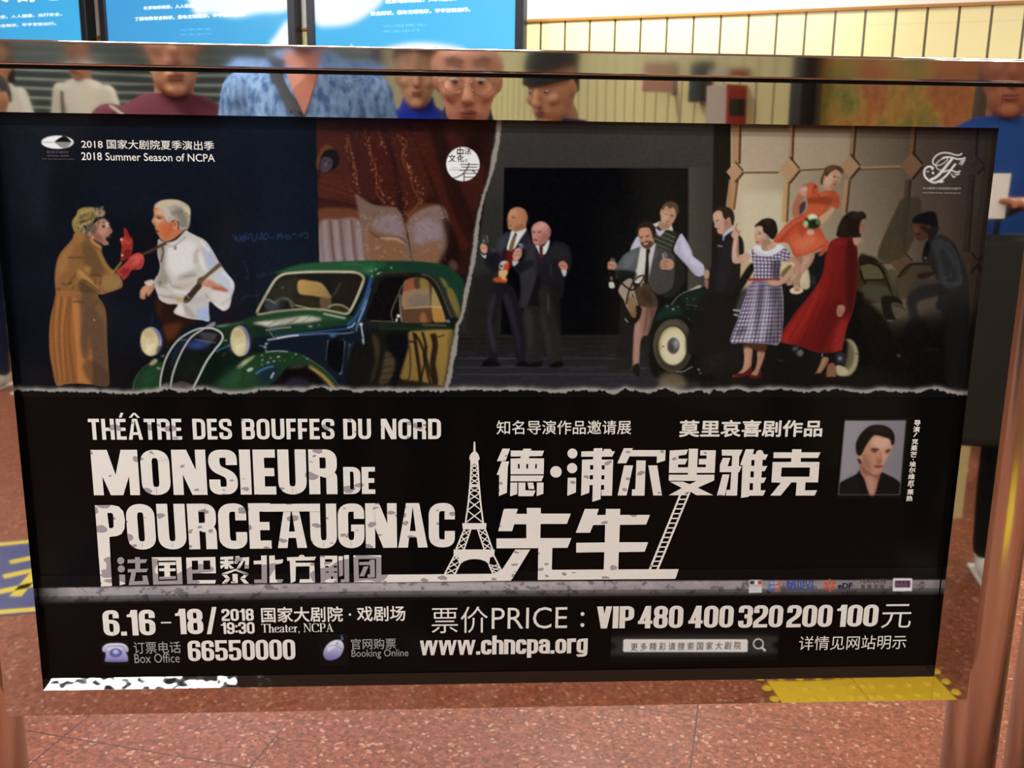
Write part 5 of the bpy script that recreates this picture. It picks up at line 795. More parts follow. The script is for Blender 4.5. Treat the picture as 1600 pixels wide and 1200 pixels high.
lightbox(-4.92, -3.29, 'blue advertising light box at the left edge with large white characters', art_a, [('健康 舒心', -4.42, -3.42, 2.335, .16), ('北京地铁祝您，人人健康，出行安全，', -4.3, -3.47, 2.232, .022), ('了解地铁安全知识，平平安安出行。', -4.3, -3.53, 2.172, .022)], [])
lightbox(-3.08, -1.59, 'middle blue advertising light box with white glare painted at its lower right', art_b, [('北京地铁祝您，人人健康，', -2.75, -2.32, 2.245, .022), ('了解地铁安全知识，乘车文明有序，平平安安出行。', -2.83, -1.93, 2.176, .024)], [('文明乘车', -2.46, -2.2, 2.1, .012), ('安全出行', -2.46, -2.2, 2.07, .012)])
lightbox(-1.41, -.03, 'blue advertising light box beside the cream tiles with white glare painted along its bottom', art_c, [('北京地铁祝您，人人健康，', -.9, -.42, 2.212, .022), ('安全知识，乘车文明有序，平平安安出行。', -1.0, -.33, 2.146, .024)], [('文明乘车', -.92, -.62, 2.075, .013), ('安全出行', -.92, -.66, 2.045, .013)])
# ================================================================ the poster stand
Z0, PW, PH = .64, 1.16, .7095                    # lower inner edge of the frame, width and height of its opening
YP = .012                                        # the print lies this far behind the face of the frame
stand = empty('poster_stand', (0, 0, 0), label='polished steel poster stand holding a black theatre poster on the red granite floor', cat='sign')
def pw(x, y, Y=YP):                              # a point of the photograph -> where it is on the print
    d = ray(x, y); p = CAM + d * ((Y - CAM[1]) / d[1]); return p
def wp(V):                                       # and back
    q = V - CAM; z = q @ FW; return np.stack([800 + FPX * (q @ RT) / z, 600 - FPX * (q @ UP) / z], 1)
SW = .049
for s in (-1, 1):
    box('side_frame', (s * (PW / 2 + SW / 2), .014, Z0 + (.756 - .035) / 2), (SW, .028, .791), STEEL, stand)
    bm = bmesh.new(); add_lathe(bm, [(.036, .006), (.036, 1.452), (.034, 1.462), (.026, 1.468), (.001, 1.47)], (s * .6685, .047, 0), 64); p = bobj('post', bm, POST, stand, True)
    bm = bmesh.new(); add_lathe(bm, [(.044, 0), (.044, .01), (.041, .018), (.038, .024), (.0365, .026)], (s * .6685, .047, 0), 64); bobj('base_collar', bm, POST, p, True)
    for z in (.72, 1.33): box('bracket', (s * .627, .033, z), (.03, .02, .05), POST, stand, .002)
box('top_frame', (0, .014, Z0 + (PH + .756) / 2), (PW - .0006, .028, .756 - PH), STEEL, stand)
box('bottom_frame', (0, .014, Z0 - .0175), (PW - .0006, .028, .035), STEEL, stand)
bm = bmesh.new(); add_box(bm, (0, .014, 0), (2 * .6285, .028, .0275), .0032, Matrix.Rotation(math.radians(.5), 4, 'X'), 9); o = bobj('top_rail', bm, RAIL, stand); o.location = (0, 0, Z0 + .7735)
box('backing_board', (0, .024, Z0 + .36), (2 * .6285, .008, .80), BLACK, stand)
LIP = mat('glossy_black_lip', '0a0b0b', .04, spec=1.0); g = N(LIP); g.bump(g.math('ADD', g.noise(g.coord('Object'), 26, 2), g.math('MULTIPLY', g.noise(g.coord('Object', (1, 1, 1)), 5, 1), 1.6)), .12, .01); LB = .0105
def lip(a, b, n, m):                             # bevelled lip between the frame and the print
    a, b, n = Vector(a), Vector(b), Vector(n); V = [a + Vector((0, .0004, 0)), b + Vector((0, .0004, 0)), b + n * LB + Vector((0, YP - .001, 0)), a + n * LB + Vector((0, YP - .001, 0)), a + Vector((0, YP - .001, 0)), b + Vector((0, YP - .001, 0))]
    mesh('inner_lip', V, [(0, 1, 2, 3), (4, 3, 2, 5), (0, 4, 5, 1), (0, 3, 4), (1, 5, 2)], m, stand)
hx = PW / 2
lip((-hx, 0, Z0), (hx, 0, Z0), (0, 0, 1), LIP)
# ---------------------------------------------------------------- the print
WB = .80; CAL = np.array([.98, 1.06, 1.12])
PRINT = print_mat('poster_print', .10, .14); INK = mat('poster_white_ink', 'f0eee6', .10, spec=.14); INK_GREY = mat('poster_grey_ink', 'a8a6a2', .1, spec=.14); INK_DIM = mat('poster_dim_ink', '6a6068', .1, spec=.14); INK_DARK = mat('poster_dark_ink', '2c261e', .1, spec=.14); SHEET = mat('poster_black_ink', '0c0b0a', .10, spec=.14)
def m_spots():
    m = mat('poster_white_ink_with_leaf_shadows', 'e9e6dd', .1, spec=.14); g = N(m); v = g.coord('Object', (1, 1, 1.7), (0, math.radians(35), 0))
    d = g.n('ShaderNodeTexNoise', i0=v); d.inputs['Scale'].default_value = 60
    mx = g.n('ShaderNodeMix', _data_type='VECTOR'); mx.inputs[0].default_value = .012; g.put(mx.inputs[4], v); g.put(mx.inputs[5], d.outputs['Color'])
    vo = g.n('ShaderNodeTexVoronoi', i0=mx.outputs[1]); vo.inputs['Scale'].default_value = 54
    sp = g.n('ShaderNodeSeparateColor', i0=vo.outputs['Color'])
    t = g.n('ShaderNodeTexCoord'); x = g.n('ShaderNodeSeparateXYZ', i0=t.outputs['Object'])
    size = g.math('MULTIPLY', sp.outputs[0], g.math('MULTIPLY_ADD', g.math('MINIMUM', g.math('MAXIMUM', x.outputs[0], -.6), .3), -.38, .33))
    k = g.math('MULTIPLY', g.math('LESS_THAN', vo.outputs['Distance'], size), g.math('GREATER_THAN', sp.outputs[1], .36))
    band = g.math('MULTIPLY', g.math('LESS_THAN', x.outputs[2], Z0 + .178), g.math('LESS_THAN', x.outputs[0], -.13)); k = g.math('MAXIMUM', k, g.math('MULTIPLY', band, g.math('GREATER_THAN', g.noise(v, 17, 1), .53)))
    g.put(g.b.inputs['Base Color'], g.mix(k, 'f0eee6', 'a6a0a4')); return m
SPOT = m_spots()
poster = box('poster', (0, YP + .0025, Z0 + PH / 2), (PW + .01, .004, PH + .01), SHEET, stand)
poster.data.transform(Matrix.Translation((0, YP + .0025, Z0 + PH / 2)) @ Matrix.Identity(4)) if 0 else None
YT, YL = YP - .0004, YP - .0009
def strip(name, C, rect_px, step=.00078, Y=YT, xr=None):
    """C's picture on the print, between the heights (and widths) of rect_px"""
    a, b = pw(*rect_px[:2], Y), pw(*rect_px[2:], Y); x0, x1 = xr or (a[0], b[0]); z1, z0 = a[2], b[2]
    nx, ny = int((x1 - x0) / step), int((z1 - z0) / step)
    def tw(gx, gy): V = np.stack([gx, np.full(gx.shape, Y), gy], 1); return V, wp(V)
    return painted_grid(name, C, tw, nx, ny, PRINT, poster, (x0, z1, x1, z0), CAL)
stage = paint_stage()
strip('stage_photographs', stage, (800, 180, 800, 621), xr=(-PW / 2 - .002, PW / 2 + .002))
def polys(name, ori, m, loops, parent=None, strokes=(), circles=()):
    """flat shapes traced as closed outlines; ' / ' starts a hole"""
    V, F = [], []
    for (ox, oy, sc), t in loops:
        yl = YL - .0006 - .000013 * (len(F) % 17); L = [[Vector((q[0], q[2], 0)) for q in (pw(ox + a / sc, oy + b / sc, yl) for a, b in np.array([float(k) for k in r.split()]).reshape(-1, 2))] for r in t.split('/')]
        b = len(V); tri = tessellate_polygon(L); V += [(v.x, yl, v.y) for r in L for v in r]; F += [[i + b for i in f] for f in tri]
    for (ox, oy, sc), t, wd in strokes:
        v = np.array([float(k) for k in t.split()]).reshape(-1, 2); d = np.gradient(v, axis=0); d /= np.hypot(d[:, 0], d[:, 1])[:, None]; n = np.stack([-d[:, 1], d[:, 0]], 1) * wd / 2; b = len(V)
        for p, q in zip(v + n, v - n): yl = YL - .00002 * (1 + b // 2 % 29); V += [tuple(pw(ox + p[0] / sc, oy + p[1] / sc, yl)), tuple(pw(ox + q[0] / sc, oy + q[1] / sc, yl))]
        F += [[b + 2 * i, b + 2 * i + 1, b + 2 * i + 3, b + 2 * i + 2] for i in range(len(v) - 1)]
    for (ox, oy, sc), cx, cy, r in circles:
        b = len(V); V += [tuple(pw(ox + (cx + r * math.cos(a)) / sc, oy + (cy + r * math.sin(a)) / sc, YL)) for a in np.linspace(0, 2 * math.pi, 32, endpoint=False)]; F.append(list(range(b, b + 32)))
    return mesh(name, V, F, m, parent or poster)
# ---------------------------------------------------------------- heavy condensed lettering drawn with a broad pen
def fillet(pts, r, closed):
    out = []; n = len(pts)
    for i, p in enumerate(pts):
        rr = p[2] if len(p) > 2 else r; P = np.array(p[:2], float)
        if not closed and i in (0, n - 1) or rr == 0: out.append(P); continue
        A, B = np.array(pts[i - 1][:2], float), np.array(pts[(i + 1) % n][:2], float); la, lb = np.linalg.norm(A - P), np.linalg.norm(B - P)
        k = min(rr, la * .5, lb * .5); a, b = P + (A - P) / la * k, P + (B - P) / lb * k
        for t in np.linspace(0, 1, 7): out.append((1 - t) ** 2 * a + 2 * t * (1 - t) * P + t * t * b)
    return np.array(out)
def pen(path, wx, wy, r=.16, closed=False):
    v = fillet(path, r, closed); n = len(v); q = []
    for i in range(n):
        a, b, c = v[i - 1] if closed or i else v[i], v[i], v[(i + 1) % n] if closed or i < n - 1 else v[i]
        d1, d2 = b - a, c - b; d1 = d1 / np.linalg.norm(d1) if np.linalg.norm(d1) > 1e-9 else None; d2 = d2 / np.linalg.norm(d2) if np.linalg.norm(d2) > 1e-9 else None
        if d1 is None: d1 = d2
        if d2 is None: d2 = d1
        n1, n2 = np.array([-d1[1], d1[0]]), np.array([-d2[1], d2[0]]); m = n1 + n2; m /= np.linalg.norm(m); m /= max(m @ n1, .5)
        q.append((b + m * [wx / 2, wy / 2], b - m * [wx / 2, wy / 2]))
    return [[q[i][0], q[i][1], q[(i + 1) % n][1], q[(i + 1) % n][0]] for i in range(n if closed else n - 1)]
def bar(x0, y0, x1, y1): return [[np.array(p) for p in ((x0, y0), (x1, y0), (x1, y1), (x0, y1))]]
def quad(*p): return [[np.array(k, float) for k in p]]
def glyph(ch, x, y):
    """width and filled shapes of one heavy letter of height 1, stem x, bar y"""
    h, v = x / 2, y / 2
    W = {'M': 1.03, 'I': x, 'N': .76, 'E': .5, 'F': .48, 'L': .48, 'T': .56, 'A': .72, 'V': .66, '1': .42, '.': x * .95, ':': x * .9, '-': .46, '/': .42, '4': .64, ' ': .24, 'w': .92, 'r': .46, 'c': .54, '–': .5}.get(ch, .64)
    if ch in 'hnpaog': W = .57
    l, r, b, t = h, W - h, v, 1 - v
    if ch == 'I': s = bar(0, 0, x, 1)
    elif ch == 'E': s = bar(0, 0, x, 1) + bar(x, 1 - y, W, 1) + bar(x, .5 - y * .5, W * .94, .5 + y * .5) + bar(x, 0, W, y)
    elif ch == 'F': s = bar(0, 0, x, 1) + bar(x, 1 - y, W, 1) + bar(x, .46 - y * .5, W * .92, .46 + y * .5)
    elif ch == 'L': s = bar(0, 0, x, 1) + bar(x, 0, W, y)
    elif ch == 'T': s = bar(0, 1 - y, W, 1) + bar(W / 2 - h, 0, W / 2 + h, 1 - y)
    elif ch == 'H': s = bar(0, 0, x, 1) + bar(W - x, 0, W, 1) + bar(x, .5 - v, W - x, .5 + v)
    elif ch == 'N': s = bar(0, 0, x * .92, 1) + bar(W - x * .92, 0, W, 1) + quad((0, 1), (x * 1.35, 1), (W, 0), (W - x * 1.35, 0))
    elif ch == 'M': k = x * .88; s = bar(0, 0, k, 1) + bar(W - k, 0, W, 1) + quad((0, 1), (x * 1.45, 1), (W / 2 + x * .5, 0), (W / 2 - x * .55, 0)) + quad((W, 1), (W - x * 1.45, 1), (W / 2 - x * .5, 0), (W / 2 + x * .55, 0))
    elif ch == 'A': k = x * 1.02; s = quad((0, 0), (k * .93, 0), (W / 2 + .01, 1), (W / 2 - k * .62, 1)) + quad((W, 0), (W - k * .93, 0), (W / 2 - .01, 1), (W / 2 + k * .62, 1)) + bar(W * .25, .23, W * .75, .23 + y * .8)
    elif ch == 'V': k = x * 1.05; s = quad((0, 1), (k, 1), (W / 2 + k * .5, 0), (W / 2 - k * .5, 0)) + quad((W, 1), (W - k, 1), (W / 2 - k * .5, 0), (W / 2 + k * .5, 0))
    elif ch in 'O0': s = pen([(l, b), (l, t), (r, t), (r, b)], x, y, .2, True)
    elif ch == 'D': s = pen([(l, b, 0), (l, t, 0), (r, t), (r, b)], x, y, .2, True)
    elif ch == 'U': s = pen([(l, 1), (l, b), (r, b), (r, 1)], x, y, .2)
    elif ch == 'C': s = pen([(r, .63), (r, t), (l, t), (l, b), (r, b), (r, .37)], x, y, .2)
    elif ch == 'G': s = pen([(r, .66), (r, t), (l, t), (l, b), (r, b), (r, .52)], x, y, .2) + bar(W * .5, .38, W, .53)
    elif ch == 'S': s = pen([(r, .66), (r, t), (l, t), (l, .6, .14), (r, .42, .14), (r, b), (l, b), (l, .34)], x, y * .98, .19)
    elif ch == 'P': s = bar(0, 0, x, 1) + pen([(h, t, 0), (r, t), (r, .42), (h, .42, 0)], x, y, .18)
    elif ch == 'R': s = bar(0, 0, x, 1) + pen([(h, t, 0), (r, t), (r, .49), (h, .49, 0)], x, y, .16) + pen([(W * .5, .47, 0), (r, .45), (r, 0)], x, y, .14)
    elif ch == 'B': s = bar(0, 0, x, 1) + pen([(h, t, 0), (r - .01, t), (r - .01, .52), (h, .52, 0)], x, y, .16) + pen([(h, .5, 0), (r, .5), (r, b), (h, b, 0)], x, y, .16)
    elif ch == '1': s = bar(W - x, 0, W, 1) + quad((0, .72), (W - x * .5, .72), (W - x * .5, .87), (0, .82)) + quad((W - x * 1.4, .8), (W - x * .5, .8), (W - x * .5, 1), (W - x, 1))
    elif ch == '2': s = pen([(l, .66), (l, t), (r, t), (r, .56, .2), (l, .26, .2), (l, b, 0), (W, b)], x, y, .19)
    elif ch == '3': s = pen([(l, .68), (l, t), (r, t), (r, .53), (W * .42, .53)], x, y, .16) + pen([(W * .42, .5), (r, .5), (r, b), (l, b), (l, .32)], x, y, .16)
    elif ch == '4': s = bar(W - x * 1.35, 0, W - x * .35, 1) + bar(0, .2, W, .2 + y * .95) + quad((0, .2), (x * .75, .2), (W - x * .6, .92), (W - x * 1.35, 1))
    elif ch == '5': s = bar(.02, 1 - y, W - .02, 1) + bar(.02, .44, x * .95, 1) + pen([(x * .5, .57, 0), (r, .57), (r, b), (l, b), (l, .3)], x, y * .9, .18)
    elif ch == '6': s = pen([(r, .68), (r, t), (l, t), (l, b), (r, b), (r, .55), (l, .55)], x, y, .19)
    elif ch == '8': s = pen([(l + .01, .54), (l + .01, t), (r - .01, t), (r - .01, .54)], x, y, .17, True) + pen([(l, b), (l, .52), (r, .52), (r, b)], x, y, .17, True)
    elif ch == '9': s = pen([(l, .32), (l, b), (r, b), (r, t), (l, t), (l, .45), (r, .45)], x, y, .19)
    elif ch == '.': s = bar(0, 0, W, y * 1.05)
    elif ch == ':': s = bar(0, .12, W, .12 + y) + bar(0, .58, W, .58 + y)
    elif ch in '-–': s = bar(.03, .44, W - .03, .44 + y * .36)
    elif ch == '/': s = quad((0, -.03), (x * .85, -.03), (W, 1.05), (W - x * .85, 1.05))
    elif ch == 'w': k = x * .8; s = [q for a in (0, W / 2 - k * .22) for q in quad((a, .78), (a + k, .78), (a + W * .31 + k * .1, 0), (a + W * .31 - k * .85, 0)) + quad((a + W / 2 + k * .22, .78), (a + W / 2 - k * .7, .78), (a + W * .31 - k * .8, 0), (a + W * .31 + k * .1, 0))]
    elif ch == 'c': s = pen([(r, .5), (r, .78 - v), (l, .78 - v), (l, b), (r, b), (r, .28)], x, y, .17)
    elif ch == 'o': s = pen([(l, b), (l, .78 - v), (r, .78 - v), (r, b)], x, y, .17, True)
    elif ch == 'h': s = bar(0, 0, x, 1) + pen([(h, .78 - v, 0), (r, .78 - v), (r, 0)], x, y * .9, .15)
    elif ch == 'n': s = bar(0, 0, x, .78) + pen([(h, .78 - v, 0), (r, .78 - v), (r, 0)], x, y * .9, .15)
    elif ch == 'p': s = bar(0, -.2, x, .78) + pen([(h, .78 - v, 0), (r, .78 - v), (r, b), (h, b, 0)], x, y * .9, .16)
    elif ch == 'a': s = pen([(l, .52), (l, .78 - v), (r, .78 - v), (r, 0)], x, y * .9, .16) + pen([(r, .44, 0), (l, .42), (l, b), (r, b, 0)], x, y * .85, .14)
    elif ch == 'r': s = bar(0, 0, x, .78) + pen([(h, .5), (h + .02, .78 - v, .1), (W, .78 - v)], x * .9, y * 1.15, .1)
    elif ch == 'g': s = pen([(r, .78), (r, -.2 + v), (l, -.2 + v), (l, -.06)], x, y * .85, .15) + pen([(r, b, 0), (l, b), (l, .78 - v), (r, .78 - v, 0)], x, y * .9, .16)
    else: s = []
    return W, s
def heavy(items, name, m):
    """items: (text, x0, y0, x1, y1, stem, bar, gap): left, cap top, right, baseline in the photograph"""
    for text, x0, y0, x1, y1, sx, sy, gap in items:
        V, F = [], []; cx, shapes = 0, []
        for ch in text:
            acc = {'É': 'E', 'Â': 'A'}.get(ch); wd, s = glyph(acc or ch, sx, sy); shapes += [[q + [cx, 0] for q in f] for f in s]
            if ch == 'É': shapes += [[q + [cx, 0] for q in f] for f in quad((wd * .35, 1.06), (wd * .62, 1.06), (wd * .85, 1.28), (wd * .55, 1.28))]
            if ch == 'Â': shapes += [[q + [cx, 0] for q in f] for f in quad((wd * .1, 1.05), (wd * .3, 1.05), (wd * .58, 1.28), (wd * .42, 1.28)) + quad((wd * .9, 1.05), (wd * .7, 1.05), (wd * .42, 1.28), (wd * .58, 1.28))]
            cx += wd + gap
        cx -= gap; a, b = pw(x0, y0, YL), pw(x1, y1, YL); k, hh = (b[0] - a[0]) / cx, a[2] - b[2]
        for j, f in enumerate(shapes):
            i = len(V); V += [(a[0] + q[0] * k, YL - .00002 * (j % 23), b[2] + q[1] * hh) for q in f]; F.append(list(range(i, i + len(f))))
        mesh(name, V, F, m, poster)
def words(items, name, m):
    """items: (text, boldness, x0, y0, x1, y1): ink box in the photograph"""
    def place(x0, y0, x1, y1):
        a, b = pw(x0, y0, YL), pw(x1, y1, YL)
        return lambda lo, hi: (lambda x, y: (a[0] + (x - lo[0]) / (hi[0] - lo[0]) * (b[0] - a[0]), YL, b[2] + (y - lo[1]) / (hi[1] - lo[1]) * (a[2] - b[2])))
    if name in ('director_lettering', 'emblem_lettering', 'badge_lettering'): return text_mesh([(t, o, place(*p)) for t, o, *p in items], name, m, poster)
    for t, o, *p in items: text_mesh([(t, o, place(*p))], name, m, poster)
# ---------------------------------------------------------------- title lettering
heavy([('THÉÂTRE', 137, 654.3, 285, 686.8, .2, .16, .1), ('DES', 300, 654.3, 363, 686.5, .2, .16, .1), ('BOUFFES', 377, 654.3, 523, 686.3, .2, .16, .1), ('DU', 536, 654.3, 580, 686.2, .2, .16, .1), ('NORD', 595, 654.3, 689, 686, .2, .16, .1),
       ('MONSIEUR', 141, 703, 527.5, 772, .25, .18, .055), ('DE', 536, 729.7, 586.5, 771.6, .25, .17, .05)], 'french_title_lettering', SPOT)
heavy([('OURCE', 195.5, 787.5, 424.7, 857, .25, .18, .05), ('A', 431.5, 787.5, 480, 856, .25, .18, 0), ('UGNAC', 483.5, 787, 710.7, 855, .25, .18, .03)], 'french_title_lettering', SPOT)
o_ = (140, 780, 5.517)
polys('french_title_lettering', 0, SPOT, [(o_, '45 52 190 50 250 62 290 105 305 180 300 255 275 300 235 318 170 325 193 750 98 753 / 152 118 168 248 195 250 208 235 203 135 190 118'), ((0, 0, 1), '410 787.4 500 787 500 799 410 799.6')])
a1, a2, a3, a4, a5, a6 = (770, 695, 10), (880, 695, 9.412), (1035, 695, 12.308), (1110, 695, 8.889), (765, 785, 9.231), (890, 760, 7.74)
polys('chinese_title_lettering', 0, SPOT, [
    (a1, '150 60 270 60 200 255 65 255'), (a1, '140 260 255 260 235 340 220 750 95 800 100 470 60 470'),
    (a1, '280 90 470 90 475 60 600 60 600 92 800 92 770 175 570 180 562 212 800 212 795 460 278 460 278 215 430 212 440 182 280 182 / 392 300 420 300 420 372 392 372 / 525 300 555 300 552 372 522 372 / 665 300 690 300 686 372 662 372'),
    (a1, '280 480 795 480 760 570 275 570'), (a1, '275 590 383 590 380 770 270 805'), (a1, '400 590 510 590 508 710 668 714 630 802 398 802'), (a1, '540 590 630 590 650 690 560 690'), (a1, '690 590 793 590 790 765 685 800'),
    (a2, '67 485 190 485 187 700 60 750'),
    (a2, '268 97 445 95 450 50 575 50 575 92 592 92 596 62 700 62 720 95 762 95 720 175 568 175 565 218 735 218 718 748 562 748 562 660 600 662 602 590 556 592 550 800 428 838 435 592 388 592 383 705 263 748 278 218 440 215 442 175 265 175 / 395 298 442 298 440 364 393 364 / 390 447 440 447 438 508 389 508 / 566 300 610 300 609 362 566 362 / 562 447 606 447 605 508 561 508'),
    (a2, '892 50 1025 50 1010 78 1505 78 1500 232 1375 270 1378 170 975 170 925 272 795 272'), (a2, '895 303 1028 303 932 745 800 745'), (a2, '1078 230 1213 230 1195 747 1008 747 1012 655 1060 655'), (a2, '1250 303 1383 303 1452 745 1325 745'),
    (a3, '140 110 495 90 455 190 310 212 308 268 485 268 435 378 300 378 298 435 495 432 510 75 685 75 668 432 832 432 838 378 700 378 705 270 848 270 848 205 725 205 728 105 1028 105 1005 540 660 540 658 575 1000 575 995 685 680 825 978 970 655 970 545 905 505 905 395 955 380 972 118 970 375 830 140 710 395 710 525 757 655 695 122 690 125 575 490 575 492 540 125 540'),
    (a4, '158 68 447 68 412 150 402 155 395 295 435 298 400 382 385 384 370 705 215 705 220 628 275 625 290 380 130 380 132 280 172 182 277 182 240 298 295 296 302 152 160 150'), (a4, '168 412 265 412 200 705 90 705'),
    (a4, '490 62 607 62 590 130 625 132 640 90 680 70 720 80 745 132 800 135 765 208 725 208 720 295 790 295 755 365 713 367 708 455 778 455 742 528 702 530 697 632 767 632 733 705 540 707 530 722 425 738 445 285 413 280 / 570 210 613 210 610 292 567 292 / 558 368 604 368 601 452 554 452 / 546 532 592 532 590 630 542 630'),
    (a4, '878 105 1135 105 1135 62 1265 62 1263 105 1530 105 1493 183 1255 183 1255 238 1515 238 1495 522 1322 522 1312 632 1483 632 1447 705 1185 705 1198 522 1125 522 975 705 832 705 978 527 848 522 865 240 1120 238 1125 185 875 185 / 990 315 1383 315 1375 443 980 443'),
    (a5, '205 92 408 92 385 165 538 165 535 80 738 80 738 162 1172 162 1115 310 735 310 732 515 1180 515 1125 655 905 657 897 972 2728 962 2681 1103 695 1118 702 660 100 662 98 520 530 518 530 315 355 315 325 415 125 415'),
    ((0, 0, 1), '596 898 770 896.5 784.5 890 805 858.7 828.4 858.7 798.6 907.4 596 910'),
    (a6, '185 272 353 272 328 347 435 345 440 272 613 272 610 345 972 345 925 462 608 465 600 675 950 675 908 790 595 795 588 1010 412 1010 420 795 80 800 80 682 425 678 430 465 285 467 247 560 75 560')],
    circles=[(a1, 987, 422, 90), (a2, 136, 128, 73), (a2, 131, 343, 75)])
polys('ladder_drawing', 0, INK, [(a6, '1325 105 1350 105 985 1002 957 1002'), (a6, '1440 68 1464 68 1077 1002 1050 1002')] + [(a6, '%f %f %f %f %f %f %f %f' % (1336 - i * 24.2, 92 + i * 57.6, 1438 - i * 24.2, 90 + i * 57.6, 1432 - i * 24.2, 106 + i * 57.6, 1330 - i * 24.2, 108 + i * 57.6)) for i in range(16)])
b1, b2 = (150, 860, 6.667), (380, 860, 6.667)
polys('chinese_subtitle_lettering', 0, SPOT, [
    (b1, '242 252 302 252 305 350 247 365'), (b1, '330 95 405 93 408 70 455 70 458 93 535 93 515 132 462 133 460 192 545 190 525 226 418 228 398 322 490 318 483 262 530 260 553 357 340 362 368 230 332 228 330 195 410 193 408 132 328 132'),
    (b1, '580 72 888 70 903 352 597 357 / 640 108 833 106 848 312 650 318'), (b1, '653 125 830 122 828 152 770 154 770 188 828 186 828 215 770 217 772 268 832 268 832 298 660 303 658 275 715 272 712 217 658 215 656 188 712 186 712 158 653 158'),
    (b1, '938 75 1243 68 1250 238 1005 240 1005 310 1250 308 1240 345 950 348 / 998 108 1062 106 1064 200 1000 202 / 1118 106 1188 104 1192 198 1120 200'),
    (b1, '1295 68 1430 62 1428 95 1375 97 1376 110 1435 108 1430 140 1385 142 1440 185 1400 192 1375 160 1378 192 1340 192 1340 165 1300 192 1293 160 1340 140 1295 140 1293 112 1340 110 1340 98 1295 98'), (b1, '1455 60 1495 60 1500 75 1595 70 1592 190 1545 190 1555 110 1540 110 1500 190 1462 192 1510 110 1490 110 1470 140 1440 135'),
    (b1, '1440 195 1465 195 1595 240 1540 245 1452 212 1370 245 1305 243'), (b1, '1310 252 1360 252 1398 290 1350 290'), (b1, '1350 297 1398 297 1360 345 1310 345'), (b1, '1420 245 1475 245 1478 340 1410 342 1405 325 1425 322'), (b1, '1545 252 1590 250 1550 290 1500 290'), (b1, '1500 297 1548 297 1595 345 1545 345'),
    (b2, '185 55 245 52 250 340 115 340 115 305 192 302 190 143 110 145 108 108 188 105'), (b2, '270 55 328 52 332 100 418 92 408 132 332 150 335 302 418 300 405 335 275 338'),
    (b2, '455 72 575 68 590 50 610 45 630 50 645 68 760 65 740 103 545 108 545 128 740 128 750 335 585 338 590 300 692 300 690 165 548 168 545 320 495 342 485 108 458 108'),
    (b2, '800 55 980 55 985 335 870 335 858 330 808 342 / 852 92 928 92 928 118 852 118 / 850 160 890 162 890 178 855 178 / 940 160 978 160 978 178 945 180 / 860 220 892 220 892 232 860 234 / 945 218 978 218 978 232 945 232 / 915 270 935 270 937 300 915 300'), (b2, '992 62 1038 60 1040 260 1000 275'), (b2, '1050 50 1102 48 1105 330 1015 332 1018 302 1055 300'),
    (b2, '1148 52 1438 50 1440 330 1155 330 / 1200 90 1385 88 1385 290 1205 292'), (b2, '1208 122 1315 118 1315 100 1370 98 1372 280 1295 285 1295 250 1322 248 1320 152 1208 152'), (b2, '1255 168 1305 165 1260 270 1212 270')],
    circles=[(b1, 258, 107, 37), (b1, 263, 193, 37)])
# ---------------------------------------------------------------- iron tower drawing
e1 = (685, 680, 5.107); LE = [(262, 225), (258, 330), (250, 430), (237, 560), (216, 702)]; RE = [(314, 225), (319, 330), (327, 430), (339, 560), (358, 702)]
def seg(*p): return ' '.join('%f %f' % q for q in p)
def at_(E, y): return (float(np.interp(y, [p[1] for p in E], [p[0] for p in E])), y)
tw = [(e1, seg(*LE), 13), (e1, seg(*RE), 13)]
ys = [228, 262, 300, 345, 388, 420, 462, 520, 600, 700]
for y0, y1 in zip(ys, ys[1:]): tw += [(e1, seg(at_(LE, y0), at_(RE, y1)), 9), (e1, seg(at_(RE, y0), at_(LE, y1)), 9)]
tw.append((e1, '250 403 328 403', 22))
for A, B in (([(205, 752), (140, 912)], [(258, 752), (205, 912)]), ([(314, 752), (366, 912)], [(375, 752), (432, 912)]), ([(128, 960), (50, 1108)], [(170, 1030), (132, 1108)]), ([(402, 1030), (436, 1108)], [(442, 960), (512, 1100)])):
    tw += [(e1, seg(*A), 12), (e1, seg(*B), 12)]; k = 3
    for i in range(k):
        ya, yb = A[0][1] + (A[1][1] - A[0][1]) * i / k, A[0][1] + (A[1][1] - A[0][1]) * (i + 1) / k; tw += [(e1, seg(at_(A, ya), at_(B, yb)), 8), (e1, seg(at_(B, ya), at_(A, yb)), 8)]
polys('tower_drawing', 0, INK, [(e1, '282 52 294 52 297 135 279 135'), (e1, '250 165 262 145 275 133 303 133 314 145 324 165 330 188 318 205 320 230 256 230 255 205 246 188'), (e1, '190 702 384 702 380 752 195 752'),
    (e1, '122 912 450 912 445 968 412 975 405 1032 375 1006 335 992 290 988 245 992 200 1008 168 1034 160 975 122 968')], strokes=tw)
# ---------------------------------------------------------------- smaller lettering
words([('2018 国家大剧院夏季演出季', .008, 126.5, 217.3, 334.8, 234.9), ('2018 Summer Season of NCPA', .008, 126.6, 237.8, 336, 253)], 'season_lettering', INK)
words([('国家大剧院', 0, 73, 235.6, 107, 239.8), ('NATIONAL CENTRE', .01, 74, 242, 107.5, 245), ('FOR THE PERFORMING ARTS', .01, 65.5, 247.4, 116.5, 249.8)], 'emblem_lettering', INK_DIM)
words([('中', 0, 714, 230, 724, 246), ('法', 0, 725.6, 231, 736, 241.2), ('文', 0, 700.5, 241.2, 712, 253), ('化', 0, 714, 242, 724.6, 253), ('之', 0, 725.8, 248, 731, 252.6)], 'badge_lettering', INK_DARK)
words([('知名导演作品邀请展', .008, 776, 656.8, 986, 678.6)], 'invitation_lettering', INK); words([('莫里哀喜剧作品', .026, 1062, 656.3, 1284, 682.8)], 'comedy_lettering', INK)
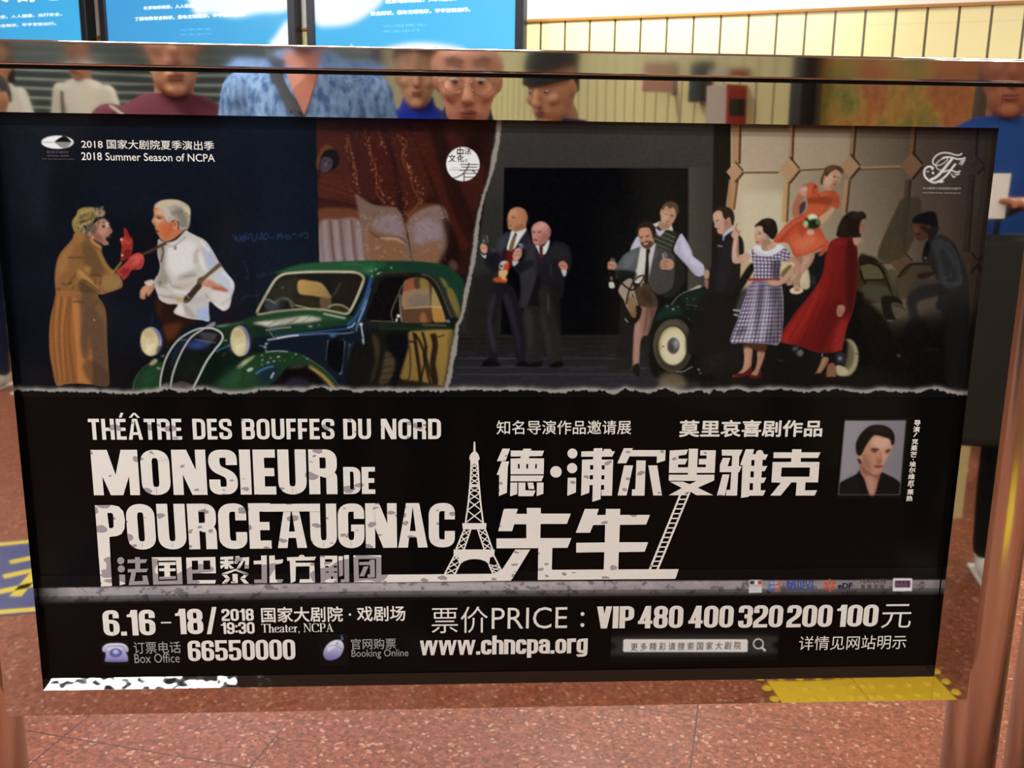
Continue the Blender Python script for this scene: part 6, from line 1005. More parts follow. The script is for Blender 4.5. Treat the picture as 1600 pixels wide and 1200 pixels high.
vert = [('导', 1000, 155), ('演', 990, 230), ('克', 972, 375), ('莱', 963, 450), ('芒', 957, 525), ('埃', 945, 640), ('尔', 940, 710), ('维', 932, 785), ('厄', 925, 865), ('莱', 918, 965), ('热', 908, 1040)]
words([(c, .03, 1300 + x / 7.5 - 4.6, 640 + y / 7.5 - 4.4, 1300 + x / 7.5 + 4.6, 640 + y / 7.5 + 4.5) for c, x, y in vert] + [('/', .02, 1427.5, 676, 1433, 682.5), ('·', .03, 1425.8, 716.8, 1427.6, 718.8), ('-', .03, 1421.8, 760.5, 1424.4, 762)], 'director_lettering', INK)
heavy([('6.16', 159.3, 953.5, 244, 992.3, .24, .15, .045), ('–', 249, 951.5, 270, 991.5, .2, .15, 0), ('18', 273, 951.3, 318.5, 990.5, .24, .15, .045), ('/', 321, 950.5, 340.5, 989.5, .2, .15, 0), ('2018', 345.6, 951.5, 397, 969.6, .22, .17, .06), ('19:30', 344.8, 972.5, 398.3, 989.9, .21, .17, .06), ('66550000', 292.5, 1001, 462, 1030.5, .23, .15, .05)], 'date_lettering', INK)
words([('国家大剧院 · 戏剧场', .016, 407.5, 948.8, 633.5, 970.2)], 'venue_lettering', INK)
words([('订票电话', .004, 208, 1003, 283, 1020.5), ('官网购票', .004, 548, 998, 618.8, 1013.8), ('Box Office', 0, 209.5, 1021.8, 281, 1035.2), ('Booking Online', 0, 549.2, 1015.2, 638.2, 1028.8)], 'contact_lettering', INK_GREY)
def serif(text, x0, y0, x1, y1):
    V = []; cx = 0; X, Y = .13, .05
    def st_(x, b, t): return bar(x - X / 2, b, x + X / 2, t) + bar(x - .12, b, x + .12, b + .04) + bar(x - .12, t - .04, x + (.02 if t < .75 else .12), t)
    G = {'T': (.62, bar(0, .95, .62, 1) + bar(0, .82, .04, 1) + bar(.58, .82, .62, 1) + st_(.31, 0, .97)), 'h': (.52, st_(.12, 0, 1) + pen([(.12, .5), (.25, .64), (.4, .6), (.41, 0)], X, Y, .1) + bar(.3, 0, .52, .04)), 'e': (.44, pen([(.05, .38), (.38, .38), (.38, .63), (.07, .63), (.07, .03), (.34, .03), (.42, .14)], X * .8, Y, .2)),
         'a': (.44, pen([(.06, .5), (.08, .64), (.32, .64), (.32, .06), (.43, .04)], X * .85, Y, .12) + pen([(.32, .4), (.06, .3), (.06, .03), (.2, .02), (.32, .12)], X * .8, Y, .12)), 't': (.3, pen([(.13, .85), (.13, .03), (.28, .06)], X, Y, .1) + bar(0, .6, .28, .65)), 'r': (.36, st_(.12, 0, .66) + pen([(.12, .46), (.22, .62), (.34, .6)], X * .8, Y * 2, .1)), ',': (.2, bar(.03, 0, .14, .1) + quad((.1, 0), (.14, .02), (.06, -.16), (.03, -.15))), ' ': (.22, []),
         'N': (.74, bar(.1, 0, .15, 1) + bar(.6, 0, .65, 1) + quad((.04, 1), (.22, 1), (.65, 0), (.6, 0)) + bar(0, .96, .2, 1) + bar(.02, 0, .24, .04) + bar(.5, .96, .74, 1)), 'C': (.66, pen([(.61, .68), (.58, .97), (.07, .97), (.07, .03), (.6, .03), (.63, .2)], X, Y, .3)), 'P': (.56, st_(.15, 0, 1) + pen([(.15, .975), (.5, .975), (.5, .46), (.15, .46)], X, Y, .2)), 'A': (.72, quad((.1, 0), (.15, 0), (.37, 1), (.32, 1)) + quad((.5, 0), (.65, 0), (.38, 1), (.3, .98)) + bar(.2, .32, .54, .37) + bar(0, 0, .24, .04) + bar(.44, 0, .72, .04))}
    shp = []
    for ch in text: wd, s = G[ch]; shp += [[q + [cx, 0] for q in f] for f in s]; cx += wd + .03
    a, b = pw(x0, y0, YL), pw(x1, y1, YL); k, hh = (b[0] - a[0]) / cx, a[2] - b[2]; F = []
    for j, f in enumerate(shp): i = len(V); V += [(a[0] + q[0] * k, YL - .00002 * (j % 23), b[2] + q[1] * hh) for q in f]; F.append([i, i + 1, i + 2, i + 3])
    return mesh('english_venue_lettering', V, F, INK, poster)
serif('Theater, NCPA', 408, 975, 522, 987)
words([('票价', -.004, 674.3, 948.6, 762, 988.6), ('PRICE', -.006, 768.5, 949.6, 886, 981.6), ('元', -.004, 1380, 944.3, 1422, 981)], 'price_lettering', INK)
polys('price_lettering', 0, INK, [], circles=[((0, 0, 1), 910.2, 959.4, 3), ((0, 0, 1), 910, 976.6, 3)])
heavy([('VIP', 933, 947.7, 990, 981.4, .25, .15, .045), ('480', 998, 947, 1066.5, 981, .24, .15, .045), ('400', 1077, 946.6, 1145, 980.4, .24, .15, .045), ('320', 1155, 946, 1222, 980, .24, .15, .045), ('200', 1231, 945.5, 1299, 979.3, .24, .15, .045), ('100', 1309, 945, 1370.5, 978.6, .24, .15, .045), ('www.chncpa.org', 656, 994.3, 917.8, 1020.3, .22, .17, .035)], 'price_figures', INK)
words([('详情见网站明示', 0, 1249.6, 994.2, 1415, 1014)], 'details_lettering', INK)
# ---------------------------------------------------------------- small printed pictures
strip('portrait_photograph', paint_portrait(), (1318, 652, 1408, 779))
strip('marble_strip', paint_marble(), (0, 900, 0, 946), xr=(-PW / 2 + .001, PW / 2 - .001))
for nm, r in (('telephone_icon', (156, 1000, 204, 1040)), ('mouse_icon', (498, 990, 546, 1040)), ('search_box', (955, 985, 1215, 1032))): strip(nm, paint_icon(nm, r), r, .0006)
words([(' '.join('更多精彩请搜索国家大剧院'), 0, 986, 1004.6, 1157, 1014.4)], 'search_lettering', mat('poster_search_ink', '77726e', .1, spec=.14))
words([('eDF', .02, 1309.5, 911, 1331.5, 919.6)], 'sponsor_lettering', mat('poster_navy_ink', '16203c', .1, spec=.14)); words([('INSTITUT', .03, 1229.5, 907.2, 1272, 915), ('FRANÇAIS', .03, 1229.5, 915.4, 1272, 922.6)], 'sponsor_lettering', mat('poster_blue_ink', '3c5cb0', .1, spec=.14)); words([('TERNATE', .0, 1343, 904.6, 1385, 911), ('泰 雅 文 化', .0, 1345, 913, 1382, 919.5)], 'sponsor_lettering', mat('poster_brown_ink', '4c423a', .1, spec=.14))
words([('2018国家大剧院国际戏剧节', .01, 1442, 292, 1501.6, 296.6), ('2018 INTERNATIONAL THEATRE FESTIVAL', .01, 1441.8, 300, 1501.2, 303)], 'festival_lettering', INK_GREY)
# ================================================================ second post at the right edge
t = empty('steel_post', (.763, .047, 0), label='steel post at the right edge, just right of the poster stand', cat='post')
bm = bmesh.new(); add_lathe(bm, [(.036, .006), (.036, 1.452), (.034, 1.462), (.026, 1.468), (.001, 1.47)], (0, 0, 0), 64); bobj('tube', bm, POST, t, True)
bm = bmesh.new(); add_lathe(bm, [(.044, 0), (.044, .01), (.041, .018), (.038, .024), (.0365, .026)], (0, 0, 0), 64); bobj('base_collar', bm, POST, t, True)
# ================================================================ the people in front of the sign (seen mirrored in its steel)
def fused(bm, name, m, parent, vox=.009, it=3):
    """close a set of overlapping volumes into one continuous skin"""
    me = bpy.data.meshes.new('raw'); bm.to_mesh(me); bm.free(); o = bpy.data.objects.new('raw', me); COL.objects.link(o)
    r = o.modifiers.new('r', 'REMESH'); r.mode = 'VOXEL'; r.voxel_size = vox; r.use_smooth_shade = True
    s = o.modifiers.new('s', 'SMOOTH'); s.factor = .5; s.iterations = it
    me2 = bpy.data.meshes.new_from_object(o.evaluated_get(bpy.context.evaluated_depsgraph_get())); me2.name = name
    bpy.data.objects.remove(o); bpy.data.meshes.remove(me)
    me2.materials.clear(); me2.materials.append(m); me2.polygons.foreach_set('use_smooth', [True] * len(me2.polygons))
    q = link(bpy.data.objects.new(name, me2)); q.parent = parent; return q
def ball(bm, c, r, rot=None):
    v = bmesh.ops.create_uvsphere(bm, u_segments=16, v_segments=10, radius=1)['verts']
    r = (r, r, r) if not isinstance(r, (tuple, list)) else r
    bmesh.ops.transform(bm, matrix=Matrix.Translation(c) @ (rot or Matrix.Identity(4)) @ Matrix.Diagonal((*r, 1)), verts=v); return v
def limb(bm, pts, radii):
    pts = [Vector(p) for p in pts]; P, R = [], []
    for i in range(len(pts) - 1):
        for k in range(6): t = k / 6; P.append(pts[i].lerp(pts[i + 1], t)); R.append(radii[i] + (radii[i + 1] - radii[i]) * t)
    P.append(pts[-1]); R.append(radii[-1]); add_tube(bm, P, R, 14)
    for p, r in zip(pts, radii): ball(bm, p, r * .99)
def loft(bm, rings, seg=22):
    R = [[bm.verts.new(Vector(c) + Vector((a * math.cos(2 * math.pi * i / seg), b * math.sin(2 * math.pi * i / seg), 0))) for i in range(seg)] for c, a, b in rings]
    for u, v in zip(R, R[1:]):
        for i in range(seg): bm.faces.new((u[i], u[(i + 1) % seg], v[(i + 1) % seg], v[i]))
    bm.faces.new(R[0][::-1]); bm.faces.new(R[-1])
def heather(name, a, b, sc):
    m = mat(name, a, .9, spec=.2); g = N(m); v = g.coord('Object', (1, 1, .45)); g.put(g.b.inputs['Base Color'], g.mix(g.ramp(g.noise(v, sc, 4, .65), [(.38, 0.), (.62, 1.)]), a, b)); return m
def m_hair(c):
    if 'hair_' + c in MATS: return MATS['hair_' + c]
    m = mat('hair_' + c, c, .55, spec=.3); g = N(m); v = g.coord('Object', (1, 1, .12)); n = g.noise(v, 220, 3); g.put(g.b.inputs['Base Color'], g.mix(g.math('MULTIPLY', n, .5), c, '0c0a09')); g.bump(n, .8, .004); return m
def person(x, y, face, H, label, skin, hair, top, legs, shoes, pose=None, hairstyle='short', sleeve='long', lean=0., pitch=0., yaw=0., group='people gathered round the poster stand', collar=None, female=False, extra=None, hs=1.1, wide=1.):
    """stands at x, y; facing +y turned by face; lean tips the trunk forwards, pitch and yaw move the head"""
    k = H / 1.75; t = empty('person', (x, y, 0), face, label=label, cat='person'); t.scale = (k * wide, k, k)
    SK = mat('skin_' + skin, skin, .5, spec=.35); TOP = top if not isinstance(top, str) else mat('cloth_' + top, top, .9, spec=.15); LEG = mat('cloth_' + legs, legs, .9, spec=.15); HAIR = m_hair(hair)
    pose = pose or {}; sh = .185 if female else .205
    hip = Vector((0, 0, .93)); R = Matrix.Rotation(-lean, 4, 'X')
    def T(v): return hip + (R @ (Vector(v) - hip))            # trunk points follow the lean
    neck = T((0, -.01, 1.47)); RH = Matrix.Rotation(-lean * .6 - pitch, 4, 'X') @ Matrix.Identity(4); RH = Matrix.Rotation(yaw, 4, 'Z') @ RH
    RH = RH @ Matrix.Scale(hs, 4); hc = neck + RH @ Vector((0, .025, .136))                  # centre of the skull
    def Hd(v): return hc + RH @ Vector(v)
    feet = [Vector((s * .11, 0, .08)) for s in (-1, 1)]; knee = [Vector((s * .105, .03, .5)) for s in (-1, 1)]
    hands, elb = [], []
    for i, s in enumerate((-1, 1)):
        h = pose.get('LR'[i]); S_ = T((s * sh, 0, 1.40))
        if h is None: e, w_ = T((s * (sh + .055), -.03, 1.13)), T((s * (sh + .06), .05, .89))
        else:
            w_ = Vector(h); d = w_ - S_; L = min(d.length, .53); w_ = S_ + d.normalized() * L; mid = (S_ + w_) / 2; hgt = math.sqrt(max(.275 ** 2 - (L / 2) ** 2, .0001)); q = Vector((s * .35, -.15, -1)); q = (q - d.normalized() * q.dot(d.normalized())).normalized(); e = mid + q * hgt
        elb.append(e); hands.append(w_)
    # -- body: one skin from head to feet
    bm = bmesh.new()
    for i in (0, 1): limb(bm, [Vector(((-1, 1)[i] * .09, 0, .9)), knee[i], feet[i]], [.075, .05, .036]); ball(bm, feet[i] + Vector((0, .05, -.03)), (.038, .11, .03))
    loft(bm, [(T((0, 0, z)), a, b) for z, a, b in ((.86, .14, .09), (1.0, .13, .09), (1.15, .12, .085), (1.3, .145, .1), (1.42, .14, .075), (1.47, .06, .06))])
    limb(bm, [T((0, -.01, 1.40)), neck + Vector((0, 0, .03)), Hd((0, -.01, -.06))], [.066, .056, .056])
    for i, s in enumerate((-1, 1)): limb(bm, [T((s * (sh - .03), 0, 1.40)), elb[i], hands[i]], [.048, .039, .028])
    ball(bm, hc, (.073, .092, .105), RH); ball(bm, Hd((0, .03, -.06)), (.056, .062, .065), RH); ball(bm, Hd((0, .072, -.098)), (.026, .022, .02), RH); ball(bm, Hd((0, .055, .035)), (.058, .038, .03), RH)
    limb(bm, [Hd((0, .088, .02)), Hd((0, .112, -.025))], [.011, .015]); ball(bm, Hd((0, .102, -.03)), (.019, .014, .011), RH); ball(bm, Hd((0, .086, -.062)), (.026, .012, .013), RH)
    for s in (-1, 1): ball(bm, Hd((s * .074, -.008, -.005)), (.011, .02, .032), RH); ball(bm, Hd((s * .04, .066, -.02)), (.022, .02, .022), RH)
    for i, s in enumerate((-1, 1)):                            # hands: palm, four fingers of unequal length, thumb
        d = (hands[i] - elb[i]).normalized(); side = Vector((0, 0, 1)).cross(d); side = (side if side.length > .1 else Vector((1, 0, 0))).normalized(); up = d.cross(side); side *= -s
        Mx = Matrix.Identity(4)
        for r_ in range(3): Mx[r_][0], Mx[r_][1], Mx[r_][2] = side[r_], d[r_], up[r_]
        pc = hands[i] + d * .05; ball(bm, pc, (.041, .05, .019), Mx)
        for f, (o_, L) in enumerate(((-.03, .062), (-.01, .074), (.011, .07), (.031, .054))):
            a = pc + d * .035 + side * o_; b = a + d * L * .55 - up * .008; limb(bm, [a, b, b + d * L * .3 - up * .022], [.0095, .009, .0078])
        a = hands[i] + d * .02 - side * .032; limb(bm, [a, a + d * .035 - side * .022 - up * .008, a + d * .065 - side * .022 - up * .016], [.0115, .0105, .009])
    body = fused(bm, 'body', SK, t, .0075)
    # -- clothes
    bm = bmesh.new()
    loft(bm, [(T((0, 0, z)), a, b) for z, a, b in ((.84, .19, .135), (1.0, .178, .128), (1.15, .17, .122), (1.3, .2, .13), (1.38, .21, .115), (1.425, .195, .102), (1.46, .135, .085), (1.488, .085, .068))])
    for i, s in enumerate((-1, 1)):
        S_ = T((s * (sh - .015), 0, 1.395))
        if sleeve == 'long': limb(bm, [S_, elb[i], elb[i].lerp(hands[i], .92)], [.066, .054, .042])
        else: limb(bm, [S_.lerp(T((0, 0, 1.4)), .2), S_ + Vector((s * .008, 0, .002)), S_.lerp(elb[i], .8)], [.07, .07, .066])
    if collar:
        limb(bm, [T((0, -.01, 1.45)), neck + Vector((0, 0, .035))], [.085, .072])
    fused(bm, 'top', TOP, t, .011, 9)
    bm = bmesh.new(); loft(bm, [((0, 0, z), a, b) for z, a, b in ((.78, .175, .125), (.9, .18, .128), (.98, .165, .12))])
    for i in (0, 1): limb(bm, [Vector(((-1, 1)[i] * .09, 0, .84)), knee[i], feet[i] + Vector((0, 0, .03))], [.098, .072, .058 if not female else .052])
    fused(bm, 'trousers', LEG, t, .012)
    for i in (0, 1):
        bm = bmesh.new(); ball(bm, feet[i] + Vector((0, .055, -.038)), (.048, .135, .042)); ball(bm, feet[i] + Vector((0, -.01, -.01)), (.045, .06, .055)); q = fused(bm, 'shoe', mat('shoe_' + shoes, shoes, .5), t, .009)
        for v in q.data.vertices: v.co.z = max(v.co.z, .012)
        box('sole', feet[i] + Vector((0, .05, -.073)), (.09, .27, .014), mat('shoe_sole', 'e4e0d8', .6), q, .005)
    # -- face
    for s in (-1, 1):
        bm = bmesh.new(); ball(bm, Hd((s * .03, .0815, .012)), (.0135, .006, .0052), RH); e = bobj('eye', bm, mat('eye_white', 'a89a8e', .4), body, True)
        bm = bmesh.new(); ball(bm, Hd((s * .03, .0868, .0095)), (.0062, .003, .0042), RH); bobj('iris', bm, mat('eye_dark', '1e1410', .2), e, True) if 0 else bobj('iris', bm, mat('eye_dark', '1e1410', .2), t, True)
        bm = bmesh.new(); limb(bm, [Hd((s * .014, .091, .037)), Hd((s * .032, .088, .043)), Hd((s * .052, .072, .035))], [.004, .0048, .003]); bobj('eyebrow', bm, HAIR if hairstyle != 'fringe' else mat('brow_grey', '6a5648', .7), t, True)
    bm = bmesh.new(); ball(bm, Hd((0, .095, -.058)), (.023, .007, .0045), RH); ball(bm, Hd((0, .094, -.067)), (.019, .007, .0055), RH); bobj('lips', bm, mat('lips', '8e5048', .5), t, True)
    # -- hair
    bm = bmesh.new()
    def shell(rx, ry, rz, keep, off=(0, -.012, .014)):
        v = bmesh.ops.create_uvsphere(bm, u_segments=36, v_segments=24, radius=1)['verts']; kill = []
        for q in v:
            if not keep(q.co): kill.append(q)
            q.co = Hd((q.co.x * rx + off[0], q.co.y * ry + off[1], q.co.z * rz + off[2]))
        bmesh.ops.delete(bm, geom=kill, context='VERTS')
    if hairstyle == 'short': shell(.081, .1, .108, lambda c: c.z > (.38 if c.y > .45 else .1 if c.y > .0 else -.45))
    elif hairstyle == 'bob': shell(.092, .105, .112, lambda c: c.z > (.45 if c.y > .45 else -.15 if c.y > .1 else -.75)); limb(bm, [Hd((-.07, -.03, -.02)), Hd((-.075, -.03, -.14))], [.03, .02]); limb(bm, [Hd((.07, -.03, -.02)), Hd((.075, -.03, -.14))], [.03, .02]); limb(bm, [Hd((0, -.07, 0)), Hd((0, -.07, -.15))], [.05, .04])
    elif hairstyle == 'fringe': shell(.079, .098, .1, lambda c: -.5 < c.z < .22 and c.y < .25, (0, -.01, .008))
    elif hairstyle == 'mop': shell(.087, .107, .114, lambda c: c.z > (.22 if c.y > .4 else -.1 if c.y > 0 else -.5))
    rs = random.Random(int(abs(x * 900 + y * 70)))
    ph = [rs.uniform(0, 6.3) for _ in range(6)]
    for q in bm.verts:
        d = (q.co - hc).normalized(); n_ = math.sin(d.x * 23 + ph[0] + 3 * math.sin(d.z * 5 + ph[1])) * .5 + math.sin(d.x * 47 + d.y * 31 + ph[2]) * .3 + math.sin(d.z * 39 + d.y * 53 + ph[3]) * .3
        q.co += d * n_ * .0032 * hs
    bobj('hair', bm, HAIR, t, True)
    if extra: extra(t, T, Hd, RH, hands, neck, body)
    return t
def strap(t, T, pts, w_, m, name='bag_strap'):
    bm = bmesh.new(); P = [Vector(p) for p in pts]
    for a, b in zip(P, P[1:]):
        d = (b - a); L = d.length; q = d.to_track_quat('X', 'Y').to_matrix().to_4x4(); add_box(bm, (a + b) / 2, (L + .01, .006, w_), 0, q)
    return bobj(name, bm, m, t)
NAVY = 'cloth'
def ex_photographer(t, T, Hd, RH, hands, neck, body):
    bm = bmesh.new(); mt = mat('spectacle_wire', 'b8b0a4', .25, 1)
    for s in (-1, 1):
        c = [Hd((s * .032 + .024 * math.cos(a), .106, .006 + .019 * math.sin(a))) for a in np.linspace(0, 2 * math.pi, 25)]; add_tube(bm, c, .0011, 6)
        add_tube(bm, [Hd((s * .056, .105, .01)), Hd((s * .072, .07, .01)), Hd((s * .079, -.01, .008))], .0011, 6)
    add_tube(bm, [Hd((-.009, .107, .01)), Hd((0, .11, .013)), Hd((.009, .107, .01))], .0011, 6); bobj('glasses', bm, mt, t, True)
    BK = mat('black_webbing', '16171a', .8)
    for s in (-1, 1): strap(t, T, [T((s * .13, .145, 1.0)), T((s * .135, .145, 1.3)), T((s * .13, .06, 1.46)), T((s * .12, -.06, 1.46)), T((s * .12, -.13, 1.3))], .05, BK, 'rucksack_strap')
    bm = bmesh.new(); add_box(bm, (0, 0, 0), (.3, .14, .42), .05); o = bobj('rucksack', bm, BK, t, True); o.location = T((0, -.215, 1.2))
def ex_tee(t, T, Hd, RH, hands, neck, body):
    strap(t, T, [T((-.12, -.1, 1.42)), T((-.1, -.01, 1.487)), T((-.075, .085, 1.455)), T((-.01, .135, 1.36)), T((.06, .15, 1.24)), T((.16, .14, 1.04)), T((.2, .06, .96))], .06, mat('grey_webbing', '4c5054', .8))
    bm = bmesh.new(); v = [bm.verts.new(T(p)) for p in ((-.06, .075, 1.478), (.06, .075, 1.478), (.04, .112, 1.42), (.012, .136, 1.35), (-.025, .122, 1.41))]; bm.faces.new(v); r = bmesh.ops.extrude_face_region(bm, geom=bm.faces[:]); bmesh.ops.translate(bm, vec=(0, -.03, 0), verts=[q for q in r['geom'] if isinstance(q, bmesh.types.BMVert)]); bobj('open_neckline', bm, mat('skin_b87460', 'b87460', .5), t)
def ex_maroon(t, T, Hd, RH, hands, neck, body):
    strap(t, T, [T((-.17, .06, 1.445)), T((-.08, .125, 1.39)), T((.06, .145, 1.28)), T((.15, .14, 1.16))], .006, mat('pale_cord', 'b0a49c', .6), 'lanyard')
    bm = bmesh.new(); loft(bm, [(T((.02, .03, z)), a, b) for z, a, b in ((1.02, .1, .112), (1.2, .1, .112), (1.33, .1, .115), (1.42, .08, .08))]); fused(bm, 'shirt_front', mat('dark_shirt_front', '1d1a24', .85), t, .01)
def ex_strap(col, name, w_=.02):
    def f(t, T, Hd, RH, hands, neck, body): strap(t, T, [T((-.13, -.1, 1.36)), T((-.13, .0, 1.455)), T((-.125, .1, 1.38)), T((-.12, .143, 1.2)), T((-.12, .143, 1.0))], w_, mat(name, col, .8))
    return f
def ex_scarf(t, T, Hd, RH, hands, neck, body):
    bm = bmesh.new(); limb(bm, [T((-.06, .03, 1.44)), T((0, .085, 1.42)), T((.06, .03, 1.44)), T((.02, -.06, 1.46))], [.05, .055, .05, .05]); fused(bm, 'scarf', mat('dark_scarf', '241c30', .9), t, .012)
    for s in (-1, 1): strap(t, T, [T((s * .12, -.1, 1.36)), T((s * .115, 0, 1.46)), T((s * .11, .1, 1.38)), T((s * .1, .145, 1.15))], .06, mat('navy_webbing', '20283a', .8), 'rucksack_strap')
def ex_cap(t, T, Hd, RH, hands, neck, body):
    bm = bmesh.new(); v = bmesh.ops.create_uvsphere(bm, u_segments=32, v_segments=20, radius=1)['verts']; kill = [q for q in v if q.co.z < .12]
    for q in v: q.co = Hd((q.co.x * .094, q.co.y * .114 - .01, q.co.z * .112 + .018))
    bmesh.ops.delete(bm, geom=kill, context='VERTS'); bobj('knitted_cap', bm, mat('black_knit', '15161a', .9), t, True)
def ex_phone(t, T, Hd, RH, hands, neck, body):
    o = box('held_card', hands[0] + Vector((0, .085, .04)), (.07, .008, .12), mat('white_card', 'e8e8e6', .4), t, .002)
LAND = .381
person(-3.45, -6.75, .3, 1.64, 'person in a white top with dark rucksack straps and a dark scarf', 'c08a68', '16100e', 'e4e0d6', '1e2a44', 'dedad0', hairstyle='bob', female=True, yaw=-.6, pitch=.1, extra=ex_scarf)
person(-2.74, -6.5, .12, 1.68, 'person in a white long sleeved top with a thin brown shoulder strap', 'a87458', '17110f', 'ddd9cc', '2a2c34', '3a342e', pose={'L': (-.12, .18, 1.0), 'R': (.1, .18, 1.0)}, pitch=.15, collar=None, female=True, extra=ex_strap('4a3c2c', 'brown_leather'))
person(-.9, -1.98, -.05, 1.74, 'person in a maroon shirt with a dark front and a thin pale cord', 'c48c6c', '4a3c34', '5c2c38', '24242c', '1c1a18', pitch=.15, yaw=-.25, extra=ex_maroon)
person(-.47, -1.74, .0, 1.83, 'person in a heathered blue t-shirt with a grey strap across the chest', 'b87460', '5a4a3e', heather('heather_blue', '8fb0dc', '44649a', 60), '3a3e48', '4a4440', sleeve='short', pitch=.05, wide=.85, extra=ex_tee)
person(-.225, -3.25, .0, 1.765, 'young person with short black hair in a bright blue jacket', 'c49474', '14100f', '1c30a0', '1e2230', '202020', pitch=.08, collar=True, hairstyle='mop')
person(-.03, -1.45, .0, 1.633, 'person with wire glasses and a bald head in a navy jacket, bending over a phone', 'c88a70', '8a7c72', '14203e', '2c2e36', '2a2420', lean=.16, pitch=.2, hairstyle='fringe', collar=True, pose={'L': (-.1, .155, 1.36), 'R': (.07, .155, 1.36)}, extra=ex_photographer)
person(.37, -2.75, .35, 1.71, 'person in a black knitted cap and blue jacket leaning in sideways', 'c28a6c', '14110f', '16285a', '20242c', '1e1e20', lean=.18, pitch=.25, yaw=.3, extra=ex_cap)
person(1.56, -1.78, .25, 1.70, 'person with dark hair in a blue jacket holding a white card', 'a8664a', '15100e', '24488e', '16181a', 'e0dcd4', pose={'L': (-.1, .28, 1.22)}, pitch=.12, yaw=.2, extra=ex_phone)
person(2.28, -3.0, .3, 1.74, 'person in a dark green coat and cream trousers, farthest right', 'b47c5e', '17120f', '16201a', 'b8a48c', 'e4e0d8', pitch=.1)
t = empty('shoulder_bag', (1.52, -1.48, .5), .25, label='large black bag held in front by the person with the white card', cat='bag')
box('bag_body', (0, 0, .32), (.44, .12, .6), mat('bag_black', '131512', .8), t, .03)
bm = bmesh.new(); add_tube(bm, [(-.1, .0, .6), (-.1, .0, .66), (-.05, 0, .69), (.05, 0, .69), (.1, 0, .66), (.1, 0, .6)], .008); bobj('bag_handle', bm, mat('bag_black', '131512', .8), t, True)
for o in [o for o in S.objects if o.type == 'EMPTY' and o.get('category') == 'person' and o.location.y < -6]: o.location.z = LAND
person(-2.5, -4.45, .2, 1.7, 'person in dark navy clothes and white shoes near the left edge of the mirrored steel', 'b88464', '16110f', '1c2438', '1e2a44', 'dedad0', pitch=.1)
t = empty('stair_landing', (-4.1, -7.6, 0), 0, label='dark stone landing with three steps in front of the roller shutter', cat='stairs')
bm = bmesh.new(); M_ST = mat('dark_stone', '34332f', .5)
for i in range(3): add_box(bm, (0, .44 - i * .15, .0635 + i * .127), (5.6, 3.22 - i * .3, .127), .006)
bobj('steps', bm, M_ST, t)
# the phone held up by the bending person, just behind the camera's place
t = empty('mobile_phone', (CAM[0] - .02, CAM[1] - .022, CAM[2] - .028), label='black mobile phone held up by the person with wire glasses', cat='phone'); t.rotation_euler = (math.radians(-12.5), 0, 0)
box('phone_body', (0, 0, 0), (.138, .0075, .067), mat('phone_black', '101013', .3), t, .003); bm = bmesh.new(); add_lathe(bm, [(.004, 0), (.004, .0012), (.0035, .0016)], (0, 0, 0), 24); o = bobj('camera_lens', bm, mat('lens_glass', '05060a', .05), t, True); o.rotation_euler = (-math.pi / 2, 0, 0); o.location = (.02, .0037, .026)
# ================================================================ wall fittings behind the people
def local(s): return BL - s
t = empty('fire_alarm_box', B1 + BD * (BL - 1.63) + Vector((-BD.y, BD.x, 0)) * 0 + Vector((0, 0, 1.565)), BYAW, label='red alarm box with a dark window mounted on the cream tiles', cat='alarm box')
box('case', (-.02, .055, 0), (.2, .105, .2), mat('alarm_case_grey', 'b4a498', .5), t, .005); box('front_panel', (.085, .055, 0), (.014, .11, .205), mat('alarm_red', 'a82a26', .4), t, .004); box('window', (.0935, .055, -.01), (.004, .085, .085), mat('alarm_window', '16181c', .15), t, .001)
t = empty('call_unit', B1 + BD * (BL - 1.95) + Vector((0, 0, 1.66)), BYAW, label='small black wall unit above the red alarm box', cat='wall unit'); box('case', (0, .035, 0), (.13, .07, .13), mat('unit_black', '26282c', .4), t, .008); box('screen', (.0, .0715, .01), (.09, .003, .06), mat('unit_screen', '3a444c', .2), t)
t = empty('pink_notice', B1 + BD * (BL - 2.3) + Vector((0, 0, 1.70)), BYAW, label='pale pink notice board sticking out above the alarm box', cat='notice'); box('board', (0, .1, 0), (.02, .2, .075), mat('notice_pink', 'd8a8a0', .5), t, .002); box('wall_plate', (0, .004, 0), (.06, .008, .1), mat('plate_grey', '8a8680', .5), t, .001)
o = on_back(box('dark_column', (BL - .98, .05, CEIL / 2), (.085, .1, CEIL - .002), mat('column_black', '1a1a18', .4))); tag(o, 'narrow black column between the cream tiles and the autumn picture', 'column')
def m_autumn():
    m = mat('autumn_print', 'b06a30', .3); g = N(m); v = g.coord('Object')
    a = g.ramp(g.noise(v, 3.6, 3, .5), [(.32, '3c6430'), (.42, '7c8434'), (.5, 'b88a38'), (.57, 'b85c2a'), (.66, 'a04c2a'), (.74, '7a8a3c')]); b = g.ramp(g.noise(v, 34, 4, .7), [(.3, '3c3c1c'), (.5, 'a07a3c'), (.7, 'd8a850')]); g.put(g.b.inputs['Base Color'], g.mix(.35, a, b)); return m
t = empty('autumn_picture', B1 + BD * (BL - .46) + Vector((0, 0, 0)), BYAW, label='large framed picture of orange and green autumn trees on the tiled wall', cat='picture')
bm = bmesh.new(); add_box(bm, (0, .0125, 1.3), (.9, .025, 1.5)); bobj('print', bm, m_autumn(), t)
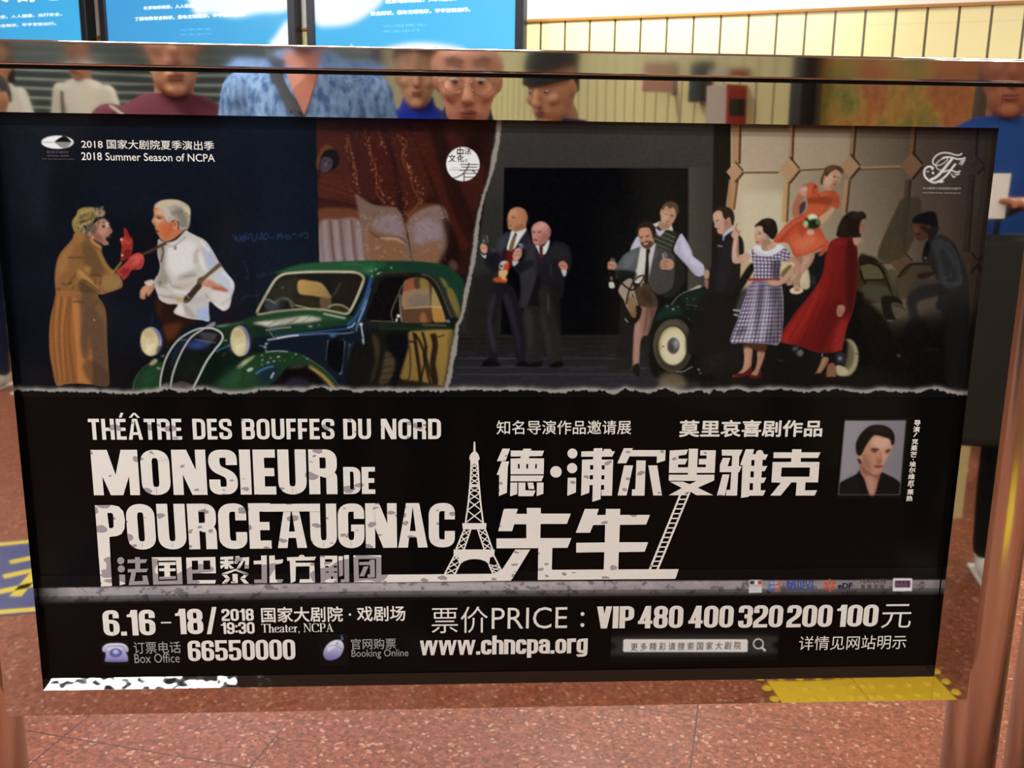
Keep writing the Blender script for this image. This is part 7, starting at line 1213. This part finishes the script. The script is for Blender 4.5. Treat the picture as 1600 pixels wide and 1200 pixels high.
for nm, c, s in (('frame_rail', (0, .018, 2.07), (.95, .036, .04)), ('frame_rail', (0, .018, .53), (.95, .036, .04)), ('frame_rail', (-.465, .018, 1.3), (.03, .036, 1.5)), ('frame_rail', (.465, .018, 1.3), (.03, .036, 1.5))): box(nm, c, s, mat('picture_frame_brown', '4a3a2a', .4), t, .004)
t = empty('roller_shutter', (-4.4, -8.9, 0), 0, label='wide dark grey roller shutter with pale slat edges behind the people', cat='shutter')
m = mat('shutter_grey', '3c4446', .45, .3); g = N(m); xz = g.n('ShaderNodeSeparateXYZ', i0=g.n('ShaderNodeTexCoord').outputs['Object']); f = g.math('FRACT', g.math('DIVIDE', xz.outputs[2], .085)); g.put(g.b.inputs['Base Color'], g.mix(g.math('GREATER_THAN', f, g.math('MULTIPLY_ADD', g.noise(g.coord('Object', (.6, 1, 12)), 3, 2), -.5, 1.0)), '30383a', '9aa39c'))
bm = bmesh.new()
for i in range(34): add_box(bm, (0, .03 + .006 * (i % 2), .0425 + i * .085), (7.1, .03, .083), .008)
bobj('slats', bm, m, t)
for s in (-1, 1): box('guide_rail', (s * 3.59, .04, 1.47), (.08, .09, 2.94), FRAME_DARK, t, .004)
box('shutter_housing', (0, .1, 2.98), (7.3, .22, .13), FRAME_DARK, t, .004)
# blue and yellow sticker on the floor, left of the people
t = empty('floor_sticker', (-1.72, -1.78, 0), math.radians(-14), label='blue floor sticker with yellow borders and yellow strokes', cat='floor sticker')
box('sheet', (0, 0, .0012), (1.0, .62, .0016), mat('sticker_blue', '3c3f7c', .4), t); bm = bmesh.new()
for y in (-.285, .285): add_box(bm, (0, y, .0022), (1.0, .03, .0006))
bobj('border', bm, mat('sticker_yellow', 'd8c032', .4), t); bm = bmesh.new()
for i in range(4):
    for a, b, c, d, r in ((-.36, .1, .2, .035, -.35), (-.36, -.02, .2, .035, -.35), (-.36, -.14, .2, .035, -.35), (-.36, 0, .035, .36, .2)): add_box(bm, (a + i * .235, b, .0022), (c, d, .0006), 0, Matrix.Rotation(r, 4, 'Z'))
bobj('strokes', bm, mat('sticker_yellow', 'd8c032', .4), t)
